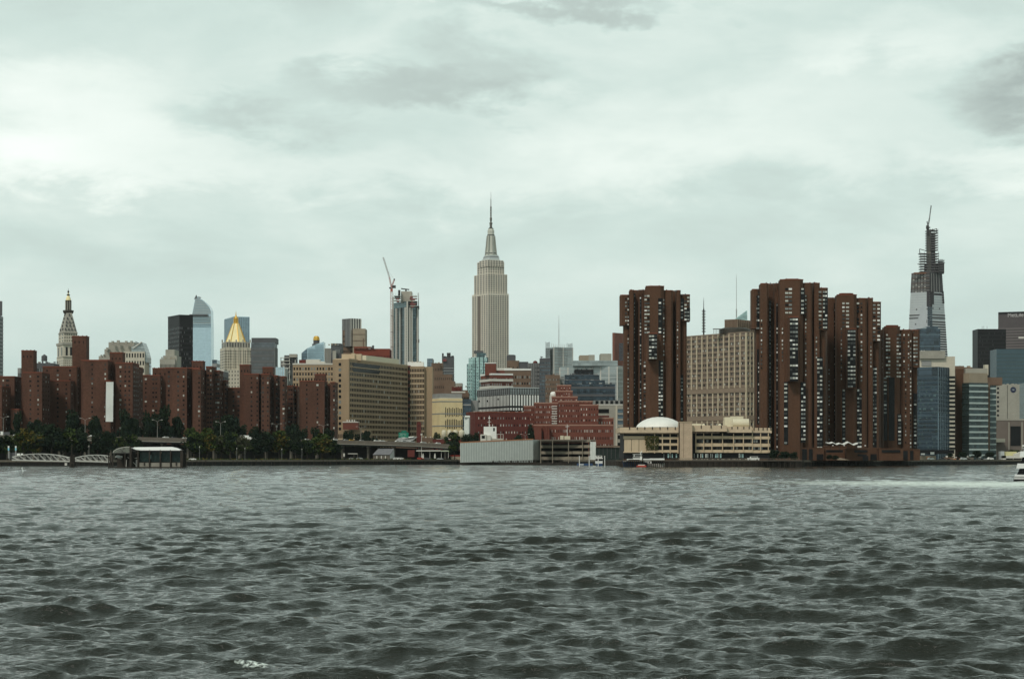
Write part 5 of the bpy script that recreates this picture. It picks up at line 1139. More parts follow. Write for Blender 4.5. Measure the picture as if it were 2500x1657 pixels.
def logo_tower():
    D = 1800; b = Bld('logo_building', 'pale tan windowless building wearing a dark round logo near its top', 'building', 2462, D)
    f = b.block(stone_w2, 2431, 2489, D, 938); b.pbox('joint', g_dark, 2459, 2460, D - .1, 940, 1022, .3)
    for j in range(7): b.pbox('window', g_dark, 2434, 2439, D - .1, 945 + j * 11, 950 + j * 11, .3)
    m = MB(); c = Vector((X(2473.5, D), D - .35, Z(951, D)));
    n = 28; m.add([(c.x + math.cos(2 * math.pi * k / n) * 2.5, c.y, c.z + math.sin(2 * math.pi * k / n) * 2.5) for k in range(n)] + [(c.x + math.cos(2 * math.pi * k / n) * 2.5, c.y + .3, c.z + math.sin(2 * math.pi * k / n) * 2.5) for k in range(n)], [tuple(range(n))] + [(k, n + k, n + (k + 1) % n, (k + 1) % n) for k in range(n)], navy); lg = b.mb(m, 'logo')
    m = MB(); m.box((c.x - .1, c.y - .08, c.z + .1), (2.2, .1, .35), metal_l); m.box((c.x + .3, c.y - .08, c.z - .4), (1.2, .1, .22), metal_l); mm_ = m.build('logo_mark', lg, b.loc)
    b.clutter(2434, 2486, D + 4, 938, 5, 2, [stone_w2]); b.done()
    simple('dark_green_glass_building', 'dark green glass building cut by right frame edge below teal one', 'building', gl_green, 2486, 2560, 1850, 934, bands=(10, .2, gl_teal))
    D = 1600; b = Bld('brown_research_building', 'brown lower building with one tall dark window bay at right edge', 'building', 2470, D)
    f = b.block(mat('granite_brown', (.17, .14, .12), .8, .15, .15), 2432, 2560, D, 1026); b.cap(f, stone_w2, 1.2, .6); b.pbox('window_bay', g_dark, 2467, 2492, D - .2, 1040, 1088, .4); b.ribs((f['F'][0], f['F'][1], f['F'][2], f['F'][3]), 4, .0001, tan)
    b.pbox('annexe', stone_w, 2432, 2454, D - 10, 1070, 1079, 8); b.pbox('pier', stone_w2, 2462, 2465, D - .4, 1030, 1098, .8); b.pbox('pier', stone_w2, 2494, 2497, D - .4, 1030, 1098, .8); b.done()
logo_tower()
def e23(b, f):
    b.wins(f['F'], 26, 30, .5, .45, v=(.1, .98), kinds=((g_dark, .85), (g_mid, .15)))
    for xx in (2400, 2404, 2412): m = MB(); m.bar((X(xx, 2600), 2605, Z(803, 2600)), (X(xx, 2600), 2605, Z(795, 2600)), .2, metal_d, 4); b.mb(m, 'antenna')
simple('black_slab_tower', 'black flat roofed slab tower in front of the tower with rooftop lettering', 'tower', black, 2374, 2456, 2600, 803, extra=e23)
def lettered():
    D = 2900; b = Bld('lettered_tower', 'brown grey banded tower with white lettering below its roof at right edge', 'tower', 2480, D)
    f = b.block(mat('precast_brown', (.085, .072, .075), .8, .2, .05), 2437, 2600, D, 764, th=-24, depth=40)
    b.bands(f['F'], 42, .4, mat('precast_light', (.16, .14, .138), .8, .2, .05), 'spandrel', v=(.1, .9), t=.5)
    b.block(black, 2437, 2600, D - 1, 762, 766, th=-24, depth=40, part='roof_edge')
    a, c, z0, z1 = f['F']; d = (c - a).normalized(); nrm = Vector((d.y, -d.x))
    cu = bpy.data.curves.new('lettering', 'FONT'); cu.body = 'MetLife'; cu.size = 9.0; cu.extrude = .15; cu.align_x = 'CENTER'; cu.align_y = 'CENTER'
    t = bpy.data.objects.new('tmp', cu); COL.objects.link(t); dg = bpy.context.evaluated_depsgraph_get(); me = bpy.data.meshes.new_from_object(t.evaluated_get(dg)); bpy.data.objects.remove(t)
    me.materials.clear(); me.materials.append(mat('sign_letter_white', (.55, .53, .52), .5, .05, .5)); o = bpy.data.objects.new('lettering', me); COL.objects.link(o); o.parent = b.o
    px = 2478; u = (X(px, D) - a.x) * 1.0; p = a + d * (X(2478, D - 6) - a.x) / d.x * 1.0 + nrm * .5
    o.location = (p.x - b.loc[0], p.y - b.loc[1], Z(769.5, D - 5) - b.loc[2]); o.rotation_euler = (R(90), 0, math.atan2(d.y, d.x)); o.scale = (.83, .95, 1)
    b.pbox('sign_light', white_dim, 2487, 2500, D - 30, 822, 826, 1); b.done()
lettered()
def e24(b, f): b.bands(f['F'], 12, .25, gl_teal, 'floor_line', v=(.55, .97), t=.3); b.wins(f['F'], 40, 10, .2, .2, v=(.6, .97), kinds=((gl_blue2, .5), (g_mid, .5)))
simple('teal_glass_building', 'broad teal glass block below the black slab at the right edge', 'building', mat('glass_blue_green', (.042, .078, .098), .25, .25, .08, metal=.3, spec=.7), 2417, 2580, 2200, 852, extra=e24)

# ---------------------------------------------------------------- riverfront buildings on piles
def garage():
    D = 1330; b = Bld('parking_garage', 'low riverside parking garage, corrugated pale wall left and open decks right', 'garage', 1290, D, z=0)
    # corrugated wing: front recedes from left (near) to right
    P0 = Vector((X(1124.5, 1330), 1330)); P1 = Vector((X(1302, 1350), 1350)); P2 = Vector((X(1320, 1365), 1365)); z0 = 1.6
    def wall(A, B_, za, zb, zt_a, zt_b, m, name, th=.5):
        d = (B_ - A).normalized(); q = Vector((-d.y, d.x)) * th; m_ = MB()
        m_.add([(A.x, A.y, za), (B_.x, B_.y, zb), (B_.x, B_.y, zt_b), (A.x, A.y, zt_a), (A.x + q.x, A.y + q.y, za), (B_.x + q.x, B_.y + q.y, zb), (B_.x + q.x, B_.y + q.y, zt_b), (A.x + q.x, A.y + q.y, zt_a)], [(0, 1, 2, 3), (7, 6, 5, 4), (0, 4, 5, 1), (3, 2, 6, 7), (1, 5, 6, 2), (0, 3, 7, 4)], m)
        b.mb(m_, name)
    zt0, zt1 = Z(1081, 1330), Z(1073, 1350)
    wall(P0, P1, z0, Z(1122, 1350), zt0, zt1, corr, 'wall'); wall(P1, P2, Z(1122, 1350), Z(1122, 1350), zt1, zt1, corr, 'wall')
    m_ = MB(); m_.prism([(P0.x + .3, P0.y + .6), (P1.x, P1.y + .6), (P2.x, P2.y + .6), (P2.x, 1410), (P0.x + 1, 1410)], zt0 - 1.2, zt0 - .6, conc_dark); b.mb(m_, 'roof')
    wall(P0 + Vector((-.3, -.25)), P1 + Vector((0, -.25)), zt0, zt1, zt0 + .7, zt1 + .7, rust, 'roof_edge', .4)
    for i in range(44):       # ribs
        t = (i + .5) / 44; p = P0 + (P1 - P0) * t; zt = zt0 + (zt1 - zt0) * t; b.item('rib', mat('corrugation_shade', (.44, .48, .46), .6, .2, .25), (p.x, p.y - .08, (z0 + zt) / 2), math.atan2(20, P1.x - P0.x), (.50, .25, zt - z0 - .1), 1e5)
    m_ = MB(); m_.box((P0.x + 28, 1365, 1.0), (2, 60, .5), conc_dark)
    # open decks
    A = Vector((X(1319, 1360), 1360)); B_ = Vector((X(1442, 1345), 1345)); C = Vector((X(1456, 1352), 1352))
    levels = [(1073, 1079), (1086, 1093), (1101, 1108), (1114.5, 1122)]
    for (ya, yb) in levels:
        wall(A, B_, Z(yb, 1352), Z(yb, 1352), Z(ya, 1352), Z(ya, 1352), mat('deck_concrete', (.27, .235, .18), .9, .3, .3), 'deck_parapet', .4)
        m_ = MB(); zz_ = Z(yb, 1352); m_.prism([(A.x, A.y + .5), (B_.x, B_.y + .5), (B_.x, 1410), (A.x, 1410)], zz_, zz_ + .4, conc_dark); b.mb(m_, 'deck')
    m_ = MB(); m_.prism([(A.x, 1385), (B_.x, 1385), (B_.x, 1386), (A.x, 1386)], 0, Z(1080, 1352), black); b.mb(m_, 'deck_shade_wall')  # black sheet: shade of the deck interior put into its colour
    b.pbox('corner_wall', corr, 1441, 1455, 1344, 1078, 1122, 20)
    for xx in (1320, 1349, 1388, 1422): b.pbox('column', mat('deck_concrete', (0, 0, 0)), xx - .8, xx + .8, 1346, 1076, 1130, .8)
    b.pbox('roof_slab', conc_dark, 1318, 1455, 1346, 1072.5, 1076, 50)
    for i in range(22): xx = 1130 + i * 14.8; m_ = MB(); m_.bar((X(xx, 1338 if xx < 1320 else 1352), 1338 if xx < 1320 else 1352, -3), (X(xx, 1338 if xx < 1320 else 1352), 1338 if xx < 1320 else 1352, 3), .35, wood, 6); b.mb(m_, 'pile')
    m_ = MB(); m_.prism([(P0.x + 2, 1337), (B_.x, 1352), (C.x, 1420), (P0.x + 2, 1420)], -1, 1.7, wood); b.mb(m_, 'pile_gap_shade')  # dark block in the open gap under the garage, shade painted in
    b.done()
garage()
def roof_hut():
    D = 1370; o = bpy.data.objects.new('roof_hut', None); COL.objects.link(o); o.location = (X(1195, D), D, Z(1076, D)); loc = tuple(o.location); setp(o, 'white boxy control hut with a thin mast on the garage roof', 'hut')
    def bx(n, m, x0, x1, y0, y1, d0=0, dep=5): q = MB(); q.box((X((x0 + x1) / 2, D), D + d0 + dep / 2, Z((y0 + y1) / 2, D)), ((x1 - x0) / FPX * D, dep, (y1 - y0) / FPX * D), m); return q.build(n, o, loc)
    bx('wall', white, 1181, 1212, 1041, 1076); bx('window', g_dark, 1204, 1208, 1044, 1052, -.1, .2); bx('annexe', white_dim, 1173, 1187, 1060, 1077, -3, 4); bx('opening', g_dark, 1176, 1184, 1063, 1070, -3.1, .3); bx('stair', white_dim, 1187, 1198, 1062, 1077, -2, 2)
    bx('annexe', conc, 1200, 1229, 1070, 1077, -1, 4)
    for x in (1213, 1222, 1228): bx('post', white_dim, x, x + 1, 1059, 1072, 0, .4)
    bx('rail', white_dim, 1212, 1229, 1059, 1060, 0, .4)
    q = MB(); q.bar((X(1194, D), D + 2, Z(1041, D)), (X(1194.5, D), D + 2, Z(1014, D)), .18, white, 6); q.bar((X(1190, D), D + 2, Z(1030, D)), (X(1199, D), D + 2, Z(1029, D)), .12, white, 5); q.bar((X(1192, D), D + 2, Z(1020, D)), (X(1197, D), D + 2, Z(1020, D)), .4, white, 5); q.build('mast', o, loc)
    o = bpy.data.objects.new('roof_unit', None); COL.objects.link(o); o.location = (X(1380, D), D, Z(1073, D)); loc = tuple(o.location); setp(o, 'white plant boxes with a cross shaped mast above the open garage decks', 'roof unit')
    def bx2(n, m, x0, x1, y0, y1, d0=0, dep=4): q = MB(); q.box((X((x0 + x1) / 2, D), D + d0 + dep / 2, Z((y0 + y1) / 2, D)), ((x1 - x0) / FPX * D, dep, (y1 - y0) / FPX * D), m); return q.build(n, o, loc)
    bx2('box', cream, 1368, 1376, 1063, 1074); bx2('box', cream, 1378, 1392, 1064, 1073)
    q = MB(); q.bar((X(1385, D), D + 2, Z(1065, D)), (X(1385, D), D + 2, Z(1035, D)), .16, white, 6); q.bar((X(1380, D), D + 2, Z(1041, D)), (X(1390, D), D + 2, Z(1040.5, D)), .16, white, 5); q.build('mast', o, loc)
roof_hut()
def school():
    D = 1120; b = Bld('riverside_school', 'long low beige concrete school on a pier with notched roof parapet', 'school', 1700, D, z=3)
    L0 = 1522
    f1 = b.block(black, 1523, 1662, D + 3, 1056, 1120, depth=40, part='glazed_wall'); f2 = b.block(black, 1688, 1880, D + 6, 1056, 1120, depth=36, part='glazed_wall')
    pm = mat('concrete_parapet', (.60, .47, .33), .85, .2, .15, streak=1)
    # parapets (two arms), slightly angled
    def arm(x0, xc, x1, ya, yb, dd, name, m_, dep=2.0, bend=0):
        b.block(m_, x0, x1, D + dd, ya, yb, depth=dep, part=name)
    arm(1513, 0, 1664, 1043, 1056, -1, 'roof_parapet', pm, 44); arm(1687, 0, 1775, 1038, 1053, -1, 'roof_parapet', pm, 44); arm(1775, 0, 1836, 1041, 1055.5, 2, 'roof_parapet', pm, 40); arm(1834, 0, 1884, 1044, 1057, 7, 'roof_parapet', pm, 34)
    for i in range(7): b.pbox('parapet_notch', g_dark, 1536 + i * 18.6, 1538 + i * 18.6, D - 1.3, 1041.5, 1048, .5)
    for i, xx in enumerate((1711, 1735, 1760, 1786, 1800, 1815, 1828, 1840, 1851, 1862, 1872, 1881)): b.pbox('parapet_notch', g_dark, xx, xx + 2, D - 1.3 + (3.1 if xx > 1775 else 0) + (4.9 if xx > 1834 else 0), 1038 + (xx > 1775) * 3 + (xx > 1834) * 3, 1045 + (xx > 1775) * 2 + (xx > 1834) * 3, .5)
    b.block(pm, 1516, 1662, D + .4, 1056, 1058.5, depth=3, part='fascia')
    # left arm: blank panels, then glazing bands
    b.pbox('spandrel', conc_beige, 1522, 1600, D + 1.6, 1064, 1071, 1.5)
    for i in range(4):
        x0 = 1524 + i * 18.3; b.pbox('blank_panel', conc_beige, x0, x0 + (17.2 if i < 3 else 9), D + 1.9, 1072, 1102, 1.2)
    b.pbox('spandrel', conc_beige, 1522, 1662, D + 1.5, 1102, 1104.5, 1.7)
    for y in (1066, 1081.5, 1098): b.pbox('spandrel', conc_beige, 1585 if y > 1070 else 1600, 1660, D + 1.3, y, y + 6, 1.5)
    for i in range(4): b.pbox('column', conc_beige, 1597 + i * 19, 1599.5 + i * 19, D + 1.0, 1058, 1106, .6)
    # ivy patch on the left arm
    q = MB(); rr = random.Random(9)
    for _ in range(700):
        t = rr.random(); x = 1572 + 42 * t + rr.gauss(0, 4); y = 1064 + 34 * rr.random() ** 1.2
        if abs(x - 1592) > 18 - (y - 1064) * .1: continue
        s_ = rr.uniform(.2, .45); p = (X(x, D), D + rr.uniform(-.1, .9), Z(y, D)); q.add([(p[0] - s_, p[1], p[2] - s_), (p[0] + s_, p[1] + .1, p[2] - s_ * .3), (p[0] + s_ * .2, p[1] - .1, p[2] + s_)], [(0, 1, 2)], rr.choice([leaf2, leaf3, leaf5]))
    o = q.build('ivy'); setp(o, 'patch of brown green ivy climbing the left school facade', 'ivy', kind='stuff')
    # stair tower
    f = b.block(mat('concrete_tower', (.50, .38, .27), .9, .3, .3, fine=.3), 1660, 1690, D - 4, 1030, depth=14, part='stair_tower'); b.pbox('slot', g_dark, 1657, 1660.5, D - 2, 1031, 1118, .6); b.pbox('coping', conc_beige, 1659.5, 1690.5, D - 4.3, 1028.7, 1030.2, 3)
    b.pbox('groove', brownm, 1668.5, 1669.2, D - 4.1, 1032, 1116, .3)
    # right arm: three floors of dark glazing
    for y, h in ((1064, 7), (1081.5, 8), (1097.5, 7)):
        for (x0, x1, dd) in ((1698, 1776, 3.5), (1776, 1836, 4.3), (1836, 1880, 5.0)): b.pbox('spandrel', conc_beige, x0, x1 + .3, D + dd, y + (x0 > 1800) * .8, y + h + (x0 > 1800) * .8, 2)
    for x in (1698, 1717, 1737, 1763, 1790, 1814, 1836, 1856, 1875): b.pbox('column', conc_beige, x, x + 2, D + (2.8 if x < 1776 else 3.7 if x < 1836 else 4.4), 1057, 1104, .6)
    for x in range(1701, 1872, 6):
        for y in (1073, 1090): b.pbox('pane', random.choice((g_dark, g_dark, g_pale, g_mid)), x, x + 4.5, D + 5.75, y, y + 6.5, .3)
    for x in list(range(1620, 1658, 5)) + list(range(1694, 1762, 4)) + list(range(1800, 1815, 4)): b.pbox('ground_pane', random.choice((gl_aqua, g_pale, g_dark, g_blind, gl_aqua)), x, x + random.uniform(1.5, 3.5), D + 2.6, 1107 + random.uniform(-1, 1), 1117, .3)
    b.pbox('penthouse', cream, 1770, 1788, D + 20, 1018, 1045, 8); b.pbox('penthouse', cream, 1786, 1815, D + 24, 1016, 1045, 8); b.pbox('penthouse', cream, 1688, 1712, D + 20, 1034, 1042, 8)
    m = MB(); z = Z(1033, D + 22); m.bar((X(1795, D), D + 14, z), (X(1835, D), D + 14, z), 2.4, cream, 14); b.mb(m, 'barrel_roof')
    for xx in (1722, 1762): m = MB(); m.lathe((X(xx, D), D + 10), [(.9, Z(1041, D)), (.9, Z(1036, D)), (.3, Z(1033, D))], cream, 8); b.mb(m, 'roof_cowl')
    b.done()
    # tennis dome
    D2 = D + 26; o = bpy.data.objects.new('air_dome', None); COL.objects.link(o); o.location = (X(1610, D2), D2, Z(1043, D2)); setp(o, 'smooth white inflated dome on the roof of the beige school', 'dome')
    m = MB(); nx, nz = 28, 10; vs = []; a = 57.5 / FPX * D2; h = 25.5 / FPX * D2; dy_ = 15
    for j in range(nz + 1):
        ph = math.pi * j / nz
        for i in range(nx + 1):
            t = -1 + 2 * i / nx; e_ = (max(0, 1 - abs(t) ** 2.2)) ** .72
            vs.append((a * t, -math.cos(ph) * dy_ * e_, h * e_ * math.sin(ph) * (1 + .01 * math.sin(i * 2.1))))
    fs = [(j * (nx + 1) + i, j * (nx + 1) + i + 1, (j + 1) * (nx + 1) + i + 1, (j + 1) * (nx + 1) + i) for j in range(nz) for i in range(nx)]
    m.add(vs, fs, mat('dome_fabric', (.82, .82, .78), .6, .06, .15)); m.build('fabric_shell', o, smooth=True)
    m = MB(); m.box((0, 0, -1), (a * 2, dy_ * 1.6, 2), conc); m.build('kerb', o)
school()
def dark_wall():
    D = 1290; b = Bld('riverside_wall', 'long dark green riverside wall with brown ledge between garage and school', 'wall', 1488, D)
    b.block(gl_green if False else mat('dark_green_wall', (.02, .035, .03), .8, .4, .3), 1455, 1532, D, 1092, depth=4, part='wall'); b.pbox('ledge', mat('ledge_brown', (.20, .15, .11), .8, .2, .3), 1455, 1530, D - 1, 1087.5, 1091, 6)
    for i in range(7): b.pbox('post', greyd, 1462 + i * 10, 1463 + i * 10, D - .3, 1092, 1119, .3)
    b.done()
dark_wall()

# ---------------------------------------------------------------- elevated highway
VP = [(-900, 1290, 1058), (0, 1300, 1062), (345, 1355, 1067), (460, 1372, 1070), (820, 1425, 1074), (1000, 1455, 1079), (1140, 1478, 1087), (1420, 1520, 1098)]
def vp(px):
    for i in range(len(VP) - 1):
        a, c = VP[i], VP[i + 1]
        if a[0] <= px <= c[0]:
            t = (px - a[0]) / (c[0] - a[0]); D = a[1] + (c[1] - a[1]) * t; y = a[2] + (c[2] - a[2]) * t; return Vector((X(px, D), D, Z(y, D)))
def viaduct():
    o = bpy.data.objects.new('elevated_highway', None); COL.objects.link(o); o.location = (X(560, 1390), 1390, GZ); loc = tuple(o.location); setp(o, 'long elevated concrete highway deck behind the riverside trees', 'highway')
    pts = [vp(p) for p in (-899, 0, 200, 345, 460, 640, 820, 910, 1000, 1070, 1139, 1419)]
    def strip(name, m_, y0, y1, z0, z1):
        m = MB(); vs = []
        for p in pts: vs += [(p.x, p.y + y0, p.z + z0), (p.x, p.y + y1, p.z + z0), (p.x, p.y + y1, p.z + z1), (p.x, p.y + y0, p.z + z1)]
        fs = []
        for i in range(len(pts) - 1):
            k = i * 4
            for q in range(4): fs.append((k + q, k + (q + 1) % 4, k + 4 + (q + 1) % 4, k + 4 + q))
        fs += [(3, 2, 1, 0), tuple(range(len(vs) - 4, len(vs)))]
        m.add(vs, fs, m_); return m.build(name, o, loc)
    strip('parapet', mat('parapet_concrete', (.19, .16, .13), .9, .3, .4), 0, .4, -2.4, .15); strip('parapet', conc_dark, 20, 20.4, -2.2, -.1); strip('deck', asphalt, .45, 19.9, -1.6, -.8)
    strip('girder', metal_d, .6, 19.5, -3.6, -1.65); strip('lower_rail', mat('rail_pale', (.45, .42, .36), .7, .3, .5), -.25, -.05, -2.75, -2.4)
    px = -300
    while px < 1130:
        p = vp(px); m = MB()
        m.box((p.x, p.y + 10, p.z - 4.1), (1.6, 17, 1.0), conc_dark)
        for dy_ in (4, 16): m.box((p.x, p.y + dy_, (p.z - 4.6 + GZ) / 2), (1.3, 1.3, p.z - 4.6 - GZ), conc_dark)
        m.build('pier', o, loc); px += 63
    # back of the space under the deck: a retaining wall, under-deck shade put into its colour
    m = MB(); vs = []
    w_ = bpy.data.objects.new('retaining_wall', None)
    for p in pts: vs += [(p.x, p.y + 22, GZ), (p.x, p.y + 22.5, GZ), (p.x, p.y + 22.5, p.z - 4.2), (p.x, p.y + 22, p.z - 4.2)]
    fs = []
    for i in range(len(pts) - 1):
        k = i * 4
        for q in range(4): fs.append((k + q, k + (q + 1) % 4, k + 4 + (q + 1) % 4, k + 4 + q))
    m.add(vs, fs, mat('underdeck_shade_wall', (.03, .028, .025), .95, .4, .3)); setp(m.build('retaining_wall'), 'wall coloured dark as the shade under the deck, behind the elevated highway piers', 'wall')
viaduct()
# cars
def car_proto(body, suv=0):
    o = bpy.data.objects.new('car', None); COL.objects.link(o)
    h = .25 * suv; prof = [(-2.25, .35), (-2.25, .85 + h), (-1.95, 1.0 + h), (-1.35 - .4 * suv, 1.05 + h), (-.9 - .5 * suv, 1.5 + h), (.55, 1.52 + h), (1.15, 1.08 + h), (2.1, .92 + h), (2.25, .6), (2.25, .35)]
    def ext(pf, y0, m): n = len(pf); q = MB(); q.add([(x, -y0, z) for x, z in pf] + [(x, y0, z) for x, z in pf], [tuple(range(n)), tuple(reversed(range(n, 2 * n)))] + [(i, n + i, n + (i + 1) % n, (i + 1) % n) for i in range(n)], m); return q
    ext(prof, .88, body).build('body', o)
    gp = [(-1.25 - .35 * suv, 1.08 + h), (-.88 - .45 * suv, 1.42 + h), (.5, 1.44 + h), (1.0, 1.1 + h)]
    ext(gp, .90, g_dark).build('window', o)
    for x in (-1.4, 1.4):
        for y in (-.8, .8):
            q = MB(); q.bar((x, y - .1, .33), (x, y + .1, .33), .33, rubber, 12); wh = q.build('wheel', o)
    return o
def copy_tree(o):
    c = o.copy(); COL.objects.link(c)
    for ch in o.children: d = ch.copy(); COL.objects.link(d); d.parent = c
    return c
PR = {}
def place_car(kind, loc, rz, label, group):
    cols = {'white': white, 'silver': metal_l, 'dark': greyd, 'tan': tan, 'yellow': mat('taxi_yellow', (.75, .45, .04), .4, .1, .5), 'red': red_paint, 'grey': grey}
    k = (kind, random.random() < .5)
    if k not in PR: PR[k] = car_proto(cols[kind], 1 if k[1] else 0); o = PR[k]
    else: o = copy_tree(PR[k])
    o.location = loc; o.rotation_euler = (0, 0, rz); setp(o, label, 'car', group); return o
cars = [(38, 'white'), (84, 'tan'), (97, 'dark'), (222, 'white'), (323, 'tan'), (334, 'dark'), (402, 'white'), (424, 'dark'), (449, 'white'), (468, 'grey'), (617, 'silver'), (748, 'white'), (816, 'white'), (843, 'silver'), (856, 'yellow'), (881, 'silver'), (919, 'white'), (932, 'white'), (946, 'tan'), (969, 'white'), (986, 'silver'), (1004, 'silver'), (1033, 'white'), (1052, 'tan'), (1068, 'white')]
for i, (px, k) in enumerate(cars):
    p = vp(px); q = vp(px + 10); a = math.atan2(q.y - p.y, q.x - p.x); ordn = ['first', 'second', 'third', 'fourth', 'fifth', 'sixth', 'seventh', 'eighth', 'ninth', 'tenth', 'eleventh', 'twelfth', 'thirteenth', 'fourteenth', 'fifteenth', 'sixteenth', 'seventeenth', 'eighteenth', 'nineteenth', 'twentieth', 'twenty first', 'twenty second', 'twenty third', 'twenty fourth', 'twenty fifth'][i]
    colr = {'tan': 'beige'}.get(k, k)
    place_car(k, (p.x, p.y + 3.2, p.z - .75), a + (math.pi if i % 3 == 0 else 0), f'{colr} car on the elevated highway, {ordn} in the line from the left', 'cars on the elevated highway')
b = Bld('delivery_truck', 'white box truck on the elevated highway above the pale treetops', 'truck', 596, 1396); p = vp(597)
b.items.clear(); b.o.location = (p.x, p.y + 3, p.z - .8); b.loc = (p.x, p.y + 3, p.z - .8)
m = MB(); m.box((p.x - .5, p.y + 3, p.z - .8 + 2.1), (6.0, 2.4, 2.6), white); b.mb(m, 'cargo_box'); m = MB(); m.box((p.x + 3.6, p.y + 3, p.z - .8 + 1.4), (1.8, 2.2, 1.9), white); b.mb(m, 'cab'); m = MB(); m.box((p.x + 4.3, p.y + 3, p.z - .8 + 1.9), (.5, 2.25, .7), g_dark); b.mb(m, 'windscreen')
for dx_ in (-2.4, 3.4): m = MB(); m.bar((p.x + dx_, p.y + 1.9, p.z - .8 + .45), (p.x + dx_, p.y + 4.1, p.z - .8 + .45), .45, rubber, 12); b.mb(m, 'wheel')
# parked cars at street level
park = [(470, 1262, 'white'), (858, 1395, 'white'), (878, 1400, 'silver'), (968, 1412, 'white'), (978, 1413, 'white'), (1026, 1420, 'red'), (1044, 1422, 'dark'), (1074, 1425, 'silver'), (1110, 1440, 'tan')]
lbl = ['white car parked by shrubs right of the ferry landing', 'white car parked under the highway left of the gabled shed', 'silver car parked just left of the gabled shed', 'white car parked right of the gabled shed', 'second white car parked right of the gabled shed', 'red car parked under the pale station canopy', 'dark car parked under the pale station canopy', 'silver car parked near the white umbrella', 'beige car parked beside the corrugated garage wall']
for (px, D, k), l_ in zip(park, lbl): place_car(k, (X(px, D), D, GZ), R(8), l_, 'cars parked on the riverfront street')
lbl2 = ['white car at the quay below the blue glass hospital, leftmost of four', 'dark car at the quay below the blue glass hospital', 'silver car at the quay below the banded glass building', 'white car at the quay right of the banded glass building']
for (px, D, k), l_ in zip(((2272, 1345, 'white'), (2300, 1360, 'dark'), (2352, 1385, 'silver'), (2418, 1425, 'white')), lbl2): place_car(k, (X(px, D), D, GZ), R(20), l_, 'cars parked along the right quay')

# double arm lamps on the highway
def lamp_proto():
    o = bpy.data.objects.new('street_lamp', None); COL.objects.link(o); pm_ = mat('lamp_pole', (.38, .36, .33), .5, .15, .5, metal=.3)
    m = MB(); m.bar((0, 0, 0), (0, 0, 11.5), .16, pm_, 6, .10); m.build('pole', o)
    for s in (-1, 1):
        m = MB(); m.bar((0, 0, 11.3), (s * 1.2, 0, 12.3), .09, pm_, 5); m.bar((s * 1.2, 0, 12.3), (s * 2.6, 0, 12.7), .08, pm_, 5); m.build('arm', o)
        m = MB(); m.box((s * 3.0, 0, 12.7), (1.1, .4, .28), white_dim); m.build('lamp_head', o)
    return o
lp = lamp_proto()
for i, (px, sc) in enumerate(((7, 1), (207, 1), (383.5, 1), (538, .98), (675, .92), (789, .9), (881, .85), (1282, .85))):
    o = lp if i == 0 else copy_tree(lp); p = vp(px); o.location = (p.x, p.y + .9, p.z - .8); o.scale = (1, 1, sc)
    setp(o, ['double arm street lamp at the left frame edge', 'double arm street lamp left of the white banner', 'double arm street lamp above the ferry shelter', 'double arm street lamp right of the widest brick block', 'double arm street lamp before the brick block under the gilded pyramid', 'double arm street lamp before the rightmost brick block', 'double arm street lamp before the tan hospital windows', 'double arm street lamp behind the corrugated garage roof'][i], 'street lamp', 'double arm highway lamps')
def park_lamp(px, D, y1, lb, first=[None]):
    if first[0] is None:
        o = bpy.data.objects.new('park_lamp', None); COL.objects.link(o); m = MB(); m.bar((0, 0, 0), (0, 0, 5.4), .11, grey, 6, .07); m.build('pole', o); m = MB(); m.lathe((0, 0), [(.12, 5.4), (.22, 5.6), (.2, 5.9), (.05, 6.1)], white_dim, 8); m.build('lamp_head', o); first[0] = o
    else: o = copy_tree(first[0])
    o.location = (X(px, D), D, GZ); o.scale = (1, 1, (Z(y1, D) - GZ) / 6.2); setp(o, lb, 'park lamp', 'thin park lamps by the trees')
for px, y1, lb in ((217, 1086, 'thin park lamp between trees behind the right gangway'), (487, 1088, 'thin park lamp just right of the ferry shelter'), (578, 1092, 'thin park lamp in the trees below the white truck'), (598, 1092, 'thin park lamp just right of the one below the truck'), (688, 1094, 'thin park lamp in front of dark middle trees'), (737, 1094, 'thin park lamp left of the broad yellowing tree')):
    park_lamp(px, 1222 + max(0, px - 260) * .2, y1, lb)
m = MB(); D = 1460; m.bar((0, 0, 0), (0, 0, Z(1062, D) - GZ), .22, white_dim, 8, .15); m.box((0, 0, Z(1060, D) - GZ), (1.2, 1.2, 1.2), white_dim); o = m.build('light_pole'); o.location = (X(1029, D), D, GZ); setp(o, 'white pole with square head in front of the brick chimney', 'pole')

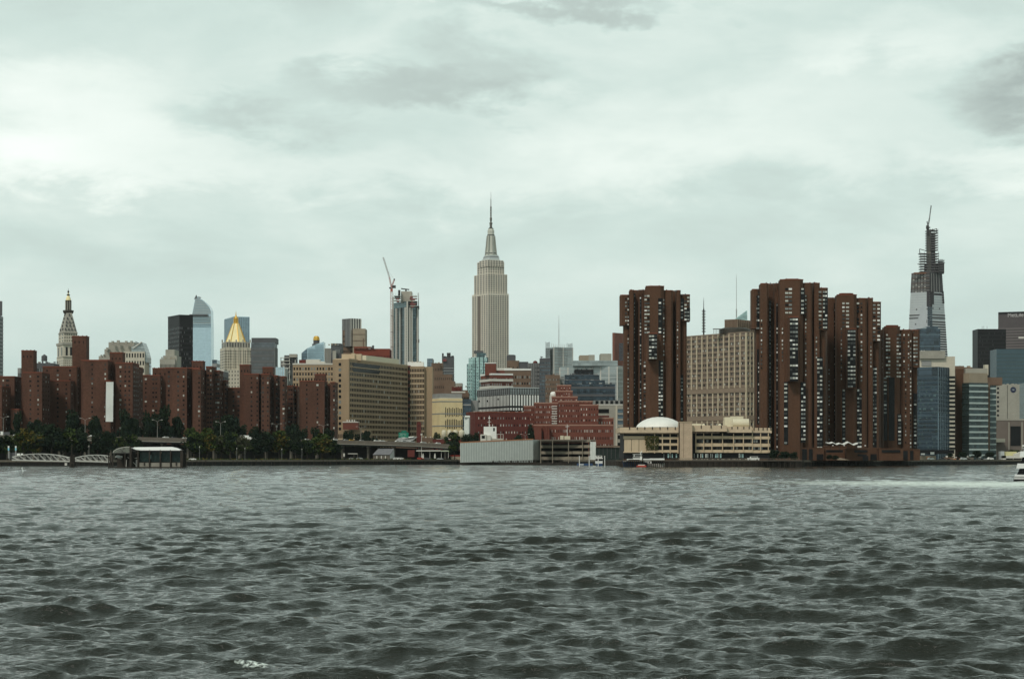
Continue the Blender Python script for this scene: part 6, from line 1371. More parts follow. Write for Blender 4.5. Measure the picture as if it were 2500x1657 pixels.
# ---------------------------------------------------------------- small riverfront buildings
def shed():
    D = 1410; b = Bld('gabled_shed', 'small grey shed with pitched roof between highway and river wall', 'shed', 935, D)
    x0, x1 = X(910, D), X(961, D); xm = X(951, D); zt = Z(1095, D); ze = Z(1109, D)
    b.block(conc_dark, 911, 952, D, 1109, depth=9, part='wall')
    m = MB(); m.add([(x0, D - .5, ze), (X(953, D), D - .5, ze), (X(961, D), D + 5, zt), (X(922, D), D + 5, zt), (x0, D - .5, ze - .3), (X(953, D), D - .5, ze - .3), (X(961, D), D + 5, zt - .3), (X(922, D), D + 5, zt - .3), (X(922, D) - 2, D + 11, ze), (X(961, D), D + 11, ze)], [(0, 1, 2, 3), (7, 6, 5, 4), (0, 4, 5, 1), (0, 3, 7, 4), (3, 2, 9, 8), (1, 5, 6, 2)], mat('slate_roof', (.17, .17, .18), .8, .3, .6)); b.mb(m, 'roof')
    m = MB(); m.add([(X(952, D), D, GZ), (X(961, D), D + 5, GZ), (X(961, D), D + 5, zt - .3), (X(952, D), D, ze - .2), (X(961, D), D + 10, GZ), (X(961, D), D + 10, ze)], [(0, 1, 2, 3), (1, 4, 5, 2)], metal_l); b.mb(m, 'gable_wall')
    for xx in (919, 930, 940): b.pbox('door', white_dim, xx, xx + 2, D - .15, 1112, 1119, .3)
    b.done()
    D = 1440; b = Bld('fuel_canopy', 'flat pale canopy on thin posts under the highway right of shed', 'canopy', 1046, D)
    b.pbox('canopy_roof', mat('canopy_green_white', (.50, .55, .42), .6, .15, .3), 1016, 1096, D, 1099, 1101.5, 8); b.pbox('canopy_edge', white_dim, 1016, 1075, D - .4, 1098.5, 1101, .4)
    for xx in (1029, 1049, 1077, 1094): b.pbox('post', white_dim, xx, xx + 1, D + 1, 1101, 1124, .3)
    b.pbox('kiosk', brick_dark, 995, 1012, D - 2, 1098, 1115, 5); b.pbox('fuel_pump', metal_l, 1028, 1033, D + 2, 1112, 1121, 1); b.done()
    for i, (px, DD) in enumerate(((1033, 1432), (1062, 1432))):
        m = MB(); m.bar((0, 0, 0), (0, 0, 4.4), .06, metal_l, 5); m.lathe((0, 0), [(.12, 4.6), (.5, 3.2), (.75, 1.1), (.6, 1.0)], white_dim, 8); o = m.build('umbrella'); o.location = (X(px, DD), DD, GZ); setp(o, ['closed white umbrella below the canopy, nearer the shed', 'closed white umbrella below the canopy, nearer the garage'][i], 'umbrella', 'closed white umbrellas')
    D = 1448; m = MB(); m.box((0, 0, 1.2), (8, 3, 2.2), tan); m.box((0, 0, 2.9), (9.5, 3.6, .5), red_paint); o = m.build('kiosk'); o.location = (X(1114, D), D, GZ); setp(o, 'small kiosk with red roof beside the corrugated garage wall', 'kiosk')
    # frame stand left of shed
    D = 1390; o = bpy.data.objects.new('gantry_frame', None); COL.objects.link(o); o.location = (X(855, D), D, GZ); loc = tuple(o.location); setp(o, 'white horizontal frame on posts under the highway left of shed', 'frame')
    m = MB(); m.box((X(861, D), D, Z(1107, D)), (6.5, .3, .45), white_dim); m.build('beam', o, loc)
    m = MB(); m.box((X(840, D), D, Z(1110, D)), (1.0, .8, 2.2), white_dim); m.build('box', o, loc)
    for xx in (841, 864, 873): m = MB(); m.box((X(xx, D), D + .3, (Z(1107, D) + GZ) / 2), (.3, .3, Z(1107, D) - GZ), conc_dark); m.build('post', o, loc)
    # road sign gantry
    D = 1470; o = bpy.data.objects.new('road_sign', None); COL.objects.link(o); o.location = (X(983, D), D + 12, vp(983).z - .8); loc = tuple(o.location); setp(o, 'large green highway direction sign with stepped top before tan hospital', 'sign')
    sgn = MB(); sgn.box((X(983, D), D + 12, Z(1061, D)), (7.2, .3, 3.8), green_sign); sgn.box((X(984, D), D + 12, Z(1053, D)), (3.6, .3, 1.6), green_sign); so_ = sgn.build('sign_panel', o, loc)
    for (xx, yy, w_) in ((978, 1058, 2.0), (986, 1058, 2.2), (977, 1062, 2.4), (987, 1062, 1.6), (982, 1066, 3.0)): q = MB(); q.box((X(xx, D), D + 11.8, Z(yy, D)), (w_, .08, .28), mat('sign_text_pale', (.45, .6, .52), .5, .05, .5)); q.build('text_line', so_, loc)
    for xx in (975, 992): q = MB(); q.bar((X(xx, D), D + 12.4, vp(983).z - .8), (X(xx, D), D + 12.4, Z(1056, D)), .15, metal_l, 5); q.build('post', o, loc)
    # sloping low building roof behind the highway, white roofed
    D = 1560; b = Bld('low_roofed_building', 'low building with long sloping grey roof and a white panel', 'building', 985, D)
    b.block(brownm, 955, 1014, D, 1082, depth=12, part='wall'); m = MB()
    v = [(X(958, D), D - 1, Z(1081, D)), (X(1005, D), D - 1, Z(1077, D)), (X(1018, D), D + 8, Z(1065, D)), (X(972, D), D + 8, Z(1068, D))]; m.add(v + [(x, y, z - .4) for x, y, z in v], [(0, 1, 2, 3), (7, 6, 5, 4), (0, 4, 5, 1), (1, 5, 6, 2), (2, 6, 7, 3), (3, 7, 4, 0)], grey); b.mb(m, 'roof')
    m = MB(); v = [(X(982, D), D + 3, Z(1070, D)), (X(1008, D), D + 3, Z(1068, D)), (X(1011, D), D + 6, Z(1066, D)), (X(992, D), D + 6, Z(1067.5, D))]; v = [(x, y, z + .5) for x, y, z in v]; m.add(v + [(x, y, z - .3) for x, y, z in v], [(0, 1, 2, 3), (7, 6, 5, 4), (0, 4, 5, 1), (1, 5, 6, 2), (2, 6, 7, 3), (3, 7, 4, 0)], white); b.mb(m, 'roof_panel'); b.done()
    # brown street level blocks right of it
    for (x0, x1, y, D, lb, mm_) in ((1028, 1056, 1068, 1580, 'low brown wall block right of the brick chimney', brownm), (1056, 1142, 1072, 1520, 'low dark brown block below the white storage tanks', brick_dark)):
        b = Bld('low_block', lb, 'building', (x0 + x1) / 2, D); f = b.block(mm_, x0, x1, D, y, depth=8); b.wins(f['F'], 8, 1, .4, .3); b.clutter(x0, x1, D, y, 4, 3, [grey, white_dim, tan]); b.done()
    # kerbside building at far left edge
    D = 1395; m = MB(); m.box((0, 0, 5), (.6, .3, 10), metal_l); m.box((0, -.3, 9.6), (2.0, .3, 2.4), white); m.box((3, -.2, 9.0), (4, .2, 2.8), greyd); o = m.build('sign_post'); o.location = (X(5, 1330), 1330, vp(5).z - 8); setp(o, 'white square sign on post at the left frame edge', 'sign')
shed()

# ---------------------------------------------------------------- trees
def crown_mesh(name, seed, w_, h_, mats_, n=1900, leaf=.62, conic=0.0):
    rr = random.Random(seed); q = MB(); cl = []
    for _ in range(24):
        t = rr.random(); zc = h_ * (.34 + .60 * t); rad = w_ / 2 * (1 - .75 * abs(t - .35) ** 1.3 * (1 + conic)) * rr.uniform(.25, .95); a = rr.uniform(0, 6.28)
        cl.append((math.cos(a) * rad * .75, math.sin(a) * rad * .75, zc, rr.uniform(.09, .24) * w_, rr.randrange(len(mats_))))
    for _ in range(n):
        cx, cy, cz, cr_, mi = rr.choice(cl)
        while True:
            v = Vector((rr.gauss(0, 1), rr.gauss(0, 1), rr.gauss(0, 1)))
            if v.length > .1: break
        v = v.normalized() * cr_ * rr.uniform(.55, 1.08); v.z *= .75
        p = Vector((cx, cy, cz)) + v
        if p.z < h_ * .16: continue
        s_ = leaf * rr.uniform(.45, 1.1); a1 = Vector((rr.gauss(0, 1), rr.gauss(0, 1), rr.gauss(0, 1))).normalized(); b1 = a1.cross(Vector((rr.gauss(0, 1), rr.gauss(0, 1), rr.gauss(0, 1)))).normalized()
        m_ = mats_[mi] if rr.random() < .8 else rr.choice(mats_)
        q.add([tuple(p - a1 * s_), tuple(p + b1 * s_ * .7), tuple(p + a1 * s_), tuple(p - b1 * s_ * .7)], [(0, 1, 2, 3)], m_)
    me_o = q.build(name); me = me_o.data; bpy.data.objects.remove(me_o)
    t = MB(); t.bar((0, 0, 0), (0, 0, h_ * .45), w_ * .028 + .12, trunk_m, 7, w_ * .018 + .06)
    for cx, cy, cz, cr_, mi in cl[:9]: t.bar((0, 0, h_ * rr.uniform(.2, .42)), (cx, cy, cz), w_ * .012 + .04, trunk_m, 4, .03)
    to = t.build('trunk'); tm = to.data; bpy.data.objects.remove(to)
    return me, tm
TK = {}
for k, ms_ in (('dark', [leaf1, leaf4, leaf1]), ('green', [leaf2, leaf1, leaf4]), ('yellow', [leaf3, leaf2, leaf2, leaf1]), ('pale', [leaf5, leaf2, leaf5])):
    TK[k] = [crown_mesh('crown', 31 + j * 7 + len(k), 10, 12, ms_, 2300) for j in range(3)]
WORD = ['first', 'second', 'third', 'fourth', 'fifth', 'sixth', 'seventh', 'eighth', 'ninth', 'tenth', 'eleventh', 'twelfth', 'thirteenth', 'fourteenth', 'fifteenth', 'sixteenth', 'seventeenth', 'eighteenth', 'nineteenth', 'twentieth', 'twenty first', 'twenty second', 'twenty third', 'twenty fourth', 'twenty fifth', 'twenty sixth', 'twenty seventh', 'twenty eighth', 'twenty ninth', 'thirtieth']
ADJ = {'dark': 'dark green', 'green': 'mid green', 'yellow': 'yellow green', 'pale': 'pale grey green'}
def tree(px, D, ytop, wpx, kind, label, group, base=GZ):
    me, tm = TK[kind][tree.i % 3]; tree.i += 1
    o = bpy.data.objects.new('tree', None); COL.objects.link(o); o.location = (X(px, D), D, base); o.rotation_euler = (0, 0, random.uniform(0, 6.28))
    h = Z(ytop, D) - base; w_ = wpx / FPX * D
    for nm, mm_ in (('crown', me), ('trunk', tm)): c = bpy.data.objects.new(nm, mm_); COL.objects.link(c); c.parent = o; c.scale = (w_ / 10, w_ / 10, h / 12)
    setp(o, label, 'tree', group)
tree.i = 0
def DF(px): return np.interp(px, [-60, 0, 450, 820, 1120], [1235, 1240, 1282, 1352, 1450])      # front row
def DBk(px): return np.interp(px, [-60, 0, 450, 820, 1120], [1335, 1340, 1395, 1462, 1500])   # behind the deck
front = [(-14, 1052, 60, 'dark'), (18, 1066, 56, 'green'), (58, 1050, 62, 'yellow'), (92, 1060, 52, 'yellow'), (126, 1044, 74, 'dark'), (160, 1052, 60, 'green'), (196, 1056, 56, 'dark'), (238, 1064, 44, 'dark'), (262, 1056, 50, 'dark'), (292, 1068, 40, 'green'), (318, 1062, 50, 'green'), (340, 1076, 30, 'dark'),
         (474, 1054, 62, 'green'), (506, 1048, 60, 'yellow'), (540, 1066, 46, 'pale'), (562, 1054, 44, 'green'), (592, 1070, 54, 'pale'), (622, 1074, 46, 'dark'), (645, 1052, 62, 'dark'), (682, 1054, 66, 'yellow'), (722, 1070, 50, 'dark'), (750, 1074, 44, 'green'), (786, 1062, 72, 'yellow'), (816, 1078, 42, 'green')]
front.sort()
for i, (px, y, w_, k) in enumerate(front):
    tree(px, DF(px) + random.uniform(-5, 10), y - 3, w_, k, f'{ADJ[k]} tree, {WORD[i]} from the left in the row before the highway', 'trees between the river wall and the highway')
back = [(-8, 1040, 50, 'dark'), (42, 1016, 40, 'dark'), (88, 1030, 50, 'dark'), (120, 1034, 44, 'dark'), (176, 1012, 62, 'dark'), (200, 1040, 40, 'dark'), (235, 1014, 48, 'dark'), (306, 1010, 46, 'dark'), (326, 1026, 50, 'dark'), (365, 1004, 52, 'dark'), (400, 1002, 60, 'dark'), (432, 1022, 44, 'dark'), (468, 1046, 40, 'green'), (560, 1018, 64, 'dark'), (590, 1036, 40, 'dark'), (534, 1034, 40, 'dark'), (620, 1050, 40, 'dark'), (716, 1040, 46, 'dark'), (738, 1046, 40, 'dark'), (772, 1052, 50, 'dark'), (800, 1050, 40, 'dark'), (852, 1052, 36, 'dark'), (894, 1056, 34, 'dark'), (875, 1068, 30, 'dark'), (914, 1070, 24, 'dark')]
back.sort()
for i, (px, y, w_, k) in enumerate(back):
    tree(px, DBk(px) + random.uniform(0, 12), y - 4, w_, k, f'{ADJ[k]} tree, {WORD[i]} from the left in the row behind the highway', 'trees behind the highway')
oth = [(1110, 1405, 1054, 38, 'green', 'bushy green tree in front of the white storage tanks'), (1092, 1500, 1068, 22, 'green', 'small green tree left of the bushy tree by the storage tanks'), (1143, 1500, 1056, 40, 'dark', 'dark tree left of the white control hut'), (1160, 1510, 1060, 28, 'dark', 'small dark tree touching the white control hut'), (1066, 1540, 1056, 26, 'pale', 'pale leafy tree below the yellow panelled building'), (1268, 1500, 1058, 36, 'dark', 'low dark tree behind garage roof left of lamp'), (1296, 1510, 1042, 26, 'dark', 'dark tree between dark red building and red hospital'),
       (1890, 1100, 1098, 34, 'dark', 'dark tree at the right end of the school'), (1915, 1105, 1100, 34, 'dark', 'dark tree on the pier between school and tallest brown tower'), (1938, 1108, 1104, 26, 'dark', 'small dark tree at the foot of the tallest brown tower'),
       (2385, 1440, 1100, 34, 'dark', 'dark tree below the banded glass building'), (2415, 1455, 1102, 34, 'dark', 'dark tree left of the pale landing building'), (2350, 1430, 1104, 26, 'dark', 'small dark tree at foot of the brown wing'), (2320, 1410, 1106, 22, 'dark', 'small dark tree below the white and dark window strip'), (2474, 1470, 1097, 40, 'green', 'green tree behind the yellow topped landing building'), (2040, 1172, 1112, 22, 'dark', 'small dark tree beside the brick podium ramp'), (2025, 1174, 1110, 20, 'dark', 'small dark tree left of the brick podium ramp')]
for px, D, y, w_, k, lb in oth: tree(px, D, y, w_, k, lb, 'scattered riverfront trees', 2.6 if 1880 < px < 1945 else GZ)

# right quay small things
b = Bld('low_depot', 'low tan depot with white roof pieces at the quay by blue hospital', 'depot', 2262, 1360); b.block(tan, 2242, 2285, 1360, 1112, depth=10); b.pbox('roof_unit', white, 2250, 2258, 1358, 1106, 1110, 2); b.pbox('roof_unit', white, 2273, 2281, 1358, 1103, 1109, 2); b.pbox('door', red_paint if False else rust, 2262, 2270, 1359.8, 1114, 1122, .3); b.done()
for i, (px, w_) in enumerate(((2316, 20), (2338, 18), (2366, 22), (2398, 24))):
    D = 1400 + i * 15; b = Bld('site_cabin', ['small brown cabin on the right quay, leftmost of four', 'small cabin second from left on the right quay', 'small cabin third from left on the right quay', 'small cabin rightmost of four on the right quay'][i], 'cabin', px, D, 'cabins on the right quay'); b.block([brownm, rust, conc_dark, grey][i], px - w_ / 2, px + w_ / 2, D, 1116 + i % 2 * 3, depth=4); b.pbox('window', g_dark, px - 3, px + 3, D - .1, 1119, 1122, .2); b.pbox('roof_unit', white_dim, px - w_ * .3, px - w_ * .1, D + 1, 1112 + i % 2 * 3, 1117, 2); b.done()
D = 1445; b = Bld('ferry_terminal', 'pale low ferry terminal with yellow upper panel at the right edge', 'terminal', 2470, D)
b.block(mat('terminal_yellow', (.55, .52, .28), .6, .15, .4), 2455, 2482, D + 6, 1102, depth=6, part='upper_stage'); b.block(metal_l, 2443, 2452, D + 4, 1101, depth=6, part='wall'); b.block(white_dim, 2448, 2560, D, 1112, 1118, depth=12, part='canopy_roof'); b.block(g_dark, 2456, 2560, D + 3, 1116, 1124, depth=6, part='glazed_wall'); b.block(white_dim, 2448, 2456, D, 1112, 1123, depth=8, part='wall')
m = MB(); v = [(X(2478, D), D, Z(1108, D)), (X(2500, D), D, Z(1101, D)), (X(2560, D), D, Z(1099, D)), (X(2560, D), D, Z(1112, D)), (X(2478, D), D, Z(1112, D))]; m.add(v + [(x, y + 8, z) for x, y, z in v], [tuple(range(5)), tuple(reversed(range(5, 10)))] + [(i, i + 5, (i + 1) % 5 + 5, (i + 1) % 5) for i in range(5)], white_dim); b.mb(m, 'roof'); b.pbox('column', white_dim, 2473, 2474.5, D + 1, 1116, 1124, .4); b.pbox('rail', white_dim, 2466, 2500, D - 2, 1121, 1123, 1)
b.done()

# ---------------------------------------------------------------- ferry landing, left
def gangway(x0, x1, D, yt0, ymid, yt1, yb0, yb1, label, lo=1, bays=9):
    o = bpy.data.objects.new('gangway', None); COL.objects.link(o); o.location = (X(x0, D), D, Z(yb0, D)); loc = tuple(o.location); setp(o, label, 'gangway', 'white truss gangways')
    def top(t): return (1 - t) * yt0 + t * yt1 + (ymid - (yt0 + yt1) / 2) * 4 * t * (1 - t)
    def bot(t): return (1 - t) * yb0 + t * yb1
    wp = mat('gangway_paint', (.60, .60, .56), .5, .1, .5)
    for side in (0, 2.6):
        m = MB(); n = bays * 2
        for i in range(n):
            a, c = i / n, (i + 1) / n
            m.bar((X(x0 + (x1 - x0) * a, D), D + side, Z(top(a), D)), (X(x0 + (x1 - x0) * c, D), D + side, Z(top(c), D)), .17, wp, 5)
            m.bar((X(x0 + (x1 - x0) * a, D), D + side, Z(bot(a), D)), (X(x0 + (x1 - x0) * c, D), D + side, Z(bot(c), D)), .20, wp, 5)
        for i in range(bays):
            a, c = i / bays, (i + 1) / bays
            m.bar((X(x0 + (x1 - x0) * a, D), D + side, Z(top(a), D)), (X(x0 + (x1 - x0) * c, D), D + side, Z(bot(c), D)), .11, wp, 4)
            m.bar((X(x0 + (x1 - x0) * (a + .75 / bays), D), D + side, Z(top(a + .75 / bays), D)), (X(x0 + (x1 - x0) * c, D), D + side, Z(bot(c), D)), .07, wp, 4)
        m.build('truss', o, loc)
        m = MB()
        for r in (.25, .5):
            for i in range(n):
                a, c = i / n, (i + 1) / n
                m.bar((X(x0 + (x1 - x0) * a, D), D + side + .1, Z(bot(a) * (1 - r) + top(a) * r, D)), (X(x0 + (x1 - x0) * c, D), D + side + .1, Z(bot(c) * (1 - r) + top(c) * r, D)), .05, grey, 4)
        m.build('handrail', o, loc)
    m = MB(); a0, a1 = (X(x0, D), Z(yb0, D)), (X(x1, D), Z(yb1, D))
    m.add([(a0[0], D, a0[1] - .1), (a1[0], D, a1[1] - .1), (a1[0], D + 2.6, a1[1] - .1), (a0[0], D + 2.6, a0[1] - .1), (a0[0], D, a0[1] - .45), (a1[0], D, a1[1] - .45), (a1[0], D + 2.6, a1[1] - .45), (a0[0], D + 2.6, a0[1] - .45)], [(0, 1, 2, 3), (7, 6, 5, 4), (0, 4, 5, 1), (1, 5, 6, 2), (2, 6, 7, 3), (3, 7, 4, 0)], white_dim)
    m.build('walkway', o, loc)
gangway(29, 174, 1100, 1115, 1107.5, 1118, 1122, 1125.5, 'longer white arched truss gangway from the shore to the dark pile cluster')
gangway(180, 265, 1070, 1118, 1110.5, 1113, 1124, 1127, 'shorter white arched truss gangway between the pile cluster and ferry shelter', bays=6)
def piles(px, D, y0, wpx, n, label):
    m = MB(); rr = random.Random(int(px)); h = Z(y0, D)
    for i in range(n):
        a = i * 2.4; r = wpx / 2 / FPX * D * math.sqrt(i / max(1, n)); x = X(px, D) + math.cos(a) * r; y = D + math.sin(a) * r
        m.bar((x + math.cos(a) * .3, y, -3), (x, y, h - rr.uniform(0, 1.2)), .34, wood, 8)
    m.lathe((X(px, D), D), [(wpx / 2 / FPX * D * 1.05, 1.4), (wpx / 2 / FPX * D * 1.1, 2.0), (wpx / 2 / FPX * D * 1.0, 2.6)], wood, 12)
    o = m.build('mooring_piles'); setp(o, label, 'piles')
piles(176, 1035, 1108, 11, 9, 'dark timber mooring pile cluster between the two white gangways')
m = MB(); m.bar((0, 0, -2), (0, 0, Z(1086, 1035)), .22, wood, 7); m.bar((2.2, 0, -2), (2.2, 0, 3), .28, wood, 7); o = m.build('mooring_post'); o.location = (X(174.5, 1035), 1036, 0); setp(o, 'tall thin dark timber post rising behind the mooring pile cluster', 'post')
m = MB(); m.box((0, 0, .4), (1.1, 1.1, 1.4), white_dim); m.bar((0, 0, -2), (0, 0, .0), .2, wood); o = m.build('fender'); o.location = (X(161, 1095), 1095, 1.0); setp(o, 'small white fender box hanging under the longer gangway', 'fender')
def shelter():
    D = 985; o = bpy.data.objects.new('ferry_shelter', None); COL.objects.link(o); o.location = (X(355, D), D, .6); loc = tuple(o.location); setp(o, 'floating ferry landing with white curved roof, glass canopy and dark posts', 'ferry landing')
    def b_(n, m_, x0, x1, y0, y1, d0=0, dep=.4): q = MB(); q.box((X((x0 + x1) / 2, D), D + d0 + dep / 2, Z((y0 + y1) / 2, D)), ((x1 - x0) / FPX * D, dep, (y1 - y0) / FPX * D), m_); return q.build(n, o, loc)
    b_('hull', wood, 267, 447, 1139, 1147, 0, 14)
    # white roof, curved in section
    m = MB(); n = 10; prof = []
    for i in range(n + 1):
        t = i / n; x = 320 + 120 * t; y = 1090.5 + (.6 * (1 - t)) - .5 * math.sin(t * 3.1) if t < .8 else 1090.2 + ((t - .8) / .2) ** 1.6 * 7
        yb = 1092 + min(1, t / .12) * 6 if t < .12 else 1098.3 + t * .5
        prof.append((x, y, yb))
    vs = []
    for x, y, yb in prof: vs += [(X(x, D), D + 5, Z(y, D)), (X(x, D), D - .3, Z(yb, D)), (X(x, D), D - .3, Z(yb + .5, D)), (X(x, D), D + 12, Z(yb, D))]
    fs = []
    for i in range(n):
        k = i * 4
        for q in range(4): fs.append((k + q, k + 4 + q, k + 4 + (q + 1) % 4, k + (q + 1) % 4))
    m.add(vs, fs, mat('roof_membrane', (.82, .82, .80), .5, .03, .3)); m.build('roof', o, loc)
    # glass canopy left
    m = MB(); nn = 9; vs = []
    for i in range(nn + 1):
        a = math.pi * .5 * i / nn; x = 316 - 41 * math.sin(a); y = 1105 - 14.5 * math.cos(a)
        vs += [(X(x, D), D + 1, Z(y, D)), (X(x, D), D + 11, Z(y + 1, D))]
    vs2 = [(X(275, D), D + 1, Z(1106, D)), (X(318, D), D + 1, Z(1106, D))]
    m.add(vs, [(2 * i, 2 * i + 1, 2 * i + 3, 2 * i + 2) for i in range(nn)], mat('canopy_glass', (.28, .29, .25), .3, .4, .6)); 
    m.add([vs[2 * i] for i in range(nn + 1)] + [(X(316, D), D + 1, Z(1106, D))], [tuple(range(nn + 2))], mat('canopy_glass_front', (.16, .17, .14), .3, .5, .8)); m.build('glass_canopy', o, loc)
    m = MB()
    for i in range(nn): m.bar(vs[2 * i], vs[2 * i + 2], .13, white_dim, 5)
    for i in (2, 4, 6): m.bar(vs[2 * i], (X(290 + i * 3, D), D + 1, Z(1106, D)), .1, metal_d, 4); m.bar((vs[2 * i][0], vs[2 * i][1], vs[2 * i][2]), (X(306, D), D + .9, Z(1106, D)), .08, metal_d, 4)
    m.bar((X(275, D), D + 1, Z(1106, D)), (X(318, D), D + 1, Z(1106, D)), .22, metal_d, 5); m.build('canopy_frame', o, loc)
    b_('gable_wall', wood, 316, 322, 1090, 1128, 0, 10)
    tg = mat('shelter_glass_green', (.012, .028, .025), .2, .9, .8, spec=.2)
    for i, (x0, x1) in enumerate(((340, 363), (367, 389), (393, 415), (419, 440))): b_('glass_panel', tg, x0, x1, 1101, 1127, 2, .2)
    b_('inner_panel', gl_aqua, 358, 384, 1110, 1120, 4, .3); b_('inner_panel', gl_teal, 388, 402, 1108, 1122, 5, .3); b_('inner_panel', g_pale, 430, 436, 1114, 1128, 4, .3); b_('inner_panel', tan, 378, 386, 1117, 1124, 5, .4)
    for i, (x0, x1) in enumerate(((340, 363), (367, 389), (394, 415), (419, 440))): b_('lower_panel', mat('lower_panel_stone', (.27, .25, .21), .85, .3, .5), x0, x1, 1129, 1140, .3, .3)
    for x in (351, 429): b_('fender_pile', wood, x, x + 2.5, 1127, 1136, -.2, .4)
    for x, w_ in ((264, 2.5), (268, 2.5), (273, 3), (304, 2), (316, 5), (335, 3.5), (364, 2.8), (390, 2.8), (415, 2.8), (440, 6.5)): b_('post', wood, x, x + w_, 1098 if x > 330 else 1106 if x > 273 else 1112, 1146, -.3, .6)
    b_('back_screen', wood, 275, 446, 1106, 1140, 11, .3)
    b_('roof_beam', metal_d, 322, 444, 1099, 1101, .2, .4)
    q = MB()
    for i, (x0, y0, x1, y1) in enumerate(((278, 1116, 282, 1111), (282, 1111, 290, 1112), (290, 1112, 296, 1117), (284, 1118, 294, 1119), (308, 1115, 312, 1118), (326, 1118, 334, 1117), (306, 1122, 305, 1140), (322, 1128, 329, 1134), (329, 1134, 331, 1142), (331, 1122, 334, 1140))): q.bar((X(x0, D), D + 3, Z(y0, D)), (X(x1, D), D + 3, Z(y1, D)), .16, white_dim, 5)
    q.build('boarding_rail', o, loc)
    b_('gate_panel', grey, 328, 334, 1122, 1141, 3, .2); b_('gate_panel', metal_l, 278, 294, 1112, 1116, 5, .3)
shelter()
cy = mat('pylon_lit_cyan', (.25, .62, .75), .4, .2, .5)
for i, px in enumerate((21, 38.5)):
    D = 1190; o = bpy.data.objects.new('ferry_pylon', None); COL.objects.link(o); o.location = (X(px, D), D, GZ); loc = tuple(o.location); setp(o, ['left of two slim cyan and white pylons at the gangway head', 'right of two slim cyan and white pylons at the gangway head'][i], 'pylon', 'ferry landing pylons')
    for nm, m_, y0, y1, w_ in (('panel', white, 1088, 1093, .85), ('panel', cy, 1093, 1099, .85), ('base', grey, 1099, 1118, .7)): q = MB(); q.box((X(px, D), D, Z((y0 + y1) / 2, D)), (w_, .4, (y1 - y0) / FPX * D - .03), m_); q.build(nm, o, loc)
b = Bld('gate_fence', 'dark mesh gate between the two cyan pylons', 'gate', 30, 1192); b.pbox('mesh', greyd, 24, 37, 1192, 1104, 1119, .2); b.pbox('post', grey, 23, 24, 1191.6, 1102, 1122, .4); b.done()
m = MB(); m.box((0, 0, 0), (1.6, .6, 1.2), white); m.box((1.9, 0, .2), (1.2, .6, .8), white); m.bar((0, 0, -.6), (0, 0, -2.2), .1, metal_d, 5); o = m.build('notice_box'); o.location = (X(45, 1104), 1104, Z(1109, 1104)); setp(o, 'pair of small white boxes above the shore end of the longer gangway', 'box')

# ---------------------------------------------------------------- boats and poles, centre
for i, (px, D) in enumerate(((1414.5, 1180), (1438.5, 1180), (1460.5, 1175), (1476.5, 1180))):
    m = MB(); m.bar((0, 0, -3), (0, 0, Z(1112, D)), .24, white, 8)
    if i == 0: m.box((1.2, 0, .9), (2.6, .6, .5), white)
    o = m.build('mooring_pole'); o.location = (X(px, D), D, 0); setp(o, ['white mooring pole with a small foot, leftmost of four', 'second white mooring pole from left, before garage corner', 'white mooring pole standing in front of the white ferry cabin', 'rightmost white mooring pole, right of the white ferry cabin'][i], 'pole', 'white mooring poles')
def hullmesh(L_, B_, H_, m_, bow=1):
    q = MB(); n = 9; vs = []
    for i in range(n):
        t = i / (n - 1); x = -L_ / 2 + L_ * t; w_ = B_ / 2 * (1 - max(0, (t - .55) / .45) ** 2.0 * .97); sh = H_ * (1 + .35 * t ** 3)
        vs += [(x * (1 - .06 * (1 if t == 1 else 0)), -w_ * .7, -.3), (x, -w_, sh), (x, w_, sh), (x * (1 - .06 * (1 if t == 1 else 0)), w_ * .7, -.3)]
    fs = []
    for i in range(n - 1):
        k = i * 4
        for r in range(4): fs.append((k + r, k + (r + 1) % 4, k + 4 + (r + 1) % 4, k + 4 + r))
    fs += [(3, 2, 1, 0), tuple(range(4 * n - 4, 4 * n))]; q.add(vs, fs, m_); return q
def boat(name, label, px, D, L_, B_, H_, hull_m, rot, parts):
    o = bpy.data.objects.new(name, None); COL.objects.link(o); o.location = (X(px, D), D, 0); o.rotation_euler = (0, 0, rot); setp(o, label, 'boat'); hullmesh(L_, B_, H_, hull_m).build('hull', o)
    for nm, c, s_, m_ in parts: q = MB(); q.box(c, s_, m_); q.build(nm, o)
    return o
o = boat('ferry_boat', 'small white ferry with stacked cabins docked behind the mooring poles', 1462, 1190, 13, 4, 1.4, blue_hull, R(90), [('lower_deck', (0, 0, 2.2), (9, 4, 1.5), white), ('window', (0, 0, 3.5), (8.4, 3.7, 1.1), g_dark), ('upper_deck', (0, 0, 4.5), (8.8, 4.2, .6), white), ('wheelhouse', (0, 0, 5.5), (4, 3.6, 1.1), white), ('window', (0, 0, 5.6), (4.1, 3.0, .5), g_dark)])
m = MB(); m.box((0, 0, .9), (9, 5, 1.2), blue_hull); o = m.build('pontoon'); o.location = (X(1428, 1185), 1187, 0); setp(o, 'dark blue low pontoon below the left mooring poles', 'pontoon')
o = boat('motor_yacht', 'white motor yacht with blue hull, mast and layered cabin before the school', 1549, 1078, 13, 4.2, 2.6, blue_hull, R(182), [('cabin', (-.4, 0, 3.6), (8.6, 3.4, 1.3), white), ('window', (.4, 0, 3.75), (6.0, 3.46, .45), g_dark), ('foredeck', (4.4, 0, 3.0), (3.6, 2.6, .6), white), ('wheelhouse', (-1.6, 0, 4.9), (4.6, 3.0, 1.3), white), ('window', (-1.0, 0, 5.0), (3.6, 3.06, .6), g_dark), ('flybridge_roof', (-1.6, 0, 6.6), (4.8, 2.8, .22), white), ('post', (-3.4, 0, 6.0), (.2, 2.4, 1.1), white), ('post', (.2, 0, 6.0), (.2, 2.4, 1.1), white)])
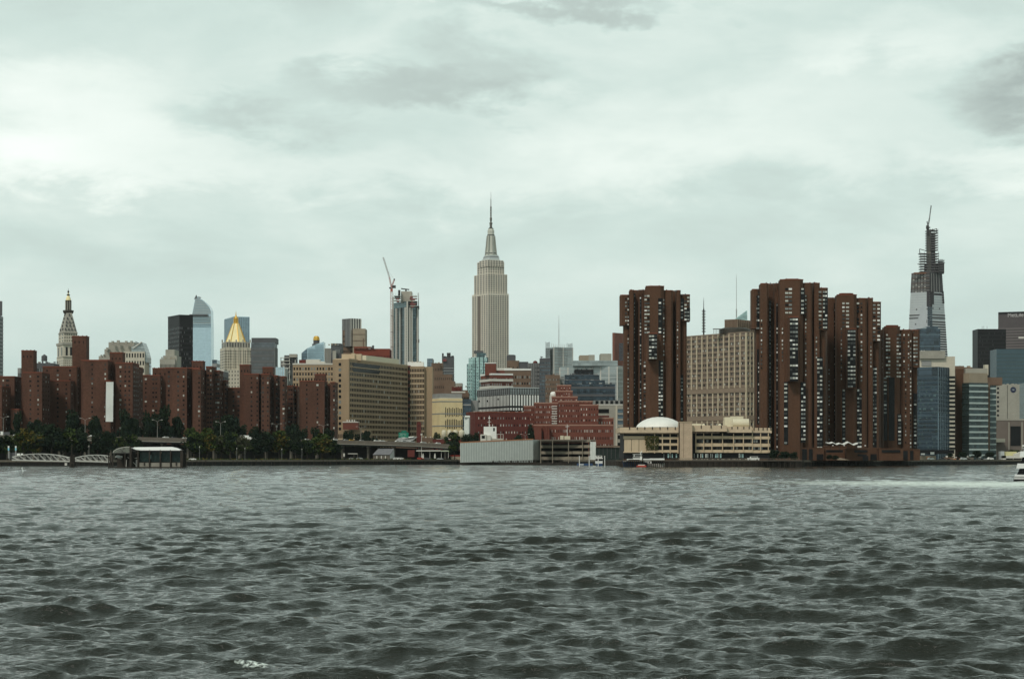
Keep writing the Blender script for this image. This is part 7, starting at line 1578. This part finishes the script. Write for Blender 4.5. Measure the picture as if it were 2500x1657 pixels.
m = MB(); m.bar((-3.0, 0, 6.7), (-4.0, 0, 8.6), .14, white, 5); m.bar((-4.2, 0, 7.6), (-2.6, 0, 7.7), .1, white, 4); m.build('mast', o)
o = boat('tour_boat', 'low white tour boat with long flat cabin roof right of yacht', 1595, 1080, 12, 3.8, 1.6, white_dim, R(2), [('cabin', (-3.4, 0, 3.1), (4.6, 3.4, 2.6), white), ('porthole', (-2.2, 0, 2.4), (.7, 3.46, .7), g_dark), ('cabin_window', (2.4, 0, 2.6), (6.4, 3.2, 1.2), g_dark), ('cabin_roof', (2.0, 0, 3.9), (7.4, 3.8, 1.3), white)])
o = m = None
m = MB(); m.bar((0, 0, -3), (0, 0, Z(1112, 1072)), .34, wood, 8); o = m.build('mooring_pile'); o.location = (X(1569, 1072), 1072, 0); setp(o, 'dark red brown timber pile between yacht and tour boat', 'pile')
m = MB(); m.box((0, 0, .5), (5, 2, .7), red_paint); m.box((0, 0, 1.1), (3.5, 1.4, .5), white_dim); o = m.build('dinghy'); o.location = (X(1566, 1068), 1068, 0); setp(o, 'small red and white dinghy at the foot of the dark pile', 'dinghy')
m = MB(); m.box((0, 0, .8), (7.8, 2.4, 1.2), white); m.box((.4, 0, 1.8), (5, 2.0, .9), white); m.box((.5, -1.02, 1.8), (4.4, .1, .5), g_dark)
for x_ in (-2.4, 2.4): m.bar((x_, -1.25, .35), (x_, 1.25, .35), .4, rubber, 10)
o = m.build('white_van'); o.location = (X(1839, 1090), 1090, GZ + .3); o.scale = (.8, 1, .9); setp(o, 'long white van parked on the pier below the right end of the school', 'van')
# esplanade railing on the school's pier
q = MB(); xa, xb = X(1640, 1085), X(1950, 1085)
for i in range(90):
    t = i / 89; q.box((xa + (xb - xa) * t, 1090 - 8 * t, GZ + .75), (.12, .12, 1.1), conc_dark)
q.box(((xa + xb) / 2, 1086, GZ + 1.3), (xb - xa, .1, .12), conc_dark, -math.atan2(8, xb - xa)); o = q.build('railing'); setp(o, 'thin dark railing along the pier edge in front of the school', 'railing')
b = Bld('timber_pier', 'dark timber pier deck on close set piles below the school', 'pier', 1710, 1075, z=0)
b.pbox('deck', mat('pier_deck_dark', (.09, .075, .06), .9, .4, .5), 1505, 1958, 1068, 1122.5, 1125, 8); 
for i in range(96): m_ = .3; b.pbox('pile', wood, 1506 + i * 4.7, 1507.6 + i * 4.7, 1068.3 + (i % 3), 1125, 1146, .4)
b.done()

# ---------------------------------------------------------------- ferry at the right edge
def ferry():
    D = 455; o = bpy.data.objects.new('passenger_ferry', None); COL.objects.link(o); x0 = X(2474, D); o.location = (x0, D, 0); o.rotation_euler = (0, 0, -math.atan((2474 - 1250) / FPX)); setp(o, 'white passenger ferry with black window bands leaving the frame at right edge', 'ferry')
    W_ = 24; dep = 8; s_ = D / FPX
    def sec(nm, m_, xa, xb, y0, y1, ins=0.0):   # sloped stern edge: xa at top, xb at bottom
        m = MB(); a, c = X(xa, D) - x0, X(xb, D) - x0; z0, z1 = Z(y1, D), Z(y0, D)
        v = []
        for yy in (ins, dep - ins): v += [(c, yy, z0), (W_, yy, z0), (W_, yy, z1), (a, yy, z1)]
        m.add(v, [(0, 1, 2, 3), (7, 6, 5, 4), (0, 4, 5, 1), (1, 5, 6, 2), (2, 6, 7, 3), (3, 7, 4, 0)], m_); m.build(nm, o)
    wp = mat('ferry_white', (.80, .80, .78), .4, .04, .3)
    sec('hull', black, 2474, 2475, 1169.4, 1178, .2); sec('hull_side', mat('ferry_grey_white', (.58, .58, .56), .5, .05, .3), 2476, 2475.5, 1163.6, 1169.4, .05); sec('rubbing_strake', black, 2476, 2476, 1162.8, 1163.6, 0); sec('hull_side', wp, 2478, 2477, 1158, 1162.8)
    for k in range(1, 12):
        for (ya, yb) in ((1144, 1158), (1115.5, 1131)):
            m = MB(); m.box((1.6 + k * 1.9, .2, Z((ya + yb) / 2, D)), (.16, .1, (yb - ya) * s_), wp); m.build('window_post', o)
    m = MB()
    for k in range(24): m.box((2.2 + k * .9, .15, Z(1098, D)), (.05, .05, 1.1), wp)
    m.box((12.4, .15, Z(1092.5, D)), (21, .05, .06), wp); m.build('railing', o)
    sec('window', g_dark, 2489, 2483, 1144, 1158, .35); sec('deck_side', wp, 2484, 2481, 1131, 1143, 0); sec('deck_edge', greyd, 2489, 2489, 1143, 1144, .2)
    sec('window', g_dark, 2496, 2490, 1115.5, 1131, .35); sec('deck_side', wp, 2491, 2489, 1101, 1115.5, 0); sec('cabin', g_dark, 2498, 2496, 1089, 1101, .8); sec('cabin_roof', wp, 2495, 2496, 1086, 1089, .6)
ferry()
# gulls and a marker
for i, (px, py, lb) in enumerate(((56, 1153, 'small white bird lifting off the water in front of gangways'), (806, 1141, 'tiny white bird on the water below the yellowing tree'))):
    D = HC * FPX / (py - HY); m = MB(); s_ = 1.0 if i == 0 else .6
    m.lathe((0, 0), [(.05, 0), (.22 * s_, .12 * s_), (.25 * s_, .35 * s_), (.12 * s_, .6 * s_), (.10 * s_, .75 * s_), (.03, .85 * s_)], foam_m, 8)
    if i == 0: m.add([(0, -.1, .5), (-.5, 0, 1.5), (.1, .1, .6), (0, 0, .5), (.5, 0, 1.3), (.1, 0, .7), (-.2, 0, 1.9)], [(0, 1, 2), (3, 4, 5), (0, 6, 1)], foam_m)
    o = m.build('gull'); o.location = (X(px, D), D, 0.05); setp(o, lb, 'bird')

# ---------------------------------------------------------------- haze
HAZE = 1.3e-5  # thin air; far pale towers carry their haze in their own colours
if HAZE:
    m = bpy.data.materials.new('haze_air'); m.use_nodes = True; t = m.node_tree; t.nodes.clear(); ou = t.nodes.new('ShaderNodeOutputMaterial'); pv = t.nodes.new('ShaderNodeVolumePrincipled'); pv.inputs['Density'].default_value = HAZE; pv.inputs['Color'].default_value = (.90, .97, .98, 1); pv.inputs['Anisotropy'].default_value = 0.0
    t.links.new(pv.outputs[0], ou.inputs['Volume'])
    q = MB(); q.add([(-40000, -60, -5), (40000, -60, -5), (40000, 16500, -5), (-40000, 16500, -5), (-40000, -60, 560), (40000, -60, 560), (40000, 16500, 560), (-40000, 16500, 560)], CF, m)
    setp(q.build('haze'), 'thin pale air over the whole scene', kind='stuff')
